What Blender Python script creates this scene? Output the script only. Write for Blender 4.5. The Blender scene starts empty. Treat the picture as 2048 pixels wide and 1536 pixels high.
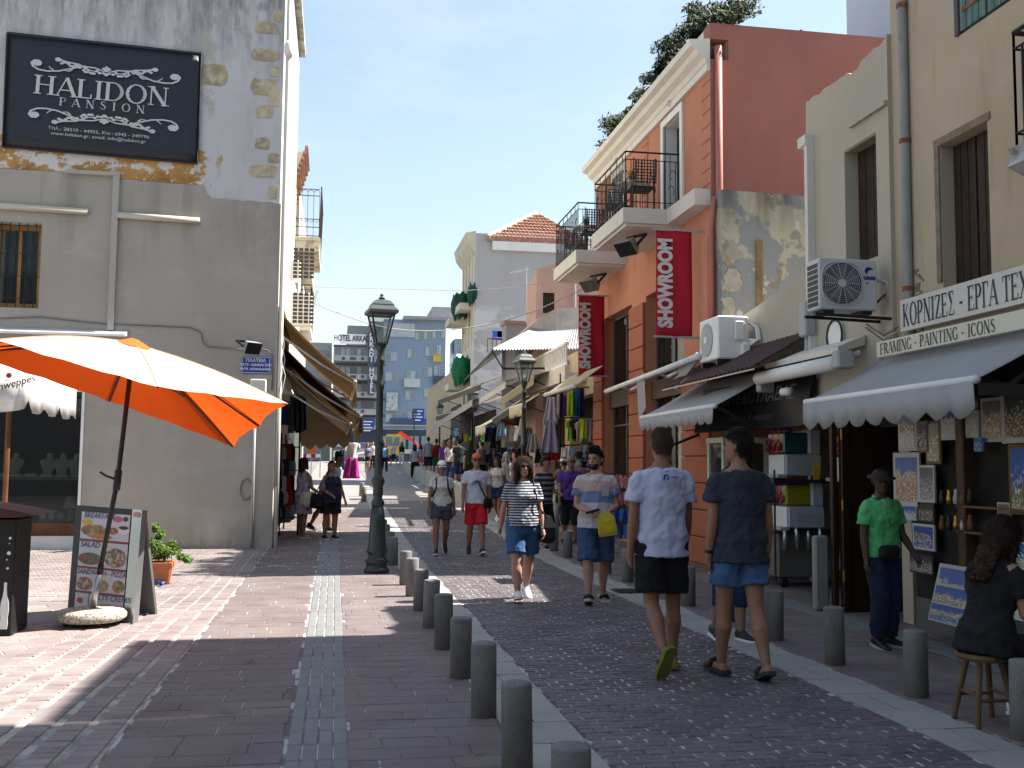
import bpy, math, random
from mathutils import Vector, Matrix, noise
random.seed(7)
R_ = math.radians
SC = bpy.context.scene
COL = SC.collection

# ---------------------------------------------------------------- camera, sky, sun, exposure
FPX, YAW, PIT, ROL, EYE = 2050.0, R_(9.75), R_(4.66), R_(0.5), 1.6
_f = Vector((math.sin(YAW) * math.cos(PIT), math.cos(YAW) * math.cos(PIT), math.sin(PIT)))
_r0 = Vector((math.cos(YAW), -math.sin(YAW), 0))
_u0 = _r0.cross(_f)
_r = _r0 * math.cos(ROL) + _u0 * math.sin(ROL)
_u = _u0 * math.cos(ROL) - _r0 * math.sin(ROL)
_cam = bpy.data.cameras.new('camera')
_cam.sensor_width = 36.0
_cam.lens = 36.0 * FPX / 2048.0
_cam.clip_end = 3000
_cam.clip_start = 0.05
cam = bpy.data.objects.new('camera', _cam)
COL.objects.link(cam)
_m = Matrix((_r, _u, -_f)).transposed().to_4x4()
_m.translation = (0, 0, EYE)
cam.matrix_world = _m
SC.camera = cam

SUN_EL, SUN_AZ = R_(50), R_(88.0)          # azimuth clockwise from +Y
W = bpy.data.worlds.new('World')
SC.world = W
W.use_nodes = True
_nt = W.node_tree
_sky = _nt.nodes.new('ShaderNodeTexSky')
_sky.sky_type = 'NISHITA'
_sky.sun_disc = False
_sky.sun_elevation = SUN_EL
_sky.sun_rotation = SUN_AZ
_sky.air_density = 1.5
_sky.dust_density = 1.4
_sky.ozone_density = 1.0
_bg = _nt.nodes['Background']
_tc = _nt.nodes.new('ShaderNodeTexCoord'); _mp = _nt.nodes.new('ShaderNodeMapping'); _mp.inputs['Scale'].default_value = (1.6, 1.6, 5.0)
_nz = _nt.nodes.new('ShaderNodeTexNoise'); _nz.inputs['Scale'].default_value = 2.0; _nz.inputs['Detail'].default_value = 7; _nz.inputs['Roughness'].default_value = 0.6
_rp = _nt.nodes.new('ShaderNodeValToRGB'); _rp.color_ramp.elements[0].position = 0.48; _rp.color_ramp.elements[0].color = (0.14, 0.14, 0.14, 1); _rp.color_ramp.elements[1].position = 0.80; _rp.color_ramp.elements[1].color = (0.55, 0.55, 0.55, 1)
_mx = _nt.nodes.new('ShaderNodeMix'); _mx.data_type = 'RGBA'; _mx.inputs[7].default_value = (4.6, 4.9, 5.3, 1)
_nt.links.new(_tc.outputs['Generated'], _mp.inputs[0]); _nt.links.new(_mp.outputs[0], _nz.inputs['Vector']); _nt.links.new(_nz.outputs[0], _rp.inputs[0])
_nt.links.new(_rp.outputs[0], _mx.inputs[0]); _nt.links.new(_sky.outputs[0], _mx.inputs[6])
_nt.links.new(_mx.outputs[2], _bg.inputs[0])      # thin uneven veil of high cloud
_bg.inputs[1].default_value = 0.058
_sl = bpy.data.lights.new('sun', 'SUN')
_sl.energy = 4.0
_sl.angle = R_(0.5)
_sl.color = (1.0, 0.95, 0.87)
sun = bpy.data.objects.new('sun', _sl)
COL.objects.link(sun)
_d = Vector((math.sin(SUN_AZ) * math.cos(SUN_EL), math.cos(SUN_AZ) * math.cos(SUN_EL), math.sin(SUN_EL)))
sun.rotation_euler = _d.to_track_quat('Z', 'Y').to_euler()
sun.location = _d * 60
SC.view_settings.view_transform = 'Standard'
SC.view_settings.look = 'None'
SC.view_settings.exposure = 1.92
SC.view_settings.gamma = 1.0
SC.cycles.max_bounces = 6
SC.cycles.diffuse_bounces = 4
SC.cycles.transparent_max_bounces = 12

# ---------------------------------------------------------------- surveying helpers (photo pixel -> point on a known plane)
def ray(x, y):
    return _f + _r * ((x - 1024) / FPX) - _u * ((y - 768) / FPX)
def gz(x, y, z=0.0):
    d = ray(x, y); t = (z - EYE) / d.z
    return Vector((d.x * t, d.y * t, z))
def aX(x, y, X):
    d = ray(x, y); t = X / d.x
    return Vector((X, d.y * t, EYE + d.z * t))
def aY(x, y, Y):
    d = ray(x, y); t = Y / d.y
    return Vector((d.x * t, Y, EYE + d.z * t))
def gnd(Y):
    """height of the street at distance Y: level at first, then climbing gently to a level crossing street"""
    if Y < 16: return 0.0
    if Y < 20: return 0.03 * (Y - 16) ** 2 / 8
    z = 0.06 + 0.03 * (Y - 20)
    return min(z, 2.0)

# ---------------------------------------------------------------- mesh helpers
class B:
    def __init__(s): s.v = []; s.f = []; s.m = []; s.cur = 0
    def add(s, vs, fs, T=None):
        o = len(s.v)
        s.v += [tuple(T @ Vector(v)) for v in vs] if T is not None else [tuple(v) for v in vs]
        s.f += [tuple(i + o for i in f) for f in fs]
        s.m += [s.cur] * len(fs)
        return s
    def box(s, x0, x1, y0, y1, z0, z1, T=None):
        return s.add([(x0, y0, z0), (x1, y0, z0), (x1, y1, z0), (x0, y1, z0), (x0, y0, z1), (x1, y0, z1), (x1, y1, z1), (x0, y1, z1)],
                     [(0, 3, 2, 1), (4, 5, 6, 7), (0, 1, 5, 4), (1, 2, 6, 5), (2, 3, 7, 6), (3, 0, 4, 7)], T)
    def bbox(s, x0, x1, y0, y1, z0, z1, b=0.01, T=None):
        """box with chamfered edges"""
        rings = []
        for z, i in ((z0, b), (z0 + b, 0), (z1 - b, 0), (z1, b)):
            rings.append([(x0 + i + b, y0 + i, z), (x1 - i - b, y0 + i, z), (x1 - i, y0 + i + b, z), (x1 - i, y1 - i - b, z),
                          (x1 - i - b, y1 - i, z), (x0 + i + b, y1 - i, z), (x0 + i, y1 - i - b, z), (x0 + i, y0 + i + b, z)])
        return s.loft(rings, T)
    def loft(s, rings, T=None, cap=True, close=True):
        n = len(rings[0]); vs = [p for r in rings for p in r]; fs = []
        m = n if close else n - 1
        for k in range(len(rings) - 1):
            for i in range(m):
                j = (i + 1) % n
                fs.append((k * n + i, k * n + j, (k + 1) * n + j, (k + 1) * n + i))
        if cap:
            fs.append(tuple(reversed(range(n)))); fs.append(tuple((len(rings) - 1) * n + i for i in range(n)))
        return s.add(vs, fs, T)
    def tube(s, pts, r, n=6, T=None, cap=True):
        pts = [Vector(p) for p in pts]; rings = []; last = None
        for i, p in enumerate(pts):
            t = (pts[min(i + 1, len(pts) - 1)] - pts[max(i - 1, 0)])
            t = t.normalized() if t.length > 1e-9 else Vector((0, 0, 1))
            a = last - t * last.dot(t) if last is not None else t.orthogonal()
            if a.length < 1e-6: a = t.orthogonal()
            a.normalize(); b = t.cross(a); last = a
            rr = r[i] if isinstance(r, (list, tuple)) else r
            rx, ry = rr if isinstance(rr, tuple) else (rr, rr)
            rings.append([p + a * (rx * math.cos(2 * math.pi * k / n)) + b * (ry * math.sin(2 * math.pi * k / n)) for k in range(n)])
        return s.loft(rings, T, cap)
    def lathe(s, prof, n=16, T=None):
        return s.loft([[(r * math.cos(2 * math.pi * k / n), r * math.sin(2 * math.pi * k / n), z) for k in range(n)] for r, z in prof], T)
    def prism(s, poly, a, b, T=None):
        """2-D polygon (x,z) pushed from y=a to y=b"""
        n = len(poly)
        vs = [(x, a, z) for x, z in poly] + [(x, b, z) for x, z in poly]
        fs = [tuple(range(n)), tuple(reversed(range(n, 2 * n)))] + [(i, i + n, (i + 1) % n + n, (i + 1) % n) for i in range(n)]
        return s.add(vs, fs, T)
    def sheet(s, grid, T=None, thick=0.0):
        """grid[i][j] of points; thick closes it into a thin solid (pushed along -normal estimate given as vector)"""
        a = len(grid); b = len(grid[0]); vs = [p for r in grid for p in r]
        fs = [(i * b + j, i * b + j + 1, (i + 1) * b + j + 1, (i + 1) * b + j) for i in range(a - 1) for j in range(b - 1)]
        return s.add(vs, fs, T)
    def mesh(s, name, mats, smooth=False):
        me = bpy.data.meshes.new(name)
        me.from_pydata(s.v, [], s.f)
        for m in (mats if isinstance(mats, (list, tuple)) else [mats]):
            me.materials.append(m)
        if isinstance(mats, (list, tuple)) and len(mats) > 1: me.polygons.foreach_set('material_index', s.m)
        if smooth: me.polygons.foreach_set('use_smooth', [True] * len(me.polygons))
        me.update()
        return me
    def each(s, name, mats, parent=None, smooth=False):
        """one object for every separate piece collected so far"""
        par = list(range(len(s.v)))
        def find(i):
            while par[i] != i: par[i] = par[par[i]]; i = par[i]
            return i
        for f in s.f:
            for i in f[1:]: par[find(i)] = find(f[0])
        gs = {}
        for k, f in enumerate(s.f): gs.setdefault(find(f[0]), []).append(f)
        for fs in gs.values():
            ids = sorted({i for f in fs for i in f}); mp = {i: j for j, i in enumerate(ids)}
            q = B(); q.v = [s.v[i] for i in ids]; q.f = [tuple(mp[i] for i in f) for f in fs]; q.m = [0] * len(fs)
            q.make(name, mats, parent, smooth)
    def make(s, name, mats, parent=None, smooth=False, **kw):
        return ob(name, s.mesh(name, mats, smooth), parent, **kw)

_wm = {}
def wm(o):
    if o is None: return Matrix.Identity(4)
    return (wm(o.parent) @ o.matrix_parent_inverse @ o.matrix_basis)
def ob(name, me, parent=None, **kw):
    o = bpy.data.objects.new(name, me)
    COL.objects.link(o)
    if parent is not None:
        o.parent = parent
        o.matrix_parent_inverse = wm(parent).inverted()
    for k, v in kw.items(): o[k] = v
    return o
def tag(o, label, cat, group=None):
    o['label'] = label; o['category'] = cat
    if group: o['group'] = group
    return o
def thing(name, label, cat, loc=(0, 0, 0), rz=0.0, group=None):
    o = bpy.data.objects.new(name, None)
    COL.objects.link(o); o.empty_display_size = 0.2
    o.location = loc; o.rotation_euler = (0, 0, rz)
    return tag(o, label, cat, group)
def copy_tree(o, parent=None):
    c = o.copy(); COL.objects.link(c)
    if parent is not None:
        c.parent = parent; c.matrix_parent_inverse = o.matrix_parent_inverse.copy()
    for ch in o.children: copy_tree(ch, c)
    return c
def T(x=0, y=0, z=0, rz=0.0, rx=0.0, ry=0.0, s=1.0):
    return Matrix.Translation((x, y, z)) @ Matrix.Rotation(rz, 4, 'Z') @ Matrix.Rotation(ry, 4, 'Y') @ Matrix.Rotation(rx, 4, 'X') @ Matrix.Scale(s, 4)
def solid(o, t, off=-1.0):
    m = o.modifiers.new('thickness', 'SOLIDIFY'); m.thickness = t; m.offset = off
    return o

# ---------------------------------------------------------------- materials
def srgb(r, g, b):
    f = lambda c: ((c / 255) / 12.92 if c / 255 <= 0.04045 else ((c / 255 + 0.055) / 1.055) ** 2.4)
    return (f(r), f(g), f(b))
class NT:
    def __init__(s, name):
        s.mat = bpy.data.materials.new(name); s.mat.use_nodes = True
        s.nt = s.mat.node_tree; s.bsdf = s.nt.nodes['Principled BSDF']; s.out = s.nt.nodes['Material Output']
    def n(s, t, ins=None, **props):
        nd = s.nt.nodes.new(t)
        for k, v in props.items(): setattr(nd, k, v)
        for k, v in (ins or {}).items(): s.set(nd.inputs[k], v)
        return nd
    def set(s, sock, v):
        if isinstance(v, bpy.types.NodeSocket): s.nt.links.new(v, sock)
        elif isinstance(v, bpy.types.Node): s.nt.links.new(v.outputs[0], sock)
        elif isinstance(v, (tuple, list)) and len(v) == 3 and sock.type == 'RGBA': sock.default_value = (*v, 1)
        else: sock.default_value = v
    def coord(s, kind='Object'):
        return s.n('ShaderNodeTexCoord').outputs[kind]
    def map(s, sc=(1, 1, 1), loc=(0, 0, 0), rot=(0, 0, 0), src=None):
        return s.n('ShaderNodeMapping', {'Vector': src or s.coord(), 'Scale': sc, 'Location': loc, 'Rotation': rot}).outputs[0]
    def noise(s, vec, scale, detail=4, rough=0.55, dist=0.0):
        return s.n('ShaderNodeTexNoise', {'Vector': vec, 'Scale': scale, 'Detail': detail, 'Roughness': rough, 'Distortion': dist}).outputs[0]
    def ramp(s, fac, stops, interp='LINEAR'):
        nd = s.n('ShaderNodeValToRGB', {'Fac': fac}); cr = nd.color_ramp; cr.interpolation = interp
        while len(cr.elements) < len(stops): cr.elements.new(0.5)
        for e, (p, c) in zip(cr.elements, stops):
            e.position = p; e.color = (*c, 1) if isinstance(c, (tuple, list)) else (c, c, c, 1)
        return nd.outputs[0]
    def mix(s, fac, a, b, mode='MIX'):
        nd = s.n('ShaderNodeMix', data_type='RGBA', blend_type=mode)
        s.set(nd.inputs[0], fac); s.set(nd.inputs[6], a); s.set(nd.inputs[7], b)
        return nd.outputs[2]
    def math(s, op, a, b=0.0):
        nd = s.n('ShaderNodeMath', operation=op); s.set(nd.inputs[0], a); s.set(nd.inputs[1], b)
        return nd.outputs[0]
    def sep(s, vec):
        return s.n('ShaderNodeSeparateXYZ', {'Vector': vec})
    def bump(s, h, strength=0.3, dist=0.01):
        nd = s.n('ShaderNodeBump', {'Height': h, 'Strength': strength, 'Distance': dist})
        s.set(s.bsdf.inputs['Normal'], nd.outputs[0])
    def fin(s, col, rough=0.8, metal=0.0, spec=0.3):
        s.set(s.bsdf.inputs['Base Color'], col); s.set(s.bsdf.inputs['Roughness'], rough)
        s.set(s.bsdf.inputs['Metallic'], metal); s.set(s.bsdf.inputs['Specular IOR Level'], spec)
        return s.mat
def band(m, z, z0, z1):
    """0..1 ramp of value z between z0 and z1"""
    return m.n('ShaderNodeMapRange', {'Value': z, 'From Min': z0, 'From Max': z1}, clamp=True).outputs[0]
_mc = {}
def mat(name, col, rough=0.8, var=0.12, scale=2.0, bump=0.15, bscale=60.0, bdist=0.004, metal=0.0, spec=0.3, stains=(), trans=0.0, objrand=0.0, coat=0.0):
    """general surface: colour with large soft variation, stains [(colour, scale(vec), lo, hi, strength, (z0,z1)|None)], fine relief"""
    if name in _mc: return _mc[name]
    m = NT(name); co = m.coord()
    a = m.noise(co, scale, 5)
    c = m.mix(m.ramp(a, [(0.3, 0.0), (0.7, 1.0)]), tuple(x * (1 - var) for x in col), tuple(min(1, x * (1 + var)) for x in col))
    if objrand:
        r = m.n('ShaderNodeObjectInfo').outputs['Random']
        c = m.mix(1.0, c, m.ramp(r, [(0, 1 - objrand), (1, 1 + objrand)]), 'MULTIPLY')
    for st in stains:
        sc, ss, lo, hi, k = st[:5]
        vec = m.map(ss if isinstance(ss, tuple) else (ss, ss, ss), loc=(random.random() * 9,) * 3)
        f = m.math('MULTIPLY', m.ramp(m.noise(vec, 1.0, 7, 0.62), [(lo, 0.0), (hi, 1.0)]), k)
        if len(st) > 5 and st[5]:
            f = m.math('MULTIPLY', f, band(m, m.sep(co).outputs[2], *st[5]))
        c = m.mix(f, c, sc)
    if bump:
        h = m.noise(co, bscale, 3)
        m.bump(h, bump, bdist)
    m.fin(c, rough, metal, spec)
    if coat: m.bsdf.inputs['Coat Weight'].default_value = coat
    if trans:
        tr = m.n('ShaderNodeBsdfTranslucent', {'Color': c})
        mx = m.n('ShaderNodeMixShader', {0: trans, 1: m.bsdf.outputs[0], 2: tr.outputs[0]})
        m.nt.links.new(mx.outputs[0], m.out.inputs[0])
    _mc[name] = m.mat
    return m.mat
def glassmat(name, tint=(0.05, 0.06, 0.07), rough=0.04, alpha=0.35):
    """window glass: mirror-like sheen over a see-through dark pane"""
    if name in _mc: return _mc[name]
    m = NT(name)
    tr = m.n('ShaderNodeBsdfTransparent', {'Color': (0.75, 0.8, 0.8)})
    m.fin(tint, rough, 0.0, 0.6)
    mx = m.n('ShaderNodeMixShader', {0: alpha, 1: tr.outputs[0], 2: m.bsdf.outputs[0]})
    m.nt.links.new(mx.outputs[0], m.out.inputs[0])
    _mc[name] = m.mat
    return m.mat
def stripes(name, c1, c2, freq, duty=0.5, axis=2, rough=0.9, wob=0.02, kind='Object'):
    m = NT(name); s = m.sep(m.coord(kind)).outputs[axis]
    nz = m.math('MULTIPLY', m.noise(m.coord(), 6, 2), wob)
    v = m.math('FRACT', m.math('MULTIPLY', m.math('ADD', s, nz), freq))
    c = m.mix(m.math('GREATER_THAN', v, duty), c1, c2)
    m.bump(m.noise(m.coord(), 25, 3), 0.25, 0.01)
    return m.fin(c, rough)
def picture(name, sky, mid, low, seed=0, detail=6.0, accent=(0.8, 0.75, 0.65)):
    """a printed view: sky over a broken middle band over a foreground, all flat print"""
    if name in _mc: return _mc[name]
    m = NT(name); g = m.coord('Generated'); s = m.sep(g)
    nv = m.map((3, 3, 3), (seed * 1.7, seed, seed * 0.6), src=g)
    nz = m.noise(nv, 1.2, 6)
    h = m.math('ADD', s.outputs[2], m.math('MULTIPLY', m.math('SUBTRACT', nz, 0.5), 0.7))
    c = m.ramp(h, [(0.0, low), (0.38, low), (0.42, mid), (0.6, mid), (0.66, sky), (1.0, tuple(x * 0.8 for x in sky))])
    sp = m.noise(m.map((detail, detail, detail), (seed, 3, seed), src=g), 2.5, 5, 0.7)
    c = m.mix(m.math('MULTIPLY', m.ramp(sp, [(0.52, 0.0), (0.6, 1.0)]), m.ramp(h, [(0.6, 1.0), (0.7, 0.0)])), c, accent)
    _mc[name] = m.mat
    return m.fin(c, 0.45, 0, 0.4)
def food(name, cols, seed, sc=6.0, bg=(0.75, 0.74, 0.72)):
    """print of a dish: speckled mound of several colours"""
    if name in _mc: return _mc[name]
    m = NT(name); g = m.map((sc, sc, sc), (seed * 2.3, seed, seed), src=m.coord())
    v = m.n('ShaderNodeTexVoronoi', {'Vector': g, 'Scale': 5.0, 'Randomness': 1.0})
    k = m.sep(v.outputs['Color']).outputs[0]
    n = len(cols)
    c = m.ramp(k, [(i / n, cc) for i, cc in enumerate(cols)], 'CONSTANT')
    c = m.mix(m.math('MULTIPLY', v.outputs['Distance'], 0.9), c, (0.06, 0.03, 0.02))
    _mc[name] = m.mat
    return m.fin(c, 0.4, 0, 0.4)

WHITE = mat('white_paint', (0.72, 0.72, 0.70), 0.55, 0.05, bump=0.05)
OFFWH = mat('off_white_paint', (0.60, 0.58, 0.52), 0.6, 0.06, bump=0.05)
BLACKM = mat('black_iron', (0.012, 0.012, 0.013), 0.5, 0.2, bump=0.05, spec=0.4)
DARK = mat('dark_void', (0.006, 0.006, 0.007), 0.95, 0.1, bump=0)
STEEL = mat('brushed_steel', (0.45, 0.46, 0.47), 0.35, 0.08, metal=0.9, bump=0.03)
GREYP = mat('grey_plastic', (0.33, 0.34, 0.35), 0.5, 0.06, bump=0.03)
WOOD = mat('brown_wood', (0.13, 0.055, 0.02), 0.55, 0.35, 4.0, stains=[((0.05, 0.02, 0.01), (30, 30, 2), 0.45, 0.6, 0.6)])
CONC = mat('concrete', (0.32, 0.31, 0.29), 0.9, 0.15, 3.0, 0.4, 40, stains=[((0.10, 0.10, 0.09), (2, 2, 1), 0.5, 0.7, 0.5)])
CABLE = mat('cable_grey', (0.16, 0.15, 0.14), 0.7, 0.1, bump=0)
CABLEW = mat('cable_pale', (0.5, 0.49, 0.46), 0.7, 0.1, bump=0)
GLASS = glassmat('window_glass')

# ---------------------------------------------------------------- lettering
def text(s, size, material, parent, M, bold=0.0, ext=0.002, sx=1.0, align='CENTER', name='lettering', shear=0.0, space=1.0):
    """sans lettering lying in local XZ, readable from -Y"""
    cu = bpy.data.curves.new('t', 'FONT'); cu.body = s; cu.size = size; cu.offset = bold; cu.extrude = ext
    cu.align_x = align; cu.align_y = 'CENTER'; cu.resolution_u = 3; cu.shear = shear; cu.space_character = space
    o = bpy.data.objects.new('t', cu)
    me = bpy.data.meshes.new_from_object(o)
    bpy.data.objects.remove(o); bpy.data.curves.remove(cu)
    me.transform(M @ Matrix.Rotation(math.pi / 2, 4, 'X') @ Matrix.Diagonal((sx, 1, 1, 1)))
    me.materials.clear(); me.materials.append(material)
    return ob(name, me, parent, kind='stuff')
_K, _N = 0.15, 0.055
def _arc(cx, cy, rx, ry, a0, a1, inv=False):
    pts = []
    n = 14
    for i in range(n + 1):
        a = R_(a0 + (a1 - a0) * i / n)
        pts.append((cx + rx * math.cos(a), cy + ry * math.sin(a), _N + (_K - _N) * (abs(math.cos(a)) ** 1.5)))
    return pts
def _S(x0, y0, x1, y1, w): return [(x0, y0, w), (x1, y1, w)]
_E = [_S(.12, 0, .12, 1, _K), _S(.12, .97, .6, .97, _N), _S(.12, .52, .45, .52, _N), _S(.12, .03, .62, .03, _N), _S(.6, .97, .6, .8, _N), _S(.62, .03, .62, .22, _N), _S(.45, .6, .45, .44, _N)]
GLY = {
 'A': (.78, [_S(.02, 0, .39, 1, _N), _S(.39, 1, .74, 0, _K), _S(.14, .32, .6, .32, _N)]),
 'C': (.76, [_arc(.42, .5, .34, .49, 45, 315), _S(.67, .95, .67, .68, _N)]),
 'D': (.82, [_S(.13, 0, .13, 1, _K), _arc(.3, .5, .42, .48, -90, 90), _S(.1, .97, .32, .97, _N), _S(.1, .03, .32, .03, _N)]),
 'E': (.68, _E), 'F': (.64, _E[:3] + [_E[4], _E[6]]),
 'G': (.82, [_arc(.42, .5, .34, .49, 45, 330), _S(.7, 0.05, .7, .42, _K), _S(.67, .95, .67, .7, _N)]),
 'H': (.86, [_S(.14, 0, .14, 1, _K), _S(.7, 0, .7, 1, _K), _S(.14, .52, .7, .52, _N)]),
 'I': (.36, [_S(.18, 0, .18, 1, _K)]),
 'K': (.82, [_S(.13, 0, .13, 1, _K), _S(.66, 1, .16, .42, _N), _S(.3, .6, .72, 0, _K)]),
 'L': (.64, [_S(.13, 0, .13, 1, _K), _S(.1, .03, .58, .03, _N), _S(.58, .03, .58, .24, _N)]),
 'M': (1.0, [_S(.1, 0, .1, 1, _N), _S(.1, 1, .48, .05, _K), _S(.48, .05, .86, 1, _N), _S(.88, 0, .88, 1, _K)]),
 'N': (.86, [_S(.13, 0, .13, 1, _N), _S(.13, 1, .73, 0, _K), _S(.73, 0, .73, 1, _N)]),
 'O': (.88, [_arc(.44, .5, .37, .5, 0, 360)]),
 'P': (.68, [_S(.13, 0, .13, 1, _K), _arc(.3, .73, .28, .25, -90, 90), _S(.1, .97, .32, .97, _N), _S(.12, .48, .32, .48, _N)]),
 'R': (.78, [_S(.13, 0, .13, 1, _K), _arc(.3, .74, .27, .24, -90, 90), _S(.1, .97, .32, .97, _N), _S(.12, .5, .32, .5, _N), _S(.34, .5, .7, 0, _K)]),
 'S': (.62, [[(.5, .82, _N), (.44, .94, _N), (.3, .98, _N), (.14, .9, .09), (.1, .76, .12), (.17, .62, _K), (.32, .52, _K), (.46, .41, _K), (.52, .26, .12), (.46, .1, .09), (.3, .02, _N), (.14, .07, _N), (.08, .22, _N)]]),
 'T': (.74, [_S(.37, 0, .37, 1, _K), _S(.04, .97, .7, .97, _N), _S(.04, .97, .04, .78, _N), _S(.7, .97, .7, .78, _N)]),
 'X': (.8, [_S(.1, 1, .7, 0, _K), _S(.7, 1, .1, 0, _N)]),
 'Z': (.7, [_S(.06, .97, .62, .97, _N), _S(.6, .97, .1, .03, _K), _S(.06, .03, .62, .03, _N), _S(.06, .97, .06, .8, _N), _S(.62, .03, .62, .2, _N)]),
 'Γ': (.62, [_S(.13, 0, .13, 1, _K), _S(.1, .97, .56, .97, _N), _S(.56, .97, .56, .76, _N)]),
 'Δ': (.8, [_S(.04, .03, .4, 1, _N), _S(.4, 1, .74, .03, _K), _S(.02, .03, .76, .03, _N)]),
 'Σ': (.7, [_S(.08, .97, .6, .97, _N), _S(.1, .97, .4, .5, _K), _S(.4, .5, .1, .03, _N), _S(.08, .03, .62, .03, _N), _S(.6, .97, .6, .8, _N), _S(.62, .03, .62, .2, _N)]),
 '-': (.44, [_S(.06, .42, .38, .42, .1)]), ' ': (.34, []),
}
def serif(s, h, material, parent, M, sx=1.0, align='CENTER', name='lettering', gap=0.06, ext=0.003):
    """roman lettering drawn stroke by stroke, lying in local XZ, readable from -Y"""
    w = sum(GLY[c][0] + gap for c in s) - gap
    x = {'CENTER': -w / 2, 'LEFT': 0.0}[align]
    b = B(); lay = 0
    def quad(ps, y):
        n = len(ps)
        b.add([(px * h * sx, y, pz * h) for px, pz in ps], [tuple(range(n))])
    for c in s:
        wd, strokes = GLY[c]
        for st in strokes:
            lay = (lay + 1) % 7
            y = -ext - lay * 0.0002
            for (x0, y0, w0), (x1, y1, w1) in zip(st, st[1:]):
                dx, dy = x1 - x0, y1 - y0; L = math.hypot(dx, dy) or 1
                nx, ny = -dy / L / 2, dx / L / 2
                ex, ey = (dx / L * 0.012, dy / L * 0.012) if len(st) > 2 else (0, 0)
                quad([(x + x0 - nx * w0 - ex, y0 - ny * w0 - ey), (x + x0 + nx * w0 - ex, y0 + ny * w0 - ey), (x + x1 + nx * w1 + ex, y1 + ny * w1 + ey), (x + x1 - nx * w1 + ex, y1 - ny * w1 + ey)][::-1], y)
            if len(st) == 2 and abs(st[0][1] - st[1][1]) > 0.9:
                for (sx_, sy_, sw) in st:
                    if c in 'ΔΣZ' : continue
                    if c == 'A' and sy_ == 1: continue
                    if c == 'M' and 0 < sy_ < .5: continue
                    z0, z1 = (0, .05) if sy_ < .5 else (.95, 1)
                    quad([(x + sx_ - sw / 2 - .09, z0), (x + sx_ + sw / 2 + .09, z0), (x + sx_ + sw / 2 + .09, z1), (x + sx_ - sw / 2 - .09, z1)], y - 0.00015)
        x += wd + gap
    for i, v in enumerate(b.v): b.v[i] = tuple(M @ Vector(v))
    return b.make(name, material, parent, kind='stuff')
# ================================================================ ground and paving
def strip(name, x0, x1, y0, y1, dz, material, step=2.0, nx=1, **kw):
    b = B(); ys = []
    y = y0
    while y < y1: ys.append(y); y += step
    ys.append(y1)
    b.sheet([[(x0 + (x1 - x0) * i / nx, y, gnd(y) + dz) for i in range(nx + 1)] for y in ys])
    return b.make(name, material, **kw)
def joint_mat(name, dark, light, lo, hi, sc=9.0):
    m = NT(name); co = m.coord()
    c = m.mix(m.ramp(m.noise(co, sc, 5, 0.65), [(lo, 0.0), (hi, 1.0)]), dark, light)
    m.bump(m.noise(co, 120, 3), 0.5, 0.004)
    return m.fin(c, 0.95)
def paver_mat(name, cols, wear, wsc=1.3, rough=0.7, spec=0.35):
    """per-piece colour from a short list plus dusty wear drifting over the whole surface"""
    m = NT(name); co = m.coord()
    pos = m.n('ShaderNodeNewGeometry')
    r = m.math('FRACT', m.math('ADD', pos.outputs['Random Per Island'], m.n('ShaderNodeObjectInfo').outputs['Random']))
    c = m.ramp(r, [(i / max(1, len(cols) - 1), cc) for i, cc in enumerate(cols)])
    wv = m.n('ShaderNodeMapping', {'Vector': pos.outputs['Position'], 'Scale': (wsc, wsc, wsc)}).outputs[0]
    c = m.mix(m.math('MULTIPLY', m.ramp(m.noise(wv, 1.0, 8, 0.68), [(0.42, 0.0), (0.72, 1.0)]), 0.55), c, wear)
    fine = m.noise(pos.outputs['Position'], 55, 4, 0.7)
    c = m.mix(0.25, c, m.mix(1.0, c, m.ramp(fine, [(0.3, 0.45), (0.7, 1.5)]), 'MULTIPLY'))
    blot = m.n('ShaderNodeMapping', {'Vector': pos.outputs['Position'], 'Scale': (3.5, 3.5, 3.5)}).outputs[0]
    c = m.mix(m.math('MULTIPLY', m.ramp(m.noise(blot, 1.0, 4), [(0.6, 0.0), (0.75, 1.0)]), 0.5), c, tuple(x * 0.45 for x in cols[0]))
    gum = m.n('ShaderNodeTexVoronoi', {'Vector': pos.outputs['Position'], 'Scale': 3.6, 'Randomness': 1.0}).outputs['Distance']
    c = m.mix(m.math('MULTIPLY', m.ramp(gum, [(0.055, 1.0), (0.075, 0.0)]), 0.55), c, (0.045, 0.04, 0.042))
    big = m.n('ShaderNodeMapping', {'Vector': pos.outputs['Position'], 'Scale': (0.55, 0.9, 1.0), 'Location': (3.1, 7.7, 0)}).outputs[0]
    c = m.mix(m.math('MULTIPLY', m.ramp(m.noise(big, 1.0, 6, 0.6), [(0.52, 0.0), (0.7, 1.0)]), 0.4), c, tuple(x * 0.55 for x in cols[1]))
    m.bump(m.noise(pos.outputs['Position'], 90, 4, 0.7), 0.35, 0.004)
    return m.fin(c, rough, 0, spec)
_pv = {}
def paver_mesh(name, w, d, h, bev, material):
    k = (name, round(w, 3), round(d, 3), material.name)
    if k not in _pv:
        b = B(); x, y = w / 2, d / 2
        def rg(i, z): return [(-x + i, -y + i, z), (x - i, -y + i, z), (x - i, y - i, z), (-x + i, y - i, z)]
        b.loft([rg(0, -h), rg(0, -bev * 0.6), rg(bev, 0)], cap=False)
        b.f.append((8, 9, 10, 11)); b.m.append(0)
        _pv[k] = b.mesh(name, material)
    return _pv[k]
def proj(p):
    v = Vector(p) - Vector((0, 0, EYE)); z = v.dot(_f)
    if z < 0.3: return None
    return 1024 + FPX * v.dot(_r) / z, 768 - FPX * v.dot(_u) / z
def in_view(p, mg=30):
    q = proj(p)
    return q is not None and -mg < q[0] < 2048 + mg and -mg < q[1] < 1536 + mg
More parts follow.
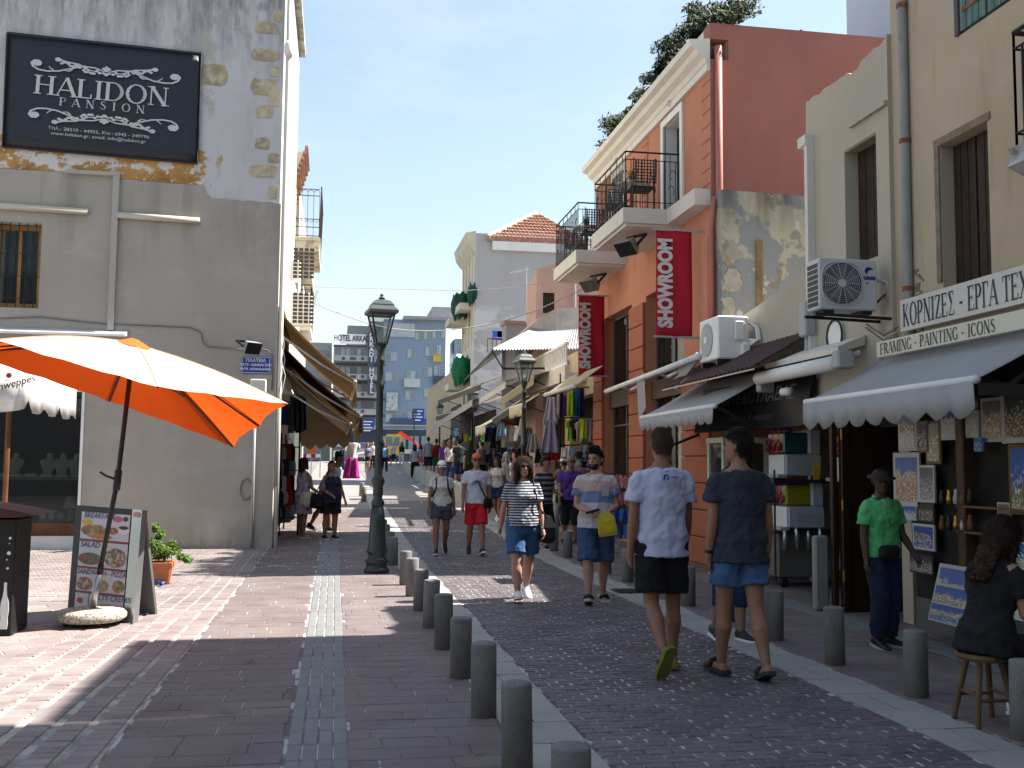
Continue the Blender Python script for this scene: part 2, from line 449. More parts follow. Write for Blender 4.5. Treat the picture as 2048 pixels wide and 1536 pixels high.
def pave(parent, name, items, material, h=0.02, bev=0.006, n_ind=300, jit=0.002, dz=0.0):
    """items: (x, y, w, d, rot). The largest in view become parts of their own, the rest one mesh."""
    near = [it for it in items if in_view((it[0], it[1], gnd(it[1])), 700)]
    vis = [it for it in near if in_view((it[0], it[1], gnd(it[1])), 20)]
    vis.sort(key=lambda it: it[0] ** 2 + it[1] ** 2)
    for x, y, w, d, rot in vis[:n_ind]:
        o = ob(name, paver_mesh(name, w, d, h, bev, material), parent)
        sl = math.atan2(gnd(y + .2) - gnd(y - .2), .4)
        o.location = (x, y, gnd(y) + dz + random.uniform(-jit, jit)); o.rotation_euler = (sl + random.uniform(-.006, .006), random.uniform(-.006, .006), rot)
    taken = set(vis[:n_ind]); rest = [it for it in near if it not in taken]
    if rest:
        b = B()
        for x, y, w, d, rot in rest:
            M = T(x, y, gnd(y) + dz + random.uniform(-jit, jit), rot, rx=math.atan2(gnd(y + .2) - gnd(y - .2), .4))
            a, c = w / 2, d / 2; i = bev
            b.add([(-a, -c, -h), (a, -c, -h), (a, c, -h), (-a, c, -h), (-a + i, -c + i, 0), (a - i, -c + i, 0), (a - i, c - i, 0), (-a + i, c - i, 0)],
                  [(4, 5, 6, 7), (0, 1, 5, 4), (1, 2, 6, 5), (2, 3, 7, 6), (3, 0, 4, 7)], M)
        b.make(name, material, parent, kind='stuff')

XL0, XL1, XR0, XR1 = 1.06, 1.50, 3.58, 4.00       # pale kerb bands either side of the carriageway
J_SLAB = joint_mat('slab_joint', (0.13, 0.112, 0.115), (0.42, 0.40, 0.37), 0.47, 0.56, 2.6)
J_BRICK = joint_mat('brick_joint', (0.20, 0.18, 0.17), (0.38, 0.355, 0.32), 0.40, 0.60, 4.0)
J_ROAD = joint_mat('road_joint', (0.10, 0.09, 0.095), (0.45, 0.43, 0.42), 0.45, 0.56, 3.6)
GROUND = mat('ground_earth', (0.17, 0.16, 0.15), 0.95, 0.2, 0.4, 0.3, 30)
b = B()
gy = [-60, 0, 16, 18, 20, 30, 40, 50, 60, 70, 84.7, 100, 400, 1500]
b.sheet([[(x, y, gnd(y) - 0.03) for x in (-1500, -200, -40, -10, 0, 10, 40, 200, 1500)] for y in gy])
b.make('ground', GROUND, kind='structure')
road = strip('road', XL1, XR0, -2, 84, -0.007, J_ROAD, kind='structure')
pavL = strip('pavement', -1.22, XL0, -2, 84, -0.0055, J_SLAB, kind='structure')
pavR = strip('pavement', XR1, 9.5, -2, 84, -0.0055, J_SLAB, kind='structure')
plaza = strip('square', -40, -1.22, -6, 19.9, -0.010, J_BRICK, kind='structure')
kerb = strip('kerb', XL0 - 0.001, XL1 + 0.001, -2, 84, -0.018, J_SLAB, kind='structure')
kerbr = strip('kerb', XR0 - 0.001, XR1 + 0.001, -2, 84, -0.018, J_SLAB, kind='structure')
strip('lane', -40, -1.3, 84, 110, 0.0, GROUND, kind='structure')

P_SLAB = paver_mat('purple_slab', [(0.130, 0.102, 0.102), (0.150, 0.113, 0.111), (0.139, 0.110, 0.112), (0.163, 0.125, 0.120)], (0.237, 0.208, 0.193))
P_BRICK = paver_mat('pink_brick', [(0.174, 0.138, 0.134), (0.226, 0.178, 0.170), (0.194, 0.158, 0.158), (0.270, 0.218, 0.202)], (0.360, 0.316, 0.288))
P_COB = paver_mat('purple_cobble', [(0.084, 0.072, 0.080), (0.119, 0.092, 0.097), (0.100, 0.087, 0.097), (0.146, 0.111, 0.112)], (0.202, 0.191, 0.184), rough=0.6, spec=0.4)
P_KERB = paver_mat('pale_kerb_stone', [(0.29, 0.28, 0.262), (0.32, 0.31, 0.288), (0.265, 0.26, 0.245)], (0.25, 0.24, 0.22))
P_TACT = paver_mat('tactile_tile', [(0.165, 0.172, 0.17), (0.19, 0.195, 0.19), (0.175, 0.18, 0.18)], (0.135, 0.133, 0.13))

def running(x0, x1, y0, y1, w, d, g, off=0.5, jx=0.0):
    it = []; y = y0; k = 0
    while y < y1:
        x = x0 - (w * off if k % 2 else 0) - random.random() * jx
        while x < x1:
            a, c = max(x, x0), min(x + w, x1)
            if c - a > 0.05: it.append(((a + c) / 2, y + d / 2, round((c - a) * 50) / 50 - g, d - g, 0.0))
            x += w
        y += d; k += 1
    return it
it = running(-1.20, -0.25, 3.6, 30, 0.40, 0.22, 0.0065, jx=0.3) + running(0.11, XL0 - 0.02, 3.6, 30, 0.40, 0.22, 0.0065, jx=0.3)
pave(pavL, 'slab', it, P_SLAB)
pave(pavR, 'slab', running(XR1 + .02, 5.28, 3.6, 23, 0.40, 0.22, 0.0065, jx=0.3) + running(5.62, 7.4, 3.6, 23, 0.40, 0.22, 0.0065, jx=0.3), P_SLAB)
pave(pavR, 'tile', running(5.29, 5.61, 3.6, 22, 0.16, 0.32, 0.008), P_TACT, n_ind=150)
# tactile guidance strip: four narrow ribbed tiles across
it = []
y = 3.6
while y < 40:
    for k in range(4): it.append((-0.235 + 0.045 + k * 0.0875, y + 0.16, 0.080, 0.312, 0.0))
    y += 0.32
pave(pavL, 'tile', it, P_TACT, bev=0.008, n_ind=300)
pave(kerb, 'kerb_stone', running(XL0, XL1, 3.0, 40, 0.44, 0.50, 0.007), P_KERB, n_ind=90, bev=0.004)
pave(kerbr, 'kerb_stone', running(XR0, XR1, 3.0, 40, 0.42, 0.50, 0.007), P_KERB, n_ind=90, bev=0.004)
# carriageway: small interlocking cobbles in short zig-zag courses
it = []; y = 3.4; k = 0
while y < 34:
    x = XL1 + 0.02 - (0.085 if k % 2 else 0.0)
    while x < XR0 - 0.03:
        w = random.choice((0.165, 0.17, 0.175)); a = max(x, XL1 + .01); c = min(x + w, XR0 - .01)
        if c - a > 0.06: it.append(((a + c) / 2, y + 0.0425 + random.uniform(-.004, .004), round((c - a) * 50) / 50 - 0.012, 0.074, random.uniform(-.03, .03) + (0.07 if (k % 2) else -0.07)))
        x += w
    y += 0.085; k += 1
FARST = mat('far_paving', (0.21, 0.185, 0.178), .8, .12, 1.5, .3, 40)
strip('road', XL1, XR0, 34, 84, -0.002, FARST, kind='structure')
strip('pavement', -1.22, XL0, 30, 84, -0.002, mat('far_paving_slab', (0.23, 0.205, 0.195), .8, .12, 1.5, .3, 40), kind='structure')
strip('pavement', XR1, 9.5, 23, 84, -0.002, mat('far_paving_slab', (0.23, 0.205, 0.195)), kind='structure')
pave(road, 'cobble', it, P_COB, h=0.02, bev=0.008, jit=0.0025)
# brick band along the pavement edge: columns parted by wide pale joints, fanning a little towards the square
it = []
for k in range(7):
    y = 4.0
    while y < 19.8:
        fan = 1.0 + 0.22 * max(0.0, (13.5 - y)) / 6.0
        x = -1.22 - (k + 0.5) * 0.172 * fan
        if not (y > 14.2 and k > 2): it.append((x, y + 0.06, 0.152, 0.114, 0.03 * k * .3))
        y += 0.122
pave(plaza, 'brick', it, P_BRICK, bev=0.008)
# the square: slanting slabs close by, a soldier course, then fine brick rows running to the shop
it = []
for i in range(-40, 60):
    for j in range(-40, 40):
        u, v = i * 0.42 + (0.21 if j % 2 else 0), j * 0.21
        c, s = math.cos(0.42), math.sin(0.42)
        x, y = -6 + u * c - v * s, 8 + u * s + v * c
        if x < -2.22 - 0.044 * max(0, 13.5 - y) and 5 < y < 12.85: it.append((x, y, 0.405, 0.196, 0.42))
pave(plaza, 'slab', it, P_BRICK, n_ind=300, dz=-.006, jit=.001)
it = []
x = -12.0
while x < -1.9:
    it.append((x, 13.1, 0.208, 0.40, 0.0)); x += 0.216
y = 13.36; k = 0
while y < 19.85:
    x = -12.0 + (0.1 if k % 2 else 0)
    while x < (-2.55 if y < 14.2 else -1.76):
        it.append((x, y + 0.05, 0.186, 0.086, 0.015)); x += 0.2
    y += 0.1; k += 1
pave(plaza, 'brick', it, P_BRICK, bev=0.007)
# drain grate by the kerb and a crossing-street strip far off
b = B(); b.box(3.63, 3.98, 12.9, 13.35, -0.01, 0.006)
for i in range(8): b.box(3.66, 3.95, 12.93 + i * .052, 12.955 + i * .052, 0.006, 0.014)
tag(b.make('drain_grate', mat('cast_iron', (0.03, 0.03, 0.032), 0.6, 0.2), smooth=False), 'dark iron drain grate set in the pale kerb band', 'drain grate')
b = B(); b.sheet([[(x, y, 2.02) for x in (-60, 0, 60)] for y in (84, 100)])
b.make('road', mat('asphalt', (0.06, 0.06, 0.062), 0.9, 0.2, 1.0, 0.4), kind='structure')
# raised walk on the far right behind a low retaining wall
b = B(); ys = list(range(31, 62, 3))
b.loft([[(3.95, y, gnd(y) - .1), (3.95, y, gnd(y) + .62), (4.17, y, gnd(y) + .62), (4.17, y, gnd(y) - .1)] for y in ys])
tag(b.make('retaining_wall', CONC), 'low concrete retaining wall beside the climbing street', 'low wall')
b = B(); b.sheet([[(x, y, gnd(y) + .30) for x in (4.17, 8.0)] for y in ys])
b.make('walkway', mat('walk_stone', (0.26, 0.24, 0.22), 0.9, 0.2), kind='structure')

# ================================================================ bollards
BOL = mat('granite_bollard', (0.18, 0.175, 0.17), 0.85, 0.12, 5, 0.5, 150, stains=[((0.10, 0.10, 0.10), (90, 90, 90), 0.52, 0.6, 0.55), ((0.30, 0.29, 0.28), (140, 140, 140), 0.58, 0.64, 0.5), ((0.10, 0.09, 0.08), (5, 5, 2), 0.45, 0.65, 0.5), ((0.20, 0.18, 0.155), (9, 9, 4), 0.4, 0.6, 0.8, (.10, .0)), ((0.05, 0.05, 0.05), (6, 6, 1.5), 0.58, 0.66, 0.6)], objrand=0.12)
b = B(); b.lathe([(0.083, -0.05), (0.083, 0.452), (0.079, 0.462), (0.06, 0.468), (0.001, 0.470)], 28)
bol_me = b.mesh('bollard', BOL, True)
lefty = [4.22, 5.46] + [6.70 + 1.24 * i for i in range(7)]
def bollard(x, y, label, group):
    o = ob('bollard', bol_me); o.location = (x, y, gnd(y)); o.rotation_euler = (random.uniform(-.022, .022), random.uniform(-.022, .022), random.random() * 6)
    o.scale = (1, 1, random.uniform(.965, 1.03))
    return tag(o, label, 'bollard', group)
ordl = ['nearest', 'second', 'third', 'fourth', 'fifth', 'sixth', 'seventh', 'eighth', 'ninth', 'tenth']
for i, y in enumerate(lefty):
    lb = 'grey granite bollard cut off by the bottom edge of the picture' if i == 0 else '%s whole grey bollard in the row right of the tactile strip' % ['', 'nearest', 'second', 'third', 'fourth', 'fifth', 'sixth', 'seventh', 'eighth'][i]
    bollard(0.985, y, lb, 'bollards along the near kerb')
for i, y in enumerate([16.9, 18.1, 19.4, 20.6, 21.9, 23.1, 24.4]):
    bollard(0.97, y, '%s grey bollard beyond the tall lamp post on its kerb' % ordl[i], 'bollards along the near kerb')
for i, y in enumerate([33.5, 36.5]):
    bollard(0.95, y, ['grey bollard under the pink skirt display', 'grey bollard just behind the pink skirt display'][i], 'bollards along the near kerb')
for i, y in enumerate([5.70, 6.87, 8.08, 9.27, 10.47, 11.67, 12.9, 14.2, 15.4, 16.7, 18.0, 19.2]):
    lb = ['grey bollard beside the wooden stool legs', 'grey bollard in front of the stacked art prints', 'grey bollard left of the man in the green polo',
          'grey bollard in front of the drinks cart', 'grey bollard behind the man in navy', 'grey bollard hidden by the man in the white tee'][i] if i < 6 else '%s grey bollard along the shop kerb behind the walkers' % ordl[i - 6]
    bollard(4.13, y, lb, 'bollards along the shop kerb')
# ================================================================ generic building pieces
def MR(X, y=0.0): return T(X, y, 0, rz=-math.pi / 2)     # facade on the right side of the street (faces -X): local x = -Y
def ML(X, y=0.0): return T(X, y, 0, rz=math.pi / 2)      # facade on the left side (faces +X): local x = +Y
def wall_holes(b, u0, u1, z0, z1, holes, M, thick=0.3, back=True):
    """plane wall in local x (u) / z with thickness along +y; rectangular holes get reveals"""
    us = sorted({u0, u1, *[h[0] for h in holes], *[h[1] for h in holes]}); zs = sorted({z0, z1, *[h[2] for h in holes], *[h[3] for h in holes]})
    inside = lambda u, z: any(h[0] < u < h[1] and h[2] < z < h[3] for h in holes)
    for i in range(len(us) - 1):
        for j in range(len(zs) - 1):
            if inside((us[i] + us[i + 1]) / 2, (zs[j] + zs[j + 1]) / 2): continue
            a, c, d, e = us[i], us[i + 1], zs[j], zs[j + 1]
            b.add([(a, 0, d), (c, 0, d), (c, 0, e), (a, 0, e)], [(0, 1, 2, 3)], M)
            if back: b.add([(a, thick, d), (c, thick, d), (c, thick, e), (a, thick, e)], [(3, 2, 1, 0)], M)
    for a, c, d, e in holes:
        for p, q in (((a, d), (a, e)), ((a, e), (c, e)), ((c, e), (c, d)), ((c, d), (a, d))):
            b.add([(p[0], 0, p[1]), (q[0], 0, q[1]), (q[0], thick, q[1]), (p[0], thick, p[1])], [(0, 1, 2, 3)], M)
    for p, q in (((u0, z0), (u0, z1)), ((u0, z1), (u1, z1)), ((u1, z1), (u1, z0))):
        b.add([(p[0], 0, p[1]), (q[0], 0, q[1]), (q[0], thick, q[1]), (p[0], thick, p[1])], [(3, 2, 1, 0)], M)
    return b
def window(parent, M, u0, u1, z0, z1, y=0.18, fr=0.06, frame=WHITE, pane=GLASS, nx=2, nz=1, name='window', back=True):
    """window set at depth y in a facade: frame part with panes as sub-parts and a dark room behind"""
    b = B(); b.box(u0, u0 + fr, y, y + .06, z0, z1, M); b.box(u1 - fr, u1, y, y + .06, z0, z1, M)
    b.box(u0 + fr, u1 - fr, y, y + .06, z1 - fr, z1, M); b.box(u0 + fr, u1 - fr, y, y + .06, z0, z0 + fr, M)
    w = (u1 - u0 - 2 * fr); h = (z1 - z0 - 2 * fr)
    for i in range(1, nx): b.box(u0 + fr + w * i / nx - fr * .35, u0 + fr + w * i / nx + fr * .35, y + .004, y + .056, z0 + fr, z1 - fr, M)
    for j in range(1, nz): b.box(u0 + fr, u1 - fr, y + .008, y + .052, z0 + fr + h * j / nz - fr * .25, z0 + fr + h * j / nz + fr * .25, M)
    wdw = b.make(name, frame, parent)
    for i in range(nx):
        p = B(); p.box(u0 + fr + w * i / nx + .01, u0 + fr + w * (i + 1) / nx - .01, y + .03, y + .036, z0 + fr, z1 - fr, M)
        p.make('pane', pane, wdw)
    if back:
        p = B(); p.box(u0, u1, y + .5, y + .52, z0, z1, M); p.make('dark_room_sheet', DARK, wdw)  # dark sheet standing in for the unlit room
    return wdw
def railing(parent, M, u0, u1, z0, z1, y, material=BLACKM, step=0.11, r=0.008, scroll=0.0, ends=None, name='railing'):
    """iron railing along local x at depth y; ends = other depth to return to"""
    b = B()
    def run(p, q):
        n = max(2, int((Vector(q) - Vector(p)).length / step))
        p, q = Vector(p), Vector(q)
        for z, rr in ((z1, r * 2), (z1 - .14, r), (z0 + .12, r)):
            b.tube([(p.x, p.y, z), (q.x, q.y, z)], rr, 5, M)
        for i in range(n + 1):
            c = p.lerp(q, i / n)
            b.tube([(c.x, c.y, z0), (c.x, c.y, z1 - (0 if i % 4 == 0 else .14))], r, 4, M)
        if scroll:
            d = (q - p).normalized(); k = 0
            n2 = int((q - p).length / scroll)
            for i in range(n2):
                c = p.lerp(q, (i + .5) / n2)
                for sgn in (1, -1):
                    pts = []
                    for t in range(15):
                        a = t / 14 * 4.2; rr = 0.03 + 0.055 * (t / 14)
                        o = d * (sgn * (rr * math.cos(a) + .03))
                        pts.append((c.x + o.x, c.y + o.y, (z0 + z1) / 2 + rr * math.sin(a) * 1.3 + (.14 if sgn > 0 else -.14)))
                    b.tube(pts, r * .8, 4, M)
    run((u0, y, 0), (u1, y, 0))
    if ends is not None:
        run((u0, y, 0), (u0, ends, 0)); run((u1, y, 0), (u1, ends, 0))
    return b.make(name, material, parent)
def cornice(parent, M, u0, u1, z, prof, material, name='cornice'):
    """profile [(out, dz)] swept along local x; out is towards the street"""
    b = B(); b.loft([[(u, -o, z + dz) for o, dz in prof] for u in (u0, u1)], M)
    return b.make(name, material, parent)
def awning(parent, M, u0, u1, z_wall, out, drop, material, val=0.2, scal=0.22, n=12, sag=0.03, y0=0.0, bar=WHITE, pointed=False, name='canopy', barname='front_bar'):
    """sloping cloth from the wall to a front bar, with a scalloped valance hanging from the bar"""
    b = B(); g = []
    for j in range(7):
        t = j / 6
        g.append([(u0 + (u1 - u0) * i / n, y0 - out * t, z_wall - drop * t - sag * math.sin(math.pi * t) * (1 + .3 * math.sin(i * 2.1))) for i in range(n + 1)])
    b.sheet(g, M); cl = b.make(name, material, parent, smooth=True); solid(cl, 0.006)
    b = B(); b.tube([(u0, y0 - out, z_wall - drop), (u1, y0 - out, z_wall - drop)], 0.035, 8, M); b.make(barname, bar, parent, smooth=True)
    if val:
        k = max(2, int((u1 - u0) / scal)); m = 8; top = []; bot = []
        for i in range(k * m + 1):
            u = u0 + (u1 - u0) * i / (k * m); ph = (i % m) / m
            dz = val * (0.72 + 0.28 * (abs(math.sin(math.pi * ph)) if not pointed else (1 - abs(2 * ph - 1))))
            wob = 0.012 * math.sin(i * 0.9)
            top.append((u, y0 - out - .03, z_wall - drop - .02)); bot.append((u, y0 - out - .03 + wob, z_wall - drop - .02 - dz))
        b = B(); b.sheet([top, bot], M); o = b.make('valance', material, parent, smooth=True); solid(o, 0.005)
    return cl

# ================================================================ left corner building with the pension banner
WY = 19.9
PL_W = mat('old_white_plaster', (0.49, 0.485, 0.49), 0.92, 0.07, 0.9, 0.5, 26, 0.008, stains=[
    ((0.10, 0.10, 0.115), (2.6, 2.6, 0.35), 0.40, 0.64, 0.85, (8.7, 10.9)), ((0.16, 0.16, 0.175), (9, 9, 2.5), 0.46, 0.66, 0.8, (8.8, 10.7)),
    ((0.36, 0.33, 0.28), (1.3, 1.3, 1.0), 0.60, 0.64, 0.7), ((0.42, 0.27, 0.10), (1.1, 1.1, 0.9), 0.665, 0.685, 0.9), ((0.27, 0.27, 0.29), (3, 3, 0.7), 0.55, 0.75, 0.45), ((0.2, 0.19, 0.18), (16, 16, 16), 0.66, 0.70, 0.5)])
PL_G = mat('greige_plaster', (0.345, 0.317, 0.276), 0.88, 0.06, 0.7, 0.5, 9, 0.012, stains=[((0.25, 0.23, 0.205), (0.8, 0.8, 0.5), 0.46, 0.75, 0.4), ((0.40, 0.38, 0.345), (0.9, 0.9, 1.2), 0.55, 0.62, 0.4), ((0.22, 0.205, 0.18), (5, 5, 0.4), 0.60, 0.76, 0.3), ((0.13, 0.12, 0.105), (2.5, 2.5, 1.2), 0.40, 0.65, 0.75, (0.75, 0.0)), ((0.21, 0.195, 0.17), (3.5, 3.5, 0.3), 0.5, 0.68, 0.55, (5.2, 6.3)), ((0.23, 0.22, 0.2), (30, 30, 30), 0.66, 0.7, 0.4)])
PL_O = mat('ochre_render', (0.42, 0.23, 0.075), 0.95, 0.3, 2.0, 0.6, 22, 0.01, stains=[((0.55, 0.53, 0.50), (2.4, 2.4, 3.2), 0.52, 0.555, 1.0), ((0.20, 0.105, 0.04), (1.7, 1.7, 2.2), 0.55, 0.66, 0.75), ((0.62, 0.60, 0.56), (9, 9, 9), 0.62, 0.65, 0.9)])
PL_C = mat('cream_plaster', (0.60, 0.55, 0.45), 0.9, 0.08, 0.8, 0.3, 24, stains=[((0.35, 0.29, 0.2), (2, 2, .6), 0.55, 0.75, 0.5)])  # even cream base with soft streaks, shared by several houses
hb = thing('corner_building', 'weathered corner building with patchy white and grey plaster beside the square', 'building', (-5, WY, 0))
I4 = Matrix.Identity(4); MF = T(0, WY, 0)
b = B(); wall_holes(b, -14, -1.16, 0, 12.4, [(-6.62, -4.56, 0.29, 2.92), (-6.3, -5.43, 4.44, 6.04)], T(0, WY, 0), 0.42)
b.make('front_wall', PL_W, hb)
# lower grey coat, 3 cm proud, with a ragged upper edge
b = B(); top = [(-14, 7.02), (-4.20, 7.0), (-4.14, 6.93)]
u = -4.1
while u < -2.6: top.append((u, 6.90 + random.uniform(-.02, .02))); u += 0.11
top += [(-2.57, 6.88), (-2.55, 6.80), (-2.53, 6.74), (-2.49, 6.70)]
u = -2.45
while u < -1.25: top.append((u, 6.66 - (u + 2.45) * .02 + random.uniform(-.012, .012))); u += 0.1
top += [(-1.13, 6.62)]
def col(u0, u1, z0, z1a, z1b):
    b.add([(u0, -.03, z0), (u1, -.03, z0), (u1, -.03, z1b), (u0, -.03, z1a), (u0, 0, z0), (u1, 0, z0), (u1, 0, z1b), (u0, 0, z1a)],
          [(0, 1, 2, 3), (3, 2, 6, 7), (0, 4, 5, 1), (0, 3, 7, 4), (1, 5, 6, 2)], MF)
for (ua, za), (ub, zb) in zip(top[1:], top[2:]): col(ua, ub, 0, za, zb)
col(-4.55, -4.20, 0, 7.0, 7.0)
col(-6.62, -4.55, 6.04, 7.01, 7.01); col(-14, -6.62, 0, 7.02, 7.02)
col(-6.62, -6.3, 2.92, 6.04, 6.04); col(-5.43, -4.55, 2.92, 6.04, 6.04); col(-6.3, -5.43, 2.92, 4.44, 4.44)
b.make('lower_plaster', PL_G, hb)
b = B(); b.box(-14, -4.57, WY - .05, WY, 0, 0.288); b.make('plinth', mat('pale_plinth', (0.55, 0.56, 0.57), 0.8, 0.08), hb)
# ochre strip left bare under the banner
b = B(); pol = [(-14, 7.03), (-4.2, 7.03), (-4.12, 6.95), (-2.62, 6.91)]
pol += [(-2.58 + .05 * math.sin(i * 2.3), 6.95 + i * .055) for i in range(12)] + [(-2.75, 7.62), (-6.2, 7.75), (-14, 7.8)]
b.prism(pol, WY - .012, WY + .02); b.make('bare_render', PL_O, hb)
# stones of the corner showing through
ST = mat('ochre_stone', (0.40, 0.33, 0.22), 0.95, 0.25, 4, 0.6, 30, 0.01, stains=[((0.5, 0.49, 0.48), (6, 6, 6), 0.5, 0.6, 0.6), ((0.2, 0.18, 0.15), (5, 5, 5), 0.55, 0.7, 0.6)], objrand=0.2)
for x0, y0, x1, y1 in [(510, 42, 556, 70), (500, 96, 560, 124), (540, 132, 560, 154), (502, 155, 556, 192), (512, 210, 548, 238), (538, 178, 562, 215), (510, 275, 540, 300), (536, 306, 560, 328), (498, 328, 556, 358), (536, 370, 556, 398), (548, 20, 566, 44), (400, 125, 455, 175)]:
    p0 = aY(x0, y0, WY); p1 = aY(x1, y1, WY); pol = []
    for k in range(14):
        a = k / 14 * 2 * math.pi; ex = .55
        cx, cz = (p0.x + p1.x) / 2, (p0.z + p1.z) / 2
        pol.append((cx + (p1.x - p0.x) / 2 * math.copysign(abs(math.cos(a)) ** ex, math.cos(a)) * random.uniform(.88, 1.05), cz + (p0.z - p1.z) / 2 * math.copysign(abs(math.sin(a)) ** ex, math.sin(a)) * random.uniform(.85, 1.05)))
    bb = B(); bb.prism(pol, WY - .006 - .0015 * (x0 % 7), WY + .02); bb.make('stone', ST, hb)
# side wall along the street, roof
b = B(); wall_holes(b, WY + .42, 27.0, 0, 12.4, [(20.8, 26.4, 0.0, 3.4)], ML(-1.16), 0.3); b.make('side_wall', PL_C, hb)
b = B(); b.box(-14, -1.0, WY - .15, 27, 12.4, 12.6); b.make('roof', PL_W, hb)
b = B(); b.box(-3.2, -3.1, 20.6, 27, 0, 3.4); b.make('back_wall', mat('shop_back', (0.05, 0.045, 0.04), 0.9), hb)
# shop window: frame, panes, shelf, sill
b = B(); b.box(-4.62, -4.56, WY + .06, WY + .14, .29, 2.92); b.box(-6.62, -4.62, WY + .06, WY + .14, 2.84, 2.92); b.box(-6.62, -4.62, WY + .06, WY + .14, .29, .34)
sw = b.make('shop_window', mat('dark_frame', (0.03, 0.03, 0.035), 0.4), hb)
b = B(); b.box(-6.62, -4.62, WY + .09, WY + .1, .36, 2.84); b.make('pane', glassmat('shop_glass', (0.02, 0.025, 0.03), 0.02, 0.30), sw)
b = B(); b.box(-4.60, -4.55, WY - .045, WY - .03, .29, 2.92); b.box(-6.62, -4.53, WY - .06, WY - .03, 2.92, 2.99); b.make('window_trim', WHITE, sw)
b = B(); b.box(-6.62, -4.62, WY + .04, WY + .44, .29, .52); b.make('sill', WOOD, sw)
b = B(); b.box(-6.62, -4.6, WY + .14, WY + .75, 1.30, 1.36); b.make('shelf', mat('tan_shelf', (0.30, 0.17, 0.08), 0.5), sw)
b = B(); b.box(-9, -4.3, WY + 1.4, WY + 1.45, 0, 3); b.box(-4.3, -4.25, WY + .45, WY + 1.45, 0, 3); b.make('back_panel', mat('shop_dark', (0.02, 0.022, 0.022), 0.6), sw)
# metal ledge over the shop, roller-blind tubes, grey coping, downpipe
b = B(); b.loft([[(x, WY - .03, 3.98), (x, WY - .32, 3.93), (x, WY - .33, 3.97), (x, WY - .03, 4.07)] for x in (-14, -3.84)]); b.make('ledge', mat('ledge_metal', (0.62, 0.64, 0.67), 0.35, 0.05, metal=0.4), hb)
def duct(p, q, w=.06): 
    bb = B(); bb.tube([p, q], w, 8); return bb.make('blind_tube', mat('tube_cream', (0.47, 0.43, 0.36), 0.5, .06), hb, smooth=True)
duct((-7.5, WY - .09, 6.33), (-4.62, WY - .09, 6.27)); duct((-4.10, WY - .09, 6.24), (-2.62, WY - .09, 6.20))
b = B(); b.box(-4.20, -4.09, WY - .11, WY - .03, 4.07, 6.98); b.box(-5.05, -4.09, WY - .11, WY - .031, 6.982, 7.05); b.make('downpipe', mat('pipe_greige', (0.36, 0.34, 0.31), 0.6, 0.05), hb)
# barred upper window
uw = window(hb, MF, -6.28, -5.45, 4.46, 6.02, 0.22, 0.09, mat('ochre_wood', (0.33, 0.17, 0.05), 0.6, 0.2), GLASS, 2, 1)
b = B()
for i in range(6): b.tube([(-6.3 + .15 * i, WY + .06, 4.44), (-6.3 + .15 * i, WY + .06, 6.04)], .009, 5)
for j in range(4): b.tube([(-6.3, WY + .05, 4.62 + .42 * j), (-5.43, WY + .05, 4.62 + .42 * j)], .008, 5)
b.make('window_bars', BLACKM, uw)
# wall cables
def cable(name, pts, r, material, parent=None):
    bb = B(); bb.tube(pts, r, 5); return bb.make(name, material, parent, smooth=True)
pts = [aY(x, y, WY - .05) for x, y in [(0, 637), (80, 634), (150, 642), (210, 648), (300, 651), (380, 655), (402, 665), (406, 685), (415, 693), (470, 697), (490, 700)]]
cable('cable', pts, .012, CABLE, hb)
cable('cable', [aY(x, y, WY - .05) for x, y in [(505, 697), (535, 700), (546, 712), (545, 745), (543, 780)]], .012, CABLE, hb)
cable('conduit', [(-1.5, WY - .06, .02), (-1.5, WY - .06, 3.0)], .035, GREYP, hb)
cable('cable', [(-1.62 + .11 * math.sin(t * .7), WY - .06, 1.15 + .2 * math.cos(t * .7)) for t in range(12)], .012, CABLE, hb)
cable('corner_pipe', [(-1.07, WY + .05, z) for z in (0.0, 3, 6, 9.5, 12.3)], .05, mat('pipe_white', (0.66, 0.65, 0.60), 0.5, .05), hb)
b = B(); b.lathe([(.06, 0), (.09, .1), (.09, .25), (.06, .32)], 10, T(-1.06, WY + .02, 9.55)); b.make('pipe_hopper', WHITE, hb, smooth=True)
b = B(); b.bbox(-1.60, -1.30, WY - .16, WY - .03, 2.78, 3.22, .02); mb = b.make('meter_box', OFFWH, hb)
for k in range(3): cable('cable', [(-1.06 + .02 * k, WY - .02 - .03 * k, 4.3 - k * .4), (-1.0 + .02 * k, WY - .05, 3.9 - .3 * k), (-1.07, WY - .04, 3.2 - .25 * k), (-1.09 + .01 * k, WY - .05, 1.2)], .008, [CABLEW, CABLE, CABLEW][k], hb)

# ---- the pension banner
NAVY = mat('banner_navy', (0.013, 0.016, 0.026), 0.5, 0.15, 0.8, 0.25, 3.0, 0.02, spec=0.4)
PRW = mat('banner_print', (0.46, 0.49, 0.49), 0.6, 0.05, bump=0)
bn = thing('wall_banner', 'dark navy pension banner with white lettering stretched on the old wall', 'banner', (-4.4, WY, 7.3))
cs = [aY(*p, WY - .06) for p in ((15, 66), (403, 107), (395, 327), (5, 293))]
def bl(u, v, dy=0.0):
    p = cs[0].lerp(cs[1], u).lerp(cs[3].lerp(cs[2], u), v); return (p.x, p.y + dy - .003 * math.sin(u * 9) * math.sin(v * 5 + 1), p.z)
b = B(); b.sheet([[bl(i / 16, j / 10) for i in range(17)] for j in range(11)]); o = b.make('cloth', NAVY, bn, smooth=True); solid(o, .01, 1)
b = B(); b.tube([bl(0, 0), bl(1, 0), bl(1, 1), bl(0, 1), bl(0, 0)], .025, 5); b.make('frame', BLACKM, bn)
def bm(px, py, rot=0.0):
    p = aY(px, py, WY - .085); return Matrix.Translation(p) @ Matrix.Rotation(0.036 + rot, 4, 'Y')
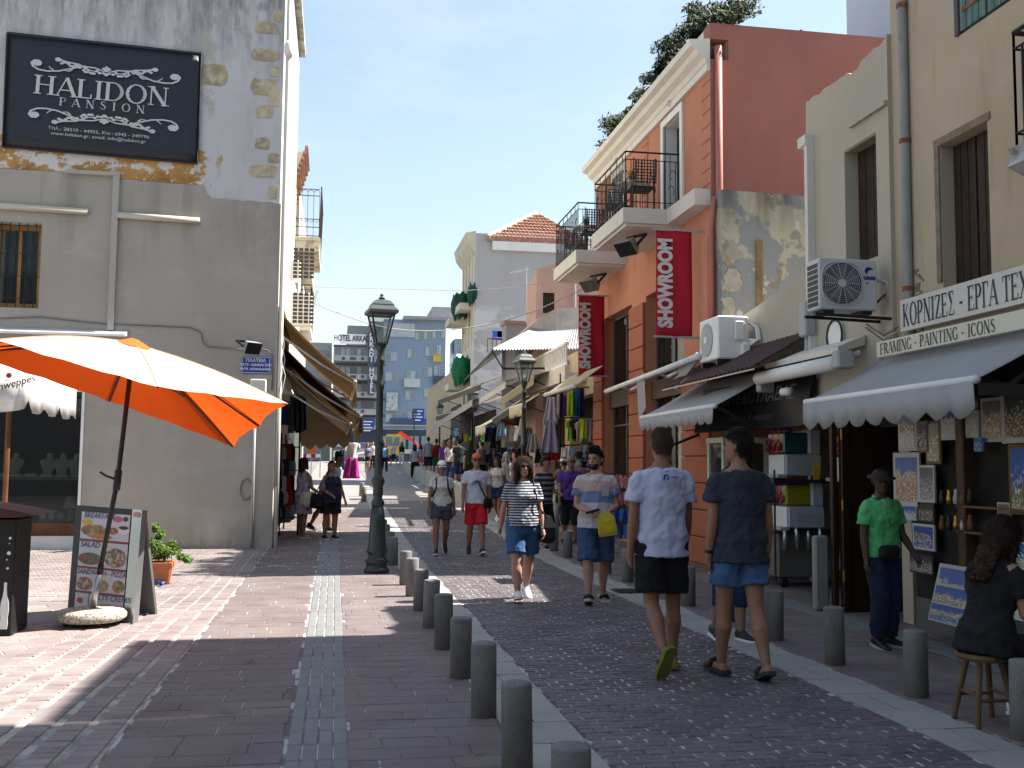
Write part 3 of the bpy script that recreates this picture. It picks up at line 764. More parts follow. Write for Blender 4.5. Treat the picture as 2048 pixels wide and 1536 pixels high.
serif('HALIDON', 0.36, PRW, bn, bm(203, 200), sx=1.2)
serif('PANSION', 0.155, PRW, bn, bm(204, 219), sx=1.12, gap=.62)
text('Τηλ.: 28210 - 44955, Κιν.: 6945 - 249796', 0.085, PRW, bn, bm(198, 265), ext=.001, sx=1.25)
text('www.halidon.gr, email: info@halidon.gr', 0.085, PRW, bn, bm(197, 275), ext=.001, sx=1.25)
def scroll(cpx, cpy, up):
    b = B(); M0 = bm(cpx, cpy); k = 0
    def rib(pts, ws):
        nonlocal k
        k += 1
        n = len(pts); L_ = []; R2 = []
        for i in range(n):
            a = Vector(pts[max(0, i - 1)]); c = Vector(pts[min(n - 1, i + 1)]); d = (c - a).normalized() if (c - a).length else Vector((1, 0))
            w = ws[0] + (ws[1] - ws[0]) * i / (n - 1); nrm = Vector((-d.y, d.x)) * w / 2
            p = Vector(pts[i]); L_.append((p.x + nrm.x, -.0004 * k, (p.y + nrm.y) * up)); R2.append((p.x - nrm.x, -.0004 * k, (p.y - nrm.y) * up))
        b.sheet([L_, R2], M0)
    def disc(x, y, r, n=9):
        nonlocal k
        k += 1
        b.add([(x + r * math.cos(2 * math.pi * i / n), -.0004 * k, (y + r * math.sin(2 * math.pi * i / n)) * up) for i in range(n)], [tuple(range(n))], M0)
    for sg in (1, -1):
        q = lambda L: [(sg * x, y) for x, y in L]
        rib(q([(.03, .02), (.2, .10), (.42, .12), (.62, .02), (.85, -.09), (1.05, -.12), (1.2, -.10), (1.3, -.02), (1.33, .08), (1.28, .15), (1.21, .15), (1.17, .1)]), (.035, .05))
        disc(sg * 1.23, .08, .085)
        rib(q([(.05, -.02), (.3, .02), (.5, .16), (.72, .19), (.86, .24)]), (.02, .05)); disc(sg * .87, .235, .06)
        for i in range(9): disc(sg * (.48 + .04 * i), .07 + .035 * math.sin(i * 1.3) + (.012 * i), .034)
        for i in range(6): disc(sg * (.12 + .05 * i), -.03 + .05 * math.sin(i * 1.9), .036)
        rib(q([(.35, .1), (.42, .0), (.36, -.06), (.3, -.03)]), (.05, .03)); rib(q([(.6, -.0), (.66, -.07), (.74, -.06)]), (.04, .02))
        rib(q([(.92, -.10), (1.0, -.02), (1.02, .02)]), (.03, .012))
    disc(0, .06, .05); disc(.05, .1, .035); disc(-.05, .1, .035); disc(0, .14, .035); disc(0, -.06, .045); disc(.05, -.03, .03); disc(-.05, -.03, .03)
    b.make('scrollwork', PRW, bn)
scroll(213, 146, .68); scroll(209, 237, -.68)
# street-name plate, floodlight
BLUE = mat('enamel_blue', (0.015, 0.06, 0.30), 0.35, 0.05, bump=0)
p0 = aY(483, 712, WY - .08); p1 = aY(540, 748, WY - .08)
sp = thing('street_name_plate', 'small blue street name plate with Greek and Latin lettering', 'street sign', (p0.x, WY - .03, p1.z))
b = B(); w, h = p1.x - p0.x, p0.z - p1.z
b.prism([(p0.x + .03, p1.z), (p1.x - .03, p1.z), (p1.x, p1.z + .03), (p1.x, p0.z - .03), (p1.x - .03, p0.z), (p0.x + .03, p0.z), (p0.x, p0.z - .03), (p0.x, p1.z + .03)], WY - .075, WY - .03); b.make('plate', BLUE, sp)
PW = mat('print_white', (0.7, 0.7, 0.7), 0.5, 0, bump=0)
cx = (p0.x + p1.x) / 2
for s, z, sz in (('ΠΛΑΤΕΙΑ', .76, .085), ('ΠΑΤΡ. ΑΘΗΝΑΓΟΡΑ', .50, .062), ('PATR. ATHINAGORA', .26, .060)):
    text(s, sz, PW, sp, T(cx, WY - .079, p1.z + h * z), bold=.0015)
b = B()
for x0, x1, z0, z1 in ((.02, w - .02, .012, .02), (.02, w - .02, h - .02, h - .012), (.012, .02, .02, h - .02), (w - .02, w - .012, .02, h - .02)): b.box(p0.x + x0, p0.x + x1, WY - .077, WY - .076, p1.z + z0, p1.z + z1)
b.make('border', PW, sp)
def floodlight(M, label, parent=None, col=None):
    t = thing('floodlight', label, 'floodlight', M.translation)
    b = B(); b.loft([[(-.11, 0, -.08), (.11, 0, -.08), (.11, 0, .08), (-.11, 0, .08)], [(-.17, -.16, -.12), (.17, -.16, -.12), (.17, -.16, .12), (-.17, -.16, .12)]], M); b.make('housing', col or GREYP, t)
    b = B(); b.box(-.16, .16, -.175, -.162, -.11, .11, M); b.make('lens', mat('flood_lens', (0.02, 0.02, 0.022), 0.15, 0), t)
    b = B(); b.box(-.19, -.175, -.1, .16, -.02, .02, M); b.box(.175, .19, -.1, .16, -.02, .02, M); b.box(-.19, .19, .16, .18, -.02, .02, M); b.make('bracket', BLACKM, t)
    return t
p = aY(498, 690, WY - .25); floodlight(T(p.x, p.y, p.z, rz=.7, rx=.5), 'grey floodlight on the wall above the blue street plate')

# ================================================================ left row beyond the corner
l2 = thing('balcony_house', 'cream house with iron balconies rising beyond the corner building', 'building', (-3, 27.3, 0))
b = B(); wall_holes(b, 27.05, 40, 0, 9.9, [(28.4, 30.6, 7.9, 9.5), (33.2, 35.5, 6.4, 8.2), (28, 39, .3, 3.3)], ML(-1.2), .3); b.make('facade', PL_C, l2)
b = B(); b.box(-9, -1.5, 27.0, 27.25, 0, 10.4); b.make('gable', PL_C, l2)
TILE = mat('roof_tile', (0.34, 0.175, 0.125), 0.85, 0.25, 5, 0.4, 30, stains=[((0.55, 0.42, 0.34), (5, 5, 5), 0.5, 0.65, 0.6)])
b = B()
for i in range(10):
    t0, t1 = i / 10, (i + 1) / 10
    f0 = lambda t: (-.93 - .45 * t, 10.08 - 1.45 * t)
    (xa, za), (xb, zb) = f0(t0), f0(t1)
    b.tube([(xa, 27.3, za), (xa - .01, 29.5, za)], .05, 6)
b.make('tile', TILE, l2, kind='stuff')
b = B(); b.add([(-1.0, 27.35, 9.95), (-1.5, 27.35, 8.5), (-2.3, 27.35, 8.5), (-2.3, 27.35, 9.95), (-1.0, 29.6, 9.95), (-1.5, 29.6, 8.5), (-2.3, 29.6, 8.5), (-2.3, 29.6, 9.95)], [(0, 1, 2, 3), (4, 7, 6, 5), (0, 4, 5, 1), (0, 3, 7, 4)]); b.make('verge', OFFWH, l2)
b = B(); b.box(-1.2, -.55, 28, 31.2, 7.42, 7.70); b.box(-1.2, -.53, 27.98, 31.22, 7.70, 7.80); b.make('balcony_slab', mat('balcony_concrete', (0.50, 0.46, 0.38), 0.9, 0.15, 2, .4, stains=[((0.16, 0.15, 0.14), (3, 3, 3), .5, .6, .7)]), l2)
b = B(); M = I4
def iron_end(x0, x1, y, z0, z1):
    for z in (z0 + .04, z0 + .28, z0 + .5, z1 - .2, z1 - .02): b.tube([(x0, y, z), (x1, y, z)], .012, 5)
    n = int((x1 - x0) / .13)
    for i in range(n + 1):
        x = x0 + (x1 - x0) * i / n
        b.tube([(x, y, z0), (x, y, z1 - .1)], .009, 4)
        if i < n:
            xm = x + (x1 - x0) / n / 2; r = (x1 - x0) / n / 2
            b.tube([(xm + r * math.cos(a), y, z1 - .12 + r * math.sin(a)) for a in [math.pi * k / 8 for k in range(9)]], .008, 4)
            b.tube([(xm + r * math.cos(a), y, z0 + .5 - r * math.sin(a)) for a in [math.pi * k / 8 for k in range(9)]], .008, 4)
iron_end(-1.2, -.56, 28.02, 7.8, 9.15)
for i in range(26): b.tube([(-.56, 28.02 + .125 * i, 7.8), (-.52, 28.02 + .125 * i, 9.2)], .012, 4)
b.tube([(-.52, 28.02, 9.2), (-.52, 31.2, 9.2)], .018, 5); b.tube([(-.55, 28.02, 7.9), (-.55, 31.2, 7.9)], .014, 5)
b.make('balcony_railing', mat('iron_brown', (0.06, 0.035, 0.03), 0.6), l2)
b = B(); b.box(-1.2, -.85, 33, 36, 5.9, 6.08); b.loft([[(-1.2, y, 5.5), (-.95, y, 5.9), (-1.2, y, 5.9)] for y in (33.2, 33.4)]); b.make('balcony_slab', OFFWH, l2)
railing(l2, ML(-1.2), 33, 36, 6.08, 7.35, -.33, BLACKM, .12, .01, .35, ends=0)
b = B()
for i in range(7):
    b.tube([(-1.2 + .05 * i, 33.02, 6.1), (-1.2 + .05 * i + .25, 33.02, 7.2)], .008, 4); b.tube([(-.86 - .05 * i, 33.02, 6.1), (-1.11 - .05 * i, 33.02, 7.2)], .008, 4)
b.make('railing', BLACKM, l2)
cornice(l2, ML(-1.2), 33, 40, 8.0, [(0, 0), (.12, .05), (.28, .12), (.3, .3), (0, .34)], PL_C)
def box_ac(name, M, label, w=.8, h=.6, d=.3):
    t = thing(name, label, 'air conditioner', M.translation)
    b = B(); b.bbox(-w / 2, w / 2, -d / 2, d / 2, 0, h, .02, M); b.make('casing', WHITE, t)
    b = B(); b.lathe([(h * .40, 0), (h * .40, .01), (.001, .012)], 20, M @ T(-w * .12, -d / 2 - .001, h / 2, rx=math.pi / 2)); b.make('fan_grille', mat('ac_dark', (0.05, 0.05, 0.055), 0.6), t)
    b = B()
    for i in range(7): b.box(-w / 2 - .012, -w / 2, -d / 2 + .03 + .04 * i, -d / 2 + .05 + .04 * i, .04, h - .04, M)
    b.make('side_grille', mat('ac_dark', (0.05, 0.05, 0.055), 0.6), t)
    return t
def grid_ac(x, y, z, label, w=.62, h=.85, d=.3):
    t = thing('air_conditioner', label, 'air conditioner', (x, y, z))
    b = B(); b.bbox(x, x + w, y, y + d, z, z + h, .02); b.make('casing', WHITE, t)
    b = B()
    for i in range(4):
        for j in range(8): b.box(x + .05 + i * .13, x + .05 + i * .13 + .1, y - .006, y + .001, z + .06 + j * .095, z + .06 + j * .095 + .07)
    b.make('grille', mat('ac_dark', (0.05, 0.05, 0.055), 0.6), t)
grid_ac(-1.12, 24.9, 4.95, 'white air conditioner with grid vents below the iron balconies', .50, .8)
grid_ac(-1.14, 24.95, 6.05, 'small white air conditioner above the grid-vented one', .22, .5)

# beige awnings over the left shops
AWB = mat('beige_awning', (0.33, 0.255, 0.16), 0.85, 0.14, 1.5, 0.2, 200, trans=0.3, stains=[((0.28, 0.19, 0.1), (.8, .8, 6), .45, .7, .5)])
AWS = mat('beige_awning_pale', (0.42, 0.35, 0.25), 0.85, 0.1, 1.5, 0.2, 200, trans=0.35)
def left_awning(y0, y1, zw, xo, zo, label, material, val=.25):
    t = thing('shop_awning', label, 'awning', (-1.14, y0, zw), group='beige awnings of the left shops')
    awning(t, ML(-1.14), y0, y1, zw, xo + 1.14, zw - zo, material, val, .35, 10, .06, bar=mat('awning_bar', (0.5, 0.42, 0.3), .5))
    b = B()
    for y in (y0 + .12, y1 - .12):
        m = Vector((-1.12, y, zw - .45)); e = Vector(((xo - 1.14) / 2 + .1, y, (zw + zo) / 2 - .35)); q = Vector((xo - .05, y, zo))
        b.tube([m, e, q], .022, 6)
    b.each('folding_arm', mat('arm_grey', (0.4, 0.39, 0.37), .4, metal=.5), t)
    b = B(); b.tube([(-1.10, y0, zw + .02), (-1.10, y1, zw + .02)], .07, 10); b.make('roller', material, t, smooth=True)
left_awning(20.2, 25.5, 4.60, .36, 3.25, 'topmost steep beige awning nearest the corner building', AWB, .3)
left_awning(20.7, 28.5, 4.05, .50, 2.60, 'middle beige awning below the topmost one on the left', AWB, .28)
left_awning(20.7, 33.0, 3.62, .30, 2.45, 'lowest wide beige awning shading the bag shop', AWS, .28)
t = thing('awning_curtain', 'beige cloth side curtain with scalloped hem under the left awnings', 'curtain', (-.8, 26, 2.3))
def curtain(pts, Y, m, nm):
    P = [aY(x, y, Y) for x, y in pts]; b = B(); n = len(P)
    b.add([tuple(p) for p in P], [tuple(range(n))]); return solid(b.make(nm, m, t), .01)
hem = [(700 - k * 4.6, 886 + 9 * abs(math.sin(k * math.pi / 5)) + k * .2) for k in range(22)]
curtain([(582, 735), (640, 790), (690, 850), (704, 878)] + hem + [(592, 830)], 27.5, AWB, 'side_cloth')
# ================================================================ right side, near to far
PL_Y = mat('aged_cream_plaster', (0.43, 0.35, 0.25), 0.92, 0.07, 0.8, 0.4, 20, 0.008, stains=[((0.36, 0.27, 0.165), (0.9, 0.9, 0.45), 0.48, 0.7, 0.7), ((0.24, 0.17, 0.10), (3, 3, 0.5), 0.58, 0.75, 0.6), ((0.42, 0.37, 0.31), (1.3, 1.3, 1.3), 0.55, 0.7, 0.5), ((0.15, 0.12, 0.09), (14, 14, 6), 0.68, 0.74, 0.7)])
PL_Z = mat('pale_stone_plaster', (0.42, 0.375, 0.305), 0.92, 0.05, 0.8, 0.35, 18, 0.01, stains=[((0.38, 0.34, 0.28), (1.2, 1.2, 0.5), 0.5, 0.72, 0.5), ((0.42, 0.40, 0.36), (1.6, 1.6, 1.6), 0.55, 0.7, 0.4)])
DKWOOD = mat('dark_brown_boards', (0.028, 0.016, 0.011), 0.7, 0.35, 6, 0.3, 40, stains=[((0.09, 0.04, 0.02), (40, 40, 1.5), 0.58, 0.7, 0.7)])
TEAL = mat('weathered_teal_boards', (0.075, 0.155, 0.145), 0.85, 0.25, 5, 0.4, 40, stains=[((0.19, 0.22, 0.20), (30, 30, 1.2), 0.48, 0.62, 0.8), ((0.03, 0.06, 0.06), (40, 40, 1.5), 0.58, 0.7, 0.6)])
RUST = mat('rusty_iron', (0.22, 0.09, 0.035), 0.8, 0.3, 9)
# --- near house with the framing shop
n1 = thing('framing_shop_house', 'tall stained cream house with the framing shop signs and grey awning', 'building', (6.2, 6, 0))
M1 = MR(6.0)
b = B(); wall_holes(b, -10.2, -7.16, 0, 9.25, [(-9.32, -8.55, 3.42, 4.9), (-8.92, -8.05, 5.9, 7.6), (-7.8, -7.25, 4.3, 6.6), (-10.0, -7.25, 0, 2.72)], M1, .4); b.make('facade', PL_Y, n1)
b = B(); b.box(6.4, 14, 10.18, 10.2, 0, 9.25); b.box(6.02, 14, 7.18, 10.17, 9.23, 9.26); b.make('side_wall', PL_Y, n1)
th = thing('tall_side_house', 'tall cream house continuing the right row beside the viewer', 'building', (6.2, -5, 0))
b = B(); wall_holes(b, -7.14, 22, 0, 12.6, [(-6, -4.8, 4, 6.2), (-3, -1.8, 4, 6.2), (0, 1.2, 4, 6.2), (-5.5, 4, .2, 2.8)], M1, .4); b.make('facade', PL_Y, th)
b = B(); b.box(6.4, 14, -22, 7.13, 12.5, 12.6); b.box(6.4, 14, 7.12, 7.14, 0, 12.5); b.box(6.6, 6.7, -21.9, 7.1, 0, 12.4); b.make('roof', PL_Y, th)
rb_ = thing('unseen_rear_house', 'added unseen house mass behind the viewer that cuts skylight', 'building', (-10, -16, 0))
b = B(); b.box(-30, 5.9, -17, -16, 0, 11.5); b.make('facade', PL_Z, rb_)  # added mass behind the camera, cuts skylight on the facing walls
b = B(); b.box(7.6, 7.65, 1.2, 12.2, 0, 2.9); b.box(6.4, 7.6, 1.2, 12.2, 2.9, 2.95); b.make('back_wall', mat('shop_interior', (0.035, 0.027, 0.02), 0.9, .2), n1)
def shutter(parent, M, u0, u1, z0, z1, y, material, n=5, strap=True, name='shutter'):
    b = B(); w = (u1 - u0) / n
    s = b.box(u0, u1, y + .03, y + .045, z0, z1, M).make(name, material, parent)
    for i in range(n):
        p = B(); p.box(u0 + w * i + .006, u0 + w * (i + 1) - .006, y, y + .03, z0, z1, M); p.make('board', material, s)
    if strap:
        for z in (z0 + (z1 - z0) * .12, z0 + (z1 - z0) * .8):
            p = B(); p.prism([(u0 + .05, z - .02), (u1 - .06, z - .012), (u1 - .02, z), (u1 - .06, z + .012), (u0 + .05, z + .02)], y - .012, y - .001, M); p.make('strap_hinge', RUST, s)
    return s
shutter(n1, M1, -9.315, -8.945, 3.425, 4.895, .14, DKWOOD, 3, False); shutter(n1, M1, -8.925, -8.555, 3.425, 4.895, .14, DKWOOD, 3, False)
b = B(); b.box(-9.42, -8.5, -.012, .15, 4.903, 4.98, M1); b.box(-9.40, -9.325, -.02, .2, 3.5, 4.895, M1); b.make('lintel', mat('grey_timber', (0.19, 0.15, 0.10), .9, .3, 8), n1)
shutter(n1, M1, -8.90, -8.50, 5.92, 7.58, -.02, TEAL, 4); shutter(n1, M1, -8.47, -8.07, 5.92, 7.58, -.02, TEAL, 4)
b = B(); b.box(-8.98, -8.92, -.03, .1, 5.9, 7.6, M1); b.box(-8.05, -8.0, -.03, .1, 5.9, 7.6, M1); b.make('shutter_frame', mat('violet_timber', (0.10, 0.08, 0.10), .8), n1)
b = B(); b.tube([(5.95, 9.88, z) for z in (2.6, 3.6, 4.3, 5.0, 6.0, 9.2)], .052, 10); b.make('drainpipe', mat('zinc_pipe', (0.27, 0.265, 0.26), 0.55, 0.12, 3, stains=[((0.2, 0.13, 0.07), (4, 4, 2), .6, .7, .7)]), n1, smooth=True)
for z in (3.5, 5.1, 6.6):
    b = B(); b.tube([(5.95, 9.88, z), (5.95, 9.88, z + .05)], .06, 10); b.make('pipe_clip', RUST, n1)
b = B()
for k in range(24):
    y = 9.72 + random.uniform(-.08, .08)
    b.box(5.994, 5.9985, y, y + random.uniform(.03, .10), 3.0 + k * .03, 3.03 + k * .03)
b.make('stone_patch', mat('bare_stone', (0.2, 0.14, 0.11), .95, .3, 9), n1)
b = B(); b.loft([[(5.45, y, 4.12), (5.5, y, 4.22), (5.45, y, 4.27), (6.0, y, 4.27), (6.0, y, 3.95), (5.75, y, 3.98)] for y in (6.0, 7.52)]); b.make('balcony_slab', mat('grey_marble', (0.42, 0.42, 0.42), .6, .2, 4, stains=[((.15, .15, .15), (6, 6, 6), .5, .62, .7)]), n1)
railing(n1, M1, -7.46, -6.02, 4.27, 5.25, -.5, BLACKM, .1, .011, .3, ends=0)
# --- sign boards
def signboard(name, label, X, y_far, y_near, z0, z1, material, thick=.05):
    t = thing(name, label, 'sign', (X, y_far, z0))
    b = B(); b.box(-y_far, -y_near, -thick, 0, z0, z1, MR(X)); b.make('board', material, t)
    return t
SB = mat('sign_cream', (0.56, 0.54, 0.49), 0.6, 0.05, 2, .05)
INK = mat('sign_ink', (0.03, 0.045, 0.055), 0.6, 0.1, bump=0)
y0 = aX(1809, 630, 5.86).y
s1 = signboard('shop_sign', 'long cream board with tall Greek roman letters above the awning', 5.86, y0, 5.2, 3.05, 3.38, SB)
serif('ΚΟPNIZEΣ - EPΓA TEXNHΣ ΔP'.replace('Κ', 'K').replace('Ο', 'O'), .235, INK, s1, MR(5.86) @ T(-y0 + .06, -.052, 3.095), sx=.60, align='LEFT', gap=.1)
y0 = aX(1762, 705, 5.72).y
s2 = signboard('shop_sign', 'lower cream board reading framing painting icons in roman capitals', 5.72, y0, 5.2, 2.80, 2.965, mat('sign_ivory', (0.58, 0.55, 0.45), .6, .05, 2, .05))
serif('FRAMING - PAINTING - ICONS', .118, INK, s2, MR(5.72) @ T(-y0 + .08, -.052, 2.822), sx=.86, align='LEFT', gap=.1)
# --- framing shop awning
AWG = mat('grey_white_awning', (0.36, 0.36, 0.36), 0.85, 0.05, 1.5, 0.15, 160, trans=0.12, stains=[((0.3, 0.3, 0.3), (1, 1, 5), .55, .75, .4)])
t = thing('shop_awning', 'grey white scalloped awning over the framing shop', 'awning', (6, 9, 2.4))
awning(t, MR(5.97), -10.35, -7.35, 2.86, .97, .53, AWG, .29, .33, 14, .03)
b = B(); b.tube([(5.97, 7.45, 2.75), (5.4, 7.5, 2.3), (5.02, 7.45, 2.33)], .03, 6); b.tube([(5.97, 10.2, 2.75), (5.4, 10.2, 2.3), (5.02, 10.2, 2.33)], .03, 6); b.each('folding_arm', BLACKM, t)
b = B(); b.tube([(5.93, 7.3, 2.88), (5.93, 10.4, 2.88)], .06, 10); b.make('roller', WHITE, t, smooth=True)
b = B(); b.box(5.0, 5.97, 7.33, 7.345, 2.2, 2.3); b.make('end_strap', BLACKM, t)

# --- narrow pale house with ragged top
n2 = thing('ragged_top_house', 'narrow pale plaster house with broken ragged top and two air conditioners', 'building', (6, 11.2, 0))
M2 = MR(5.95)
b = B(); wall_holes(b, -12.2, -10.2, 2.75, 6.05, [(-11.2, -10.47, 4.0, 5.42)], M2, .45); b.make('facade', PL_Z, n2)
b = B(); pol = [(-12.2, 6.05)]
u = -12.2
while u < -10.25: pol.append((u + random.uniform(0, .03), 6.33 + .12 * math.sin(u * 3) * .3 + random.uniform(-.03, .03) + .03 * (u + 12.2))); u += .09
pol += [(-10.2, 6.45), (-10.2, 6.05)]
b.prism(pol, 0, .45, M2); b.make('ragged_parapet', PL_Z, n2)
b = B(); b.box(6.4, 12, 12.15, 12.2, 0, 6.05); b.box(6.4, 12, 10.21, 12.15, 6.0, 6.04); b.make('side_wall', PL_Z, n2)
shutter(n2, M2, -11.195, -10.475, 4.002, 5.398, .17, DKWOOD, 4, False)
b = B(); b.box(-11.198, -10.472, .01, .16, 5.40, 5.418, M2)
b.make('lintel', mat('bleached_timber', (0.27, 0.23, 0.16), .9, .25, 9), n2)
b = B(); b.box(-11.0, -10.2, -.05, 0, 5.64, 5.69, M2); b.make('ledge', PL_Z, n2)
b = B(); b.box(-12.06, -11.98, -.10, -.001, 3.05, 5.75, M2); b.box(-12.2, -11.98, -.12, -.001, 5.751, 5.88, M2); b.make('gutter_pipe', OFFWH, n2)
b = B(); b.box(-12.2, -10.0, -.02, .4, 2.45, 2.748, M2); b.make('shop_front', PL_Z, n2)
b = B(); b.box(-12.0, -10.15, .25, .28, 2.1, 2.4, M2); b.make('transom', mat('dark_frame', (.03, .03, .035), .4), n2)
b = B(); b.box(-11.9, -11.35, .24, .245, 2.2, 2.32, M2); b.make('transom_pane', mat('pale_pane', (.45, .45, .43), .3), n2)
b = B(); b.loft([[(-y, -.02, 3.03), (-y, -.36, 2.93), (-y, -.36, 3.0), (-y, -.02, 3.14)] for y in (12.75, 10.75)], M2); b.make('fascia', OFFWH, n2)
b = B(); b.tube([(5.50, 12.75, 2.80), (5.50, 10.62, 2.80)], .085, 14); b.make('rolled_awning', WHITE, n2, smooth=True)
b = B(); b.tube([(5.50, 10.62, 2.80), (5.52, 10.52, 2.82), (5.7, 10.45, 2.9)], .035, 7); b.bbox(5.42, 5.62, 10.42, 10.58, 2.72, 2.92, .02); b.make('awning_motor', GREYP, n2)
b = B(); b.lathe([(.001, 0), (.05, .005), (.055, .16), (.001, .17)], 12, T(5.55, 12.15, 2.58, rx=math.pi / 2, rz=.3)); b.make('camera', WHITE, n2, smooth=True)
b = B(); b.lathe([(.001, 0), (.032, .001), (.001, .012)], 12, T(5.55, 12.14, 2.58, rx=math.pi / 2, rz=.3)); b.make('camera_lens', DARK, n2)
b = B(); b.bbox(5.78, 5.93, 11.95, 12.15, 3.28, 3.72, .02); b.make('junction_box', GREYP, n2)
b = B(); b.tube([(5.86, 12.05, 3.28), (5.85, 12.05, 3.05), (5.84, 12.15, 2.9)], .04, 8); b.make('conduit', GREYP, n2, smooth=True)
b = B(); b.tube([(6.86, 14.05, z) for z in (0, 2.9)], .05, 9); b.make('drainpipe', OFFWH, n2, smooth=True)
b = B(); b.box(6.9, 7.15, 13.95, 14.15, 0, 2.9); b.make('pillar', PL_Z, n2)
for k in range(4): cable('cable', [(5.85, 12.1 + .1 * k, 3.0 - .02 * k), (5.9, 12.9 + .2 * k, 3.02 - .1 * k), (5.95, 13.6, 2.95 - .03 * k)], .008, CABLE, n2)
b = B(); b.lathe([(.19, -.012), (.19, .012)], 24, T(5.93, 11.45, 3.22, rz=-math.pi / 2, rx=math.pi / 2)); b.make('round_sign', WHITE, n2)
b = B(); b.tube([(5.91, 11.45 + .19 * math.cos(a), 3.22 + .19 * math.sin(a)) for a in [2 * math.pi * k / 24 for k in range(25)]], .014, 5); b.make('sign_ring', BLACKM, n2)
# --- air conditioner with round fan, on its bracket
ax, ay, az = 5.10, 10.20, 3.33
ac = thing('air_conditioner', 'white air conditioner with round fan and blue logo on black bracket', 'air conditioner', (ax + .34, ay, az))
ACG = mat('ac_grey_white', (0.50, 0.51, 0.52), .45, .04, bump=.02)
b = B(); b.bbox(ax, ax + .68, ay, ay + .30, az, az + .56, .015); b.make('casing', ACG, ac)
b = B(); c0 = (ax + .26, ay - .004, az + .285); b.lathe([(.225, 0), (.225, .012), (.001, .012)], 32, T(*c0, rx=math.pi / 2)); b.make('fan_opening', mat('ac_dark', (.05, .05, .055), .6), ac)
b = B()
for k in range(5):
    a = k * 2 * math.pi / 5; pts = []
    b.add([(c0[0] + .04 * math.cos(a), ay - .018, c0[2] + .04 * math.sin(a)), (c0[0] + .2 * math.cos(a + .1), ay - .018, c0[2] + .2 * math.sin(a + .1)), (c0[0] + .2 * math.cos(a + .8), ay - .020, c0[2] + .2 * math.sin(a + .8)), (c0[0] + .04 * math.cos(a + .9), ay - .020, c0[2] + .04 * math.sin(a + .9))], [(0, 1, 2, 3)])
b.make('fan', mat('fan_grey', (.12, .12, .13), .6), ac)
b = B()
for rr in [.045 + .0225 * i for i in range(9)]: b.tube([(c0[0] + rr * math.cos(a), ay - .024, c0[2] + rr * math.sin(a)) for a in [2 * math.pi * k / 24 for k in range(25)]], .0022, 4)
for k in range(14): b.tube([(c0[0] + .05 * math.cos(k * .4488), ay - .026, c0[2] + .05 * math.sin(k * .4488)), (c0[0] + .225 * math.cos(k * .4488), ay - .02, c0[2] + .225 * math.sin(k * .4488))], .0035, 4)
b.tube([(c0[0] + .232 * math.copysign(abs(math.cos(a)) ** .6, math.cos(a)), ay - .008, c0[2] + .232 * math.copysign(abs(math.sin(a)) ** .6, math.sin(a))) for a in [2 * math.pi * k / 40 for k in range(41)]], .008, 5)
b.lathe([(.05, 0), (.045, .012), (.001, .014)], 16, T(c0[0], ay - .018, c0[2], rx=math.pi / 2))
b.make('fan_guard', ACG, ac)
b = B()
for i in range(8): b.box(ax - .006, ax + .001, ay + .03, ay + .14, az + .04 + i * .06, az + .04 + i * .06 + .045); b.box(ax - .006, ax + .001, ay + .155, ay + .265, az + .04 + i * .06, az + .04 + i * .06 + .045)
b.make('side_grille', mat('ac_dark', (.05, .05, .055), .6), ac)
LB = mat('logo_blue', (.01, .02, .14), .5, 0, bump=0)
text('GREE', .052, LB, ac, T(ax + .585, ay - .003, az + .355), bold=.002, sx=1.15)
b = B(); b.prism([(ax + .545, az + .40), (ax + .53, az + .44), (ax + .555, az + .475), (ax + .60, az + .475), (ax + .635, az + .445), (ax + .60, az + .45), (ax + .57, az + .435), (ax + .56, az + .40)], ay - .004, ay - .001); b.make('logo', LB, ac)
b = B(); b.lathe([(.012, 0), (.012, .002)], 10, T(ax + .56, ay - .001, az + .30, rx=math.pi / 2)); b.make('logo', mat('logo_red', (.35, .02, .02), .5, 0, bump=0), ac)
b = B(); b.tube([(ax - .04, ay + .03, az - .05), (ax + .95, ay + .03, az - .08)], .022, 4); b.tube([(ax - .04, ay + .27, az - .05), (ax + .95, ay + .27, az - .08)], .022, 4)
b.box(ax + .06, ax + .18, ay + .02, ay + .28, az - .04, az); b.box(ax + .5, ax + .62, ay + .02, ay + .28, az - .04, az); b.tube([(ax + .6, ay + .15, az - .04), (ax + .88, ay + .15, az + .25), (ax + .88, ay + .15, az - .35)], .03, 4); b.make('bracket', BLACKM, ac)
b = B(); b.tube([(ax + .68, ay + .2, az + .3), (ax + .78, ay + .18, az + .38), (ax + .86, ay + .1, az + .33), (ax + .9, ay + .05, az + .05)], .028, 8); b.make('hose', ACG, ac, smooth=True)
for k in range(4): cable('cable', [(ax + .7, ay + .3, az - .1 - .02 * k), (ax + .8, ay + .1, az - .25 - .03 * k), (ax + .86, ay - .1, az - .18 - .05 * k)], .008, [CABLE, CABLEW][k % 2], ac)
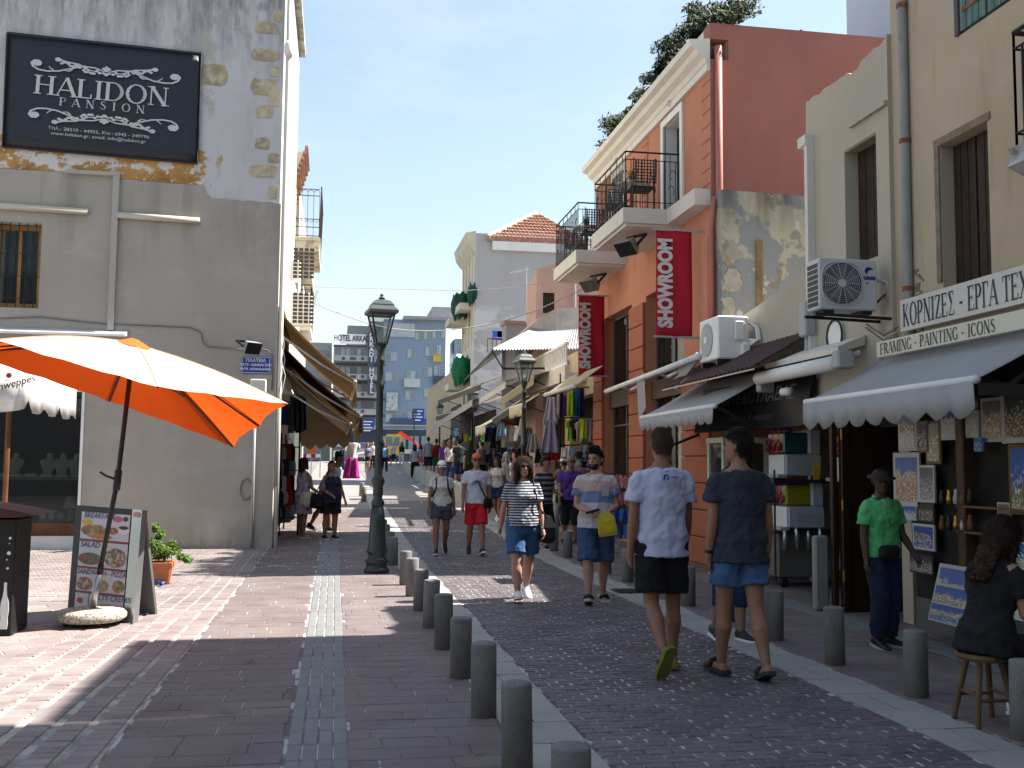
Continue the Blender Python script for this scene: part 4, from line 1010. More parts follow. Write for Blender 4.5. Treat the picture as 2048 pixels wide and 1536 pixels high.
# --- low shop between
n3 = thing('low_shop', 'low cream shop with black sign between the ragged house and orange building', 'building', (6.4, 14, 0))
b = B(); b.add([(-15.7, 0, 2.3), (-12.2, 0, 2.3), (-12.2, 0, 4.28), (-15.7, 0, 3.86), (-15.7, .35, 2.3), (-12.2, .35, 2.3), (-12.2, .35, 4.28), (-15.7, .35, 3.86)], [(0, 1, 2, 3), (3, 2, 6, 7), (4, 7, 6, 5), (0, 3, 7, 4), (1, 5, 6, 2), (0, 4, 5, 1)], MR(6.15)); b.make('parapet', PL_Z, n3)
b = B(); b.box(6.5, 11, 12.21, 15.6, 3.3, 3.4); b.make('roof', CONC, n3)
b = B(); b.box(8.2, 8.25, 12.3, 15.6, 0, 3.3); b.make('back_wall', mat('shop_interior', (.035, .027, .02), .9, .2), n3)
b = B(); b.box(6.15, 6.35, 15.45, 15.6, 0, 2.3); b.each('post', PL_Z, n3)
CORR = mat('dark_sheeting', (0.05, 0.022, 0.018), .6, .2, 3, .1)
b = B(); g = []
for j in range(2):
    row = []
    for i in range(97):
        y = 16.0 - 3.7 * i / 96; row.append((6.12 - .92 * j, y, 3.42 - .52 * j + .014 * math.sin(i * math.pi / 2)))
    g.append(row)
b.sheet(g); solid(b.make('corrugated_canopy', CORR, n3), .01)
b = B(); b.tube([(5.24, 16.0, 2.88), (5.24, 12.3, 2.88)], .012, 5); b.make('canopy_edge', WHITE, n3)
sg = thing('shop_sign', 'black shop sign with thin grey Greek letters under the dark canopy', 'sign', (5.7, 13, 2.2))
MS = T(5.62, 13.35, 2.46, rz=-math.pi / 2 + .12, rx=-.25)
b = B(); b.box(-1.45, 1.5, -.04, 0, -.33, .33, MS); b.make('board', mat('sign_black', (.008, .007, .006), .5, .1, bump=0), sg)
GR = mat('sign_grey', (.12, .115, .10), .5, 0, bump=0)
text('ΜΑΝΤΕΚΟΥΛΑΒΑΣ', .27, GR, sg, MS @ T(.05, -.042, .12), sx=.92); text('Jewellery & watches', .15, mat('sign_dim', (.05, .05, .045), .5, 0, bump=0), sg, MS @ T(.1, -.042, -.17), shear=.3)
t = thing('shop_awning', 'white scalloped awning beside the orange pillars', 'awning', (6, 14.6, 2.4))
awning(t, MR(6.02), -16.3, -12.95, 3.06, 1.05, .62, AWG, .22, .30, 14, .03)
b = B(); b.tube([(6.0, 13.0, 2.5), (5.5, 13.0, 2.2), (5.0, 13.0, 2.44)], .028, 6); b.tube([(6.0, 16.2, 2.2), (5.5, 16.2, 2.0), (5.0, 16.2, 2.44)], .028, 6); b.each('folding_arm', BLACKM, t)
b = B(); b.bbox(5.5, 5.72, 12.72, 12.86, 2.62, 2.84, .02); b.make('bracket', GREYP, t)
b = B(); b.prism([(-16.25, 3.08), (-15.2, 3.42), (-15.1, 3.3), (-16.2, 2.9)], -.5, -.46, MR(6.02)); b.make('side_flap', AWG, t)
ac2 = thing('air_conditioner', 'white air conditioner seen from its side above the dark canopy', 'air conditioner', (5.7, 14.4, 3.25))
b = B(); b.bbox(5.50, 5.98, 14.2, 14.98, 3.22, 3.86, .02); b.make('casing', WHITE, ac2)
b = B(); b.lathe([(.25, 0), (.25, .01), (.001, .012)], 20, T(5.496, 14.66, 3.54, rz=-math.pi / 2, rx=math.pi / 2)); b.make('fan_grille', mat('ac_pale_grille', (.35, .36, .37), .6), ac2)
b = B(); b.lathe([(.06, 0), (.055, .01), (.001, .012)], 14, T(5.482, 14.66, 3.54, rz=-math.pi / 2, rx=math.pi / 2)); b.make('fan_hub', WHITE, ac2)
b = B(); b.bbox(5.76, 5.9, 14.17, 14.2, 3.5, 3.78, .01); b.bbox(5.84, 5.97, 14.12, 14.2, 3.27, 3.45, .02); b.make('service_cover', WHITE, ac2)
for k in range(3): cable('hose', [(5.95, 14.15, 3.4 + .05 * k), (6.07 + .02 * k, 14.1, 3.5), (6.09 + .02 * k, 14.2, 3.7), (6.0, 14.3, 3.78)], .02, WHITE, ac2)
b = B(); b.box(5.5, 6.15, 14.25, 14.3, 3.14, 3.22); b.box(5.5, 6.15, 14.85, 14.9, 3.14, 3.22); b.make('bracket', BLACKM, ac2)

# --- orange building with balconies
ORG = mat('orange_render', (0.47, 0.195, 0.118), 0.85, 0.07, 0.8, 0.3, 22, stains=[((.40, .17, .105), (1, 1, .3), .45, .7, .6), ((.54, .27, .18), (2, 2, 2), .56, .7, .5), ((.24, .11, .08), (5, 5, .35), .58, .72, .55, (7.3, 8.3)), ((.28, .13, .09), (4, 4, .4), .56, .7, .5, (5.2, 5.9))])
TERR = mat('terracotta_pillar', (0.33, 0.10, 0.052), 0.75, 0.08, 1.5, 0.2, 40)
PINKW = mat('rose_side_wall', (0.34, 0.142, 0.118), 0.88, 0.06, 0.5, 0.35, 16, stains=[((.25, .10, .078), (.7, .7, .5), .45, .75, .6), ((.20, .095, .085), (3, 3, .3), .55, .75, .5, (7.6, 9.0)), ((.34, .17, .145), (1.5, 1.5, 1.5), .58, .7, .4)])
STUC = mat('white_moulding', (0.66, 0.64, 0.58), .7, .05, 2, .1)
og = thing('orange_building', 'two storey orange building with white cornice and iron balconies', 'building', (7, 19, 0))
MO = MR(6.0)
Y0, Y1 = 15.75, 23.3
hol = [(-18.15, -17.2, 6.0, 8.02), (-21.7, -20.85, 6.0, 8.02), (-22.5, -20.35, 0.1, 5.0), (-19.35, -17.1, 0.1, 5.0)]
b = B(); wall_holes(b, -Y1, -Y0, 0, 8.4, hol, MO, .32); b.make('facade', ORG, og)
b = B(); b.box(6.32, 13, Y0, Y0 + .3, 3.0, 9.02); b.box(6.0, 6.32, Y0 + .0, Y0 + .3, 8.75, 9.02); b.make('side_wall', PINKW, og)
b = B(); b.box(5.999, 6.33, Y0 - .004, Y0 - .002, 3.4, 8.4); b.make('side_return', PINKW, og)
b = B(); b.box(6.3, 13, Y1 - .3, Y1, 0, 9.0); b.box(6.3, 13, Y0 + .3, Y1 - .3, 8.3, 8.4); b.box(12.7, 13, Y0 + .3, Y1 - .3, 0, 9); b.make('rear_walls', PINKW, og)
b = B(); b.box(6.0, 6.25, Y0 + .3, Y1, 8.74, 9.0); b.make('parapet', STUC, og)
cornice(og, MO, -Y1, -Y0 - .001, 8.33, [(0, 0), (.06, .02), (.1, .1), (.2, .16), (.24, .24), (.34, .28), (.36, .38), (0, .42)], STUC)
b = B(); b.box(-Y1, -Y0, -.06, -.001, 8.2, 8.329, MO); b.make('frieze', STUC, og)
for u0, u1 in ((-18.15, -17.2), (-21.7, -20.85)):
    b = B(); b.box(u0 - .13, u0, -.04, .02, 6.2, 8.15, MO); b.box(u1, u1 + .13, -.04, .02, 6.2, 8.15, MO); b.box(u0, u1, -.04, .02, 8.021, 8.15, MO); 
    b.box(u0 - .0, u0 + .012, .02, .3, 6.2, 8.02, MO); b.box(u1 - .012, u1, .02, .3, 6.2, 8.02, MO); b.box(u0 + .012, u1 - .012, .02, .3, 8.008, 8.02, MO)
    dr = b.make('door_surround', WHITE, og)
    b = B(); b.box(u0 + .012, u1 - .012, .24, .29, 6.2, 8.0, MO); b.make('balcony_door', DKWOOD, og)
    b = B(); b.tube([(-.0, 0, 0), (0, -.07, .03)], .05, 8, MO @ T((u0 + u1) / 2, -.05, 8.3)); b.make('wall_lamp', WHITE, og)
# rusticated corner lines and pillar joints
GRV = mat('groove_shadow', (.20, .07, .04), .9, .1, bump=0)  # shade of the grooves, put on the flat wall as thin dark strips
b = B()
for i in range(9): b.box(-16.15, -15.76, -.003, -.0005, 6.3 + i * .25, 6.318 + i * .25, MO)
for i in range(6): b.box(-19.55, -19.2, -.003, -.0005, 6.8 + i * .25, 6.818 + i * .25, MO)
b.box(-19.2, -19.18, -.003, -.0005, 6.3, 8.2, MO); b.box(-22.4, -22.38, -.003, -.0005, 6.3, 8.2, MO)
b.each('groove_shade_strip', GRV, og)
for u0, u1 in ((-23.29, -22.5), (-20.35, -19.35), (-17.1, -15.76)):
    for i in range(11):
        if u1 > -16 and i > 6: break
        b = B(); b.bbox(u0 + .01, u1 - .01, -.07, .33, .06 + i * .44, .06 + i * .44 + .425, .012, MO); b.make('pillar_block', TERR, og)
for u0, u1 in ((-22.5, -20.35), (-19.35, -17.1)):
    w = window(og, MO, u0, u1, .1, 5.0, .2, .07, mat('shop_frame', (.10, .085, .07), .5), glassmat('show_glass', (.03, .03, .03), .03, .35), 2, 2, 'shop_window')
    b = B(); b.box(u0, u1, .1, .3, 2.95, 3.3, MO); b.make('fascia', mat('fascia_brown', (.10, .06, .045), .6), og)
RED = mat('sign_red', (.50, .02, .015), .5, .05, bump=0)
st = thing('window_sign', 'red and white stacked show room lettering on the shop glass', 'sign', (6.15, 21, 3.6))
p0 = aX(1262, 740, 6.12); p1 = aX(1297, 655, 6.12)
b = B(); b.box(-p0.y, -p1.y, .12, .13, p0.z, p1.z, MO); b.make('panel', mat('sign_white', (.55, .52, .48), .5, 0, bump=0), st)
for s, dz in (('SHOW', .26), ('ROOM', -.26)): text(s, .62, RED, st, MO @ T(-(p0.y + p1.y) / 2, .115, (p0.z + p1.z) / 2 + dz), bold=.02, sx=.62)
p0 = aX(1268, 888, 6.12); p1 = aX(1312, 858, 6.12)
dg = thing('window_sign', 'small dark red brand sign behind the shop glass', 'sign', (6.15, 20, 1.9))
b = B(); b.box(-p0.y, -p1.y, .13, .14, p0.z, p1.z, MO); b.make('panel', mat('sign_maroon', (.18, .01, .015), .5, 0, bump=0), dg)
text('DIESEL', .2, mat('sign_grey2', (.3, .25, .25), .5, 0, bump=0), dg, MO @ T(-(p0.y + p1.y) / 2, .125, (p0.z + p1.z) / 2), sx=.9)
b = B(); b.tube([(6.12, Y0 - .06, z) for z in (4.0, 6.0, 8.6)], .06, 10); b.tube([(6.05, Y0 - .05, 6.05), (6.0, Y0 - .1, 5.9), (5.95, Y0 - .1, 5.5), (5.95, Y0 - .1, 3.4)], .05, 8); b.make('downpipe', mat('rose_pipe', (.40, .15, .12), .6, .05), og, smooth=True)
# balconies
BS = mat('balcony_stucco', (0.58, 0.555, 0.51), .8, .06, 2, .15, stains=[((.35, .33, .3), (2, 2, 4), .55, .75, .4)])
def orange_balcony(y0, y1):
    b = B(); b.box(4.92, 6.0, y0, y1, 5.93, 6.2); b.box(4.98, 6.0, y0 + .04, y1 - .04, 5.88, 5.929); b.make('balcony_slab', BS, og)
    railing(og, MO, -y1 + .03, -y0 - .03, 6.2, 7.22, -1.03, BLACKM, .095, .0085, .34, ends=0, name='balcony_railing')
orange_balcony(17.2, 19.42); orange_balcony(20.8, 23.05)
b = B(); b.box(5.72, 5.999, Y0 + .02, 17.19, 5.93, 6.2); b.make('string_course', BS, og)
for (px, py, y, lb) in ((1262, 482, 17.6, 'floodlight hanging under the nearer orange building balcony'), (1187, 548, 21.4, 'floodlight hanging under the farther orange building balcony')):
    p = aY(px, py, y); floodlight(T(p.x, p.y, 5.66, rz=math.radians(-60), rx=.75) @ Matrix.Scale(1.25, 4), lb, col=mat('flood_alu', (.30, .30, .29), .4, .1, metal=.3))
# balcony furniture
def iron_chair(M, label):
    t = thing('balcony_chair', label, 'chair', M.translation, group='chairs on the balconies')
    b = B()
    for x in (-.2, .2): b.tube([(x, .2, 0), (x, .2, .45), (x, .26, .95)], .013, 5, M); b.tube([(x, -.2, 0), (x, -.2, .45)], .013, 5, M); b.tube([(x, -.2, .45), (x * 1.15, -.15, .65), (x * 1.1, .22, .66)], .011, 5, M)
    b.make('frame', BLACKM, t)
    b = B(); b.bbox(-.22, .22, -.22, .22, .43, .455, .008, M); b.make('seat', BLACKM, t)
    b = B()
    for i in range(8): b.box(-.2 + .055 * i - .008, -.2 + .055 * i + .008, .215, .23, .5, .93, M @ Matrix.Rotation(-.08, 4, 'X') @ T(0, .03, 0))
    for j in range(8): b.box(-.2, .2, .21, .214, .52 + .055 * j, .536 + .055 * j, M @ Matrix.Rotation(-.08, 4, 'X') @ T(0, .03, 0))
    b.make('backrest', BLACKM, t)
def iron_table(M, label):
    t = thing('balcony_table', label, 'table', M.translation, group='tables on the balconies')
    b = B(); b.lathe([(.001, .70), (.30, .70), (.30, .73), (.001, .73)], 20, M); b.make('table_top', mat('table_marble', (.5, .48, .45), .4), t)
    b = B(); b.tube([(0, 0, .05), (0, 0, .7)], .025, 6, M)
    for k in range(3): b.tube([(0, 0, .1), (.22 * math.cos(k * 2.1), .22 * math.sin(k * 2.1), .01)], .015, 5, M)
    b.make('pedestal', BLACKM, t)
    o = thing('pot', label.replace('round table', 'small potted plant on the table'), 'pot', (M @ Vector((0, 0, .73))))
    b = B(); b.lathe([(.05, .73), (.07, .86), (.075, .88), (.001, .88)], 10, M); b.make('vessel', mat('pot_dark', (.06, .06, .055), .6), o)
    b = B()
    for k in range(60):
        v = Vector((random.gauss(0, .05), random.gauss(0, .05), .95 + random.gauss(0, .035))); s = .03
        b.add([v + Vector((random.uniform(-s, s), random.uniform(-s, s), random.uniform(-s, s))) for _ in range(3)], [(0, 1, 2)], M)
    b.make('foliage', mat('pot_leaf', (.03, .05, .02), .7), o)
for y, w_ in ((17.2, 'nearer'), (20.8, 'farther')):
    iron_chair(T(5.35, y + .38, 6.2, rz=math.pi), 'black lattice-backed iron chair at the front of the %s balcony' % w_)
    iron_chair(T(5.35, y + 1.75, 6.2), 'black lattice-backed iron chair at the back of the %s balcony' % w_)
    iron_table(T(5.4, y + 1.05, 6.2), 'round table on the %s orange building balcony' % w_)
# red banners
BR = mat('banner_red', (0.36, 0.008, 0.022), 0.75, 0.08, 1.2, .15, 4, .02)
BW = mat('banner_letter', (0.50, 0.48, 0.48), 0.7, 0.03, bump=0)
def red_banner(x0, x1, y, z0, z1, label):
    t = thing('hanging_banner', label, 'banner', (x0, y, z0), group='red showroom banners')
    g = [[(x0 + (x1 - x0) * i / 8, y + .012 * math.sin(i * 1.1 + j * .5), z0 + (z1 - z0) * j / 12) for i in range(9)] for j in range(13)]
    b = B(); b.sheet(g); solid(b.make('cloth', BR, t, smooth=True), .008, 0)
    b = B()
    for z in (z1, z0): b.tube([(x0 - .04, y, z), (6.02, y, z)], .018, 6)
    b.each('rod', GREYP, t)
    text('SHOWROOM', .33, BW, t, T(x0 + (x1 - x0) * .26, y - .03, (z0 + z1) / 2) @ Matrix.Rotation(-math.pi / 2, 4, 'Y'), bold=.018, sx=.74)
red_banner(aY(1312, 560, 16.1).x, aY(1384, 560, 16.1).x, 16.1, 3.77, 5.56, 'nearer tall red hanging banner with vertical white lettering')
red_banner(aY(1157, 660, 22.25).x, aY(1209, 660, 22.25).x, 22.25, 3.66, 5.48, 'farther tall red hanging banner with vertical white lettering')
t = thing('shop_awning', 'folded white awning bars across the orange shop front', 'awning', (5.6, 19, 3.5))
pa, pb = aX(1212, 783, 5.45), aX(1398, 712, 5.45)
b = B(); b.tube([pa, pb], .05, 8); b.make('front_bar', WHITE, t, smooth=True)
b = B(); b.tube([pa + Vector((.35, 0, .12)), pb + Vector((.35, 0, .12))], .07, 8); b.make('roller', GREYP, t, smooth=True)
b = B()
for f in (.2, .62):
    q = pa.lerp(pb, f); b.tube([q, q + Vector((.3, .4, -.05)), q + Vector((.5, 0, .08))], .028, 6)
b.each('folding_arm', WHITE, t)
b = B(); q = pa.lerp(pb, .42)
b.add([q + Vector((0, .1, 0)), q + Vector((0, -.35, .1)), q + Vector((.05, -.3, -.55)), q + Vector((.05, .15, -.75))], [(0, 1, 2, 3)]); solid(b.make('loose_flap', AWG, t), .006)
# roof plants of the orange building
def leafy(name, mat_, parent, clusters, n, s, seed=0, flat=.6):
    """crown of many small leaf faces gathered in clumps"""
    rnd = random.Random(seed); vs = []; fs = []
    for k in range(n):
        c, r = clusters[k % len(clusters)]
        d = Vector((rnd.gauss(0, 1), rnd.gauss(0, 1), rnd.gauss(0, 1))).normalized() * (rnd.random() ** .45)
        p = Vector(c) + Vector((d.x * r, d.y * r, d.z * r * flat))
        a = Vector((rnd.gauss(0, 1), rnd.gauss(0, 1), rnd.gauss(0, 1))).normalized(); e = a.orthogonal().normalized()
        l = s * rnd.uniform(.6, 1.3); i = len(vs)
        vs += [p - a * l, p + e * l * .45, p + a * l, p - e * l * .45]; fs.append((i, i + 1, i + 2, i + 3))
    me = bpy.data.meshes.new(name); me.from_pydata([tuple(v) for v in vs], [], fs); me.materials.append(mat_); me.update()
    return ob(name, me, parent)
LEAF = mat('olive_leaf', (0.042, 0.062, 0.022), .6, .45, 3, 0, trans=.25, objrand=.1)
LEAF2 = mat('fresh_leaf', (0.10, 0.17, 0.025), .6, .4, 6, 0, trans=.3)
for i in range(5):
    y = 16.4 + i * 1.45
    t = thing('roof_shrub', '%s clump of dark foliage over the white cornice' % ['nearest', 'second nearest', 'middle', 'second farthest', 'farthest'][i], 'shrub', (6.35, y, 8.9), group='shrubs on the orange building roof')
    rnd = random.Random(i); cl = [((6.3 + rnd.uniform(-.35, .6), y + rnd.uniform(-.75, .75), 9.1 + rnd.uniform(-.25, .55 - .06 * i)), rnd.uniform(.16, .34)) for _ in range(26)]
    leafy('foliage', LEAF, t, cl, 5200, .055, i)
    b = B()
    for k in range(6): c = cl[k][0]; b.tube([(6.4, y, 8.7), (6.35, y + .1, 9.0), c], [.03, .02, .008], 5)
    b.make('branch', WOOD, t)
    b = B(); b.box(6.3, 6.8, y - .6, y + .6, 8.4, 8.85); b.make('planter', CONC, t)
t = thing('roof_tree', 'dark leafy tree on the roof behind the rose wall', 'tree', (9, 17.5, 8.4))
cl = [((6.5 + random.random() * 3.0, 17.0 + random.random() * 1.5, 8.95 + random.random() * .55), random.uniform(.18, .34)) for _ in range(30)]
leafy('crown', LEAF, t, cl, 9000, .06, 99); b = B(); b.tube([(9, 17.8, 8.4), (9.05, 17.8, 9.2), (8.6, 17.8, 10)], [.1, .08, .03], 7); b.make('trunk', WOOD, t)
b = B(); b.box(10.2, 12.5, 16.4, 19, 8.9, 11.5); tag(b.make('roof_room', mat('pale_blue_panel', (.42, .48, .58), .6, .03)), 'pale blue rooftop box above the rose side wall', 'rooftop room')
# old patched party wall below the rose wall
PATCH = mat('patched_wall', (0.255, 0.263, 0.265), 0.95, 0.08, 0.8, 0.6, 18, 0.012, stains=[((.44, .40, .31), (1.3, 1.3, 1.25), .525, .55, .95), ((.24, .19, .11), (1.5, 1.5, 1.3), .64, .66, .7), ((.20, .195, .17), (1.2, 1.2, 1.0), .60, .63, .7), ((.05, .05, .045), (2.2, 2.2, .35), .38, .62, .95, (5.35, 6.1)), ((.55, .53, .48), (2.5, 2.5, 2.5), .64, .66, .8)])
pw = thing('patched_wall', 'old party wall of peeling grey and cream plaster with a mouldy top', 'wall', (8, 15.4, 3))
b = B(); b.prism([(6.05, 3.2), (11, 3.2), (11, 6.0), (6.05, 6.1)], 15.42, 15.70); b.make('plaster', PATCH, pw)
for x0, z0, w, h in ((6.02, 5.05, .30, .42), (6.03, 4.60, .36, .40), (6.02, 4.18, .26, .36), (6.03, 3.80, .44, .36), (6.02, 3.42, .30, .34)):
    pol = [(x0 + w / 2 + w / 2 * math.copysign(abs(math.cos(a)) ** .55, math.cos(a)) * random.uniform(.62, 1.12), z0 + h / 2 * math.copysign(abs(math.sin(a)) ** .55, math.sin(a)) * random.uniform(.62, 1.12)) for a in [2 * math.pi * k / 22 for k in range(22)]]
    b = B(); b.prism(pol, 15.405 - .002 * (x0 * 7 % 3), 15.43); b.make('stone', mat('cream_rubble', (.36, .325, .265), .95, .2, 5, .5, 20, .01, stains=[((.3, .2, .09), (5, 5, 5), .55, .6, .7)], objrand=.15), pw)
b = B(); b.box(6.62, 6.72, 15.39, 15.419, 3.3, 5.3); b.make('timber_post', mat('old_timber', (.20, .135, .065), .9, .3, 6), pw)
b = B(); b.add([(7.5, 15.41, 4.0), (7.58, 15.41, 4.0), (7.62, 15.41, 4.42), (7.5, 15.41, 4.42)], [(0, 1, 2, 3)]); b.add([(7.5, 15.405, 4.45), (7.62, 15.405, 4.45), (7.9, 15.405, 4.22), (7.84, 15.405, 4.16)], [(0, 1, 2, 3)]); b.make('painted_mark', WHITE, pw)
# ================================================================ right row beyond the orange building
BEI = mat('beige_plaster', (0.42, 0.33, 0.22), 0.9, 0.1, 1, .3, 20, stains=[((.28, .2, .12), (1.5, 1.5, .6), .5, .7, .6), ((.5, .45, .38), (2, 2, 2), .58, .68, .6)])
PNK = mat('faded_pink_plaster', (0.46, 0.30, 0.25), 0.92, 0.08, 1, .3, 20, stains=[((.38, .29, .26), (1.2, 1.2, .6), .5, .7, .6), ((.30, .25, .22), (4, 4, 4), .66, .7, .6)])
WHG = mat('grey_white_plaster', (0.40, 0.395, 0.41), 0.92, 0.05, .6, .3, 14, stains=[((.33, .32, .33), (.9, .9, .3), .5, .75, .6), ((.22, .21, .21), (3, 3, 3), .68, .71, .7), ((.55, .55, .57), (.8, .8, 1.5), .50, .53, .85, (8.9, 8.5))])
c1 = thing('clothes_shop_house', 'small beige house over the clothes shop past the orange building', 'building', (6.3, 26, 0))
b = B(); wall_holes(b, -30, -23.35, 0, 4.6, [(-26.4, -23.5, .2, 3.4), (-29.6, -27.0, .2, 3.0), (-28.8, -28.0, 3.3, 4.4)], MR(6.1), .3); b.make('facade', BEI, c1)
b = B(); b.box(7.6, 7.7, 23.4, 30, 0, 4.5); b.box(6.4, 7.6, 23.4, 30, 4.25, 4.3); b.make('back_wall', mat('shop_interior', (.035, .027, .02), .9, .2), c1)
b = B(); b.box(5.55, 6.1, 24.6, 30, 3.75, 3.95); b.box(5.55, 5.65, 24.6, 30, 3.95, 4.15); b.make('balcony_slab', OFFWH, c1)
b = B()
for i in range(26): b.box(5.58, 5.62, 24.65 + i * .21, 24.70 + i * .21, 4.15, 4.65)
b.box(5.56, 5.64, 24.6, 30, 4.65, 4.71); b.make('white_railing', WHITE, c1)
b = B(); b.box(6.35, 12, 29.9, 30, 0, 4.6); b.make('side_wall', BEI, c1)
# pink house
pk = thing('pink_house', 'faded pink house with one dark shuttered window in the row', 'building', (7, 31, 0))
MP = T(0, 31, 0)
pa = aY(1073, 540, 31); pb_ = aY(1160, 508, 31)
pz = aY(1086, 570, 31); pz2 = aY(1109, 627, 31)
b = B(); wall_holes(b, pa.x, 11, 0, 7.1, [(pz.x, pz2.x, pz2.z, min(7.05, pz.z))], MP, .3); b.prism([(pa.x, 7.1), (11, 7.1), (11, 8.9), (pb_.x, pb_.z), (pa.x, pa.z)], 31, 31.3); b.make('front_wall', PNK, pk)
b = B(); wall_holes(b, -32.6, -31.31, 0, 7.6, [], MR(pa.x), .3); b.make('street_wall', PNK, pk)
shutter(pk, MP, pz.x, pz2.x, pz2.z, min(7.05, pz.z), .05, DKWOOD, 4, False)
b = B(); b.tube([aY(1150, 510, 30.9), aY(1150, 640, 30.9)], .04, 7); b.make('downpipe', GREYP, pk)
t = thing('concrete_parapet', 'curved grey concrete parapet over the metal sheet roof', 'parapet', (6, 30, 5.5))
b = B(); pts = []
pw_ = [aY(1040, 668, 29.8), aY(1055, 655, 29.8), aY(1075, 638, 29.8), aY(1100, 626, 29.8), aY(1155, 622, 29.8)]
b.loft([[(p.x, 29.2 + .3 * math.cos(i), p.z - .75), (p.x, 29.2 + .3 * math.cos(i), p.z), (p.x, 30.6, p.z), (p.x, 30.6, p.z - .75)] for i, p in enumerate(pw_)]); b.make('parapet_wall', CONC, t)
b = B(); b.loft([[(p.x, 29.1, p.z - .85), (p.x, 29.1, p.z - .76), (p.x, 30.6, p.z - .76), (p.x, 30.6, p.z - .85)] for p in pw_]); b.make('ledge', mat('ochre_concrete', (.3, .24, .14), .95, .3, 4, .4, stains=[((.1, .09, .07), (5, 5, 5), .5, .6, .7)]), t)
t = thing('sheet_roof', 'pale corrugated metal roof sloping over the stalls', 'canopy', (5, 28, 5))
f0, f1 = aY(985, 699, 27.2), aY(1165, 697, 27.2); r0, r1 = aY(1068, 656, 29.4), aY(1165, 650, 29.4)
g = []
for j in range(2):
    row = []
    for i in range(121):
        p = f0.lerp(f1, i / 120).lerp(r0.lerp(r1, i / 120), j); row.append((p.x, p.y, p.z + .03 * math.sin(i * math.pi / 2)))
    g.append(row)
b = B(); b.sheet(g); solid(b.make('corrugated_sheet', mat('zinc_sheet', (.36, .365, .37), .5, .1, 2, .05, metal=.2), t), .01)
f2, r2 = aY(930, 757, 38), aY(985, 735, 38.5)
b = B(); b.add([f0, r0, (r2.x + .5, 38.5, r2.z + .7), f2], [(0, 1, 2, 3)]); solid(b.make('side_sheet', mat('dark_zinc', (.12, .12, .12), .6, .1), t), .02)
b = B(); b.tube([f0 + Vector((0, 0, -.05)), f2 + Vector((0, 0, -.05))], .03, 5); b.tube([(f0.x + .3, 27.3, f0.z - .5), (6, 27.3, f0.z - .45)], .03, 5); b.tube([f0 + Vector((0, 0, -.05)), (f0.x + .3, 27.3, f0.z - .5)], .02, 5); b.make('roof_frame', BLACKM, t)
gb = thing('rooftop_block', 'small grey rooftop room left of the concrete parapet', 'building', (6, 35, 0))
q0, q1 = aY(1012, 648, 34.5), aY(1072, 700, 34.5)
b = B(); b.box(q0.x, q1.x + 1, 34.5, 35.3, 0, q0.z); b.make('wall', mat('grey_render', (.24, .235, .24), .9, .1, 1, .3), gb)
b = B(); b.box(q0.x - .05, q1.x + 1, 34.45, 35.35, q0.z, q0.z + .12); b.make('roof', mat('grey_tile', (.28, .17, .15), .9), gb)
t = thing('roof_railing', 'rusty terrace railing below the tall white house', 'railing', (5, 36, 5))
b = B(); k0, k1 = aY(975, 705, 37.5), aY(1012, 678, 37.5)
for i in range(5): b.tube([(k0.x + (k1.x - k0.x) * i / 4, 37.5, k0.z), (k0.x + (k1.x - k0.x) * i / 4, 37.5, k1.z)], .02, 4)
b.tube([(k0.x, 37.5, k1.z), (k1.x, 37.5, k1.z)], .025, 4); b.make('bars', RUST, t)
CBL = mat('blue_plastic', (.05, .12, .40), .5, .05)
for i, px in enumerate((996, 1005)):
    p = aY(px, 679, 38); o = thing('terrace_chair', 'blue plastic chair %s on the far terrace' % ['nearer the street', 'beside the grey room'][i], 'chair', p, group='terrace chairs')
    b = B(); b.bbox(p.x - .2, p.x + .2, 37.8, 38.2, p.z + .0, p.z + .06, .02); b.make('seat', CBL, o)
    b = B(); b.bbox(p.x - .19, p.x + .19, 38.16, 38.2, p.z + .06, p.z + .36, .015); b.make('backrest', CBL, o)
# tall white house with hipped tile roof
tw = thing('tall_white_house', 'tall grey white house with hipped red tile roof and green netted balconies', 'building', (8, 46, 0))
e0 = aY(952, 466, 45); e1 = aY(1165, 472, 45)
zt = e0.z
b = B(); b.box(e0.x, 14, 45, 45.3, 0, zt); b.make('end_wall', WHG, tw)
b = B(); wall_holes(b, -49.6, -45.31, 0, zt, [(-47.4, -46.4, 8.0, 10.2), (-49.2, -48.2, 8.0, 10.2), (-47.4, -46.4, 4.4, 6.6), (-49.2, -48.2, 4.4, 6.6)], MR(e0.x), .3); b.make('facade', PL_C, tw)
for u in (-47.4, -49.2):
    for z in (4.4, 8.0): shutter(tw, MR(e0.x), u, u + 1.0, z, z + 2.2, .1, mat('brown_shutter', (.16, .11, .07), .8, .2), 4, False)
b = B()
for i in range(4): b.box(-46.1 - i * 1.1, -45.9 - i * 1.1, -.06, -.001, 7.2, zt - .9, MR(e0.x))
b.each('pilaster', PL_C, tw)
cornice(tw, MR(e0.x), -49.6, -45.0, zt - .9, [(0, 0), (.08, .1), (.18, .2), (.36, .45), (.42, .75), (.46, .9), (0, 1.0)], mat('cornice_cream', (.55, .50, .40), .85, .1), 'cornice')
for i in range(4):
    b = B(); b.loft([[(-45.6 - i - w, 0, zt - 1.0), (-45.6 - i - w, -.26, zt - .55), (-45.6 - i - w, 0, zt - .55)] for w in (0, .28)], MR(e0.x)); b.make('corbel', PL_C, tw)
b = B(); b.box(980 * 0 + aY(985, 470, 44.9).x, 14, 44.85, 45.0, zt - .75, zt - .35); b.make('gutter', WHITE, tw)
ap = aY(1070, 432, 49); 
lx = aY(975, 466, 45).x; rx = aY(1170, 470, 45).x
b = B(); n = 26; rows = 9
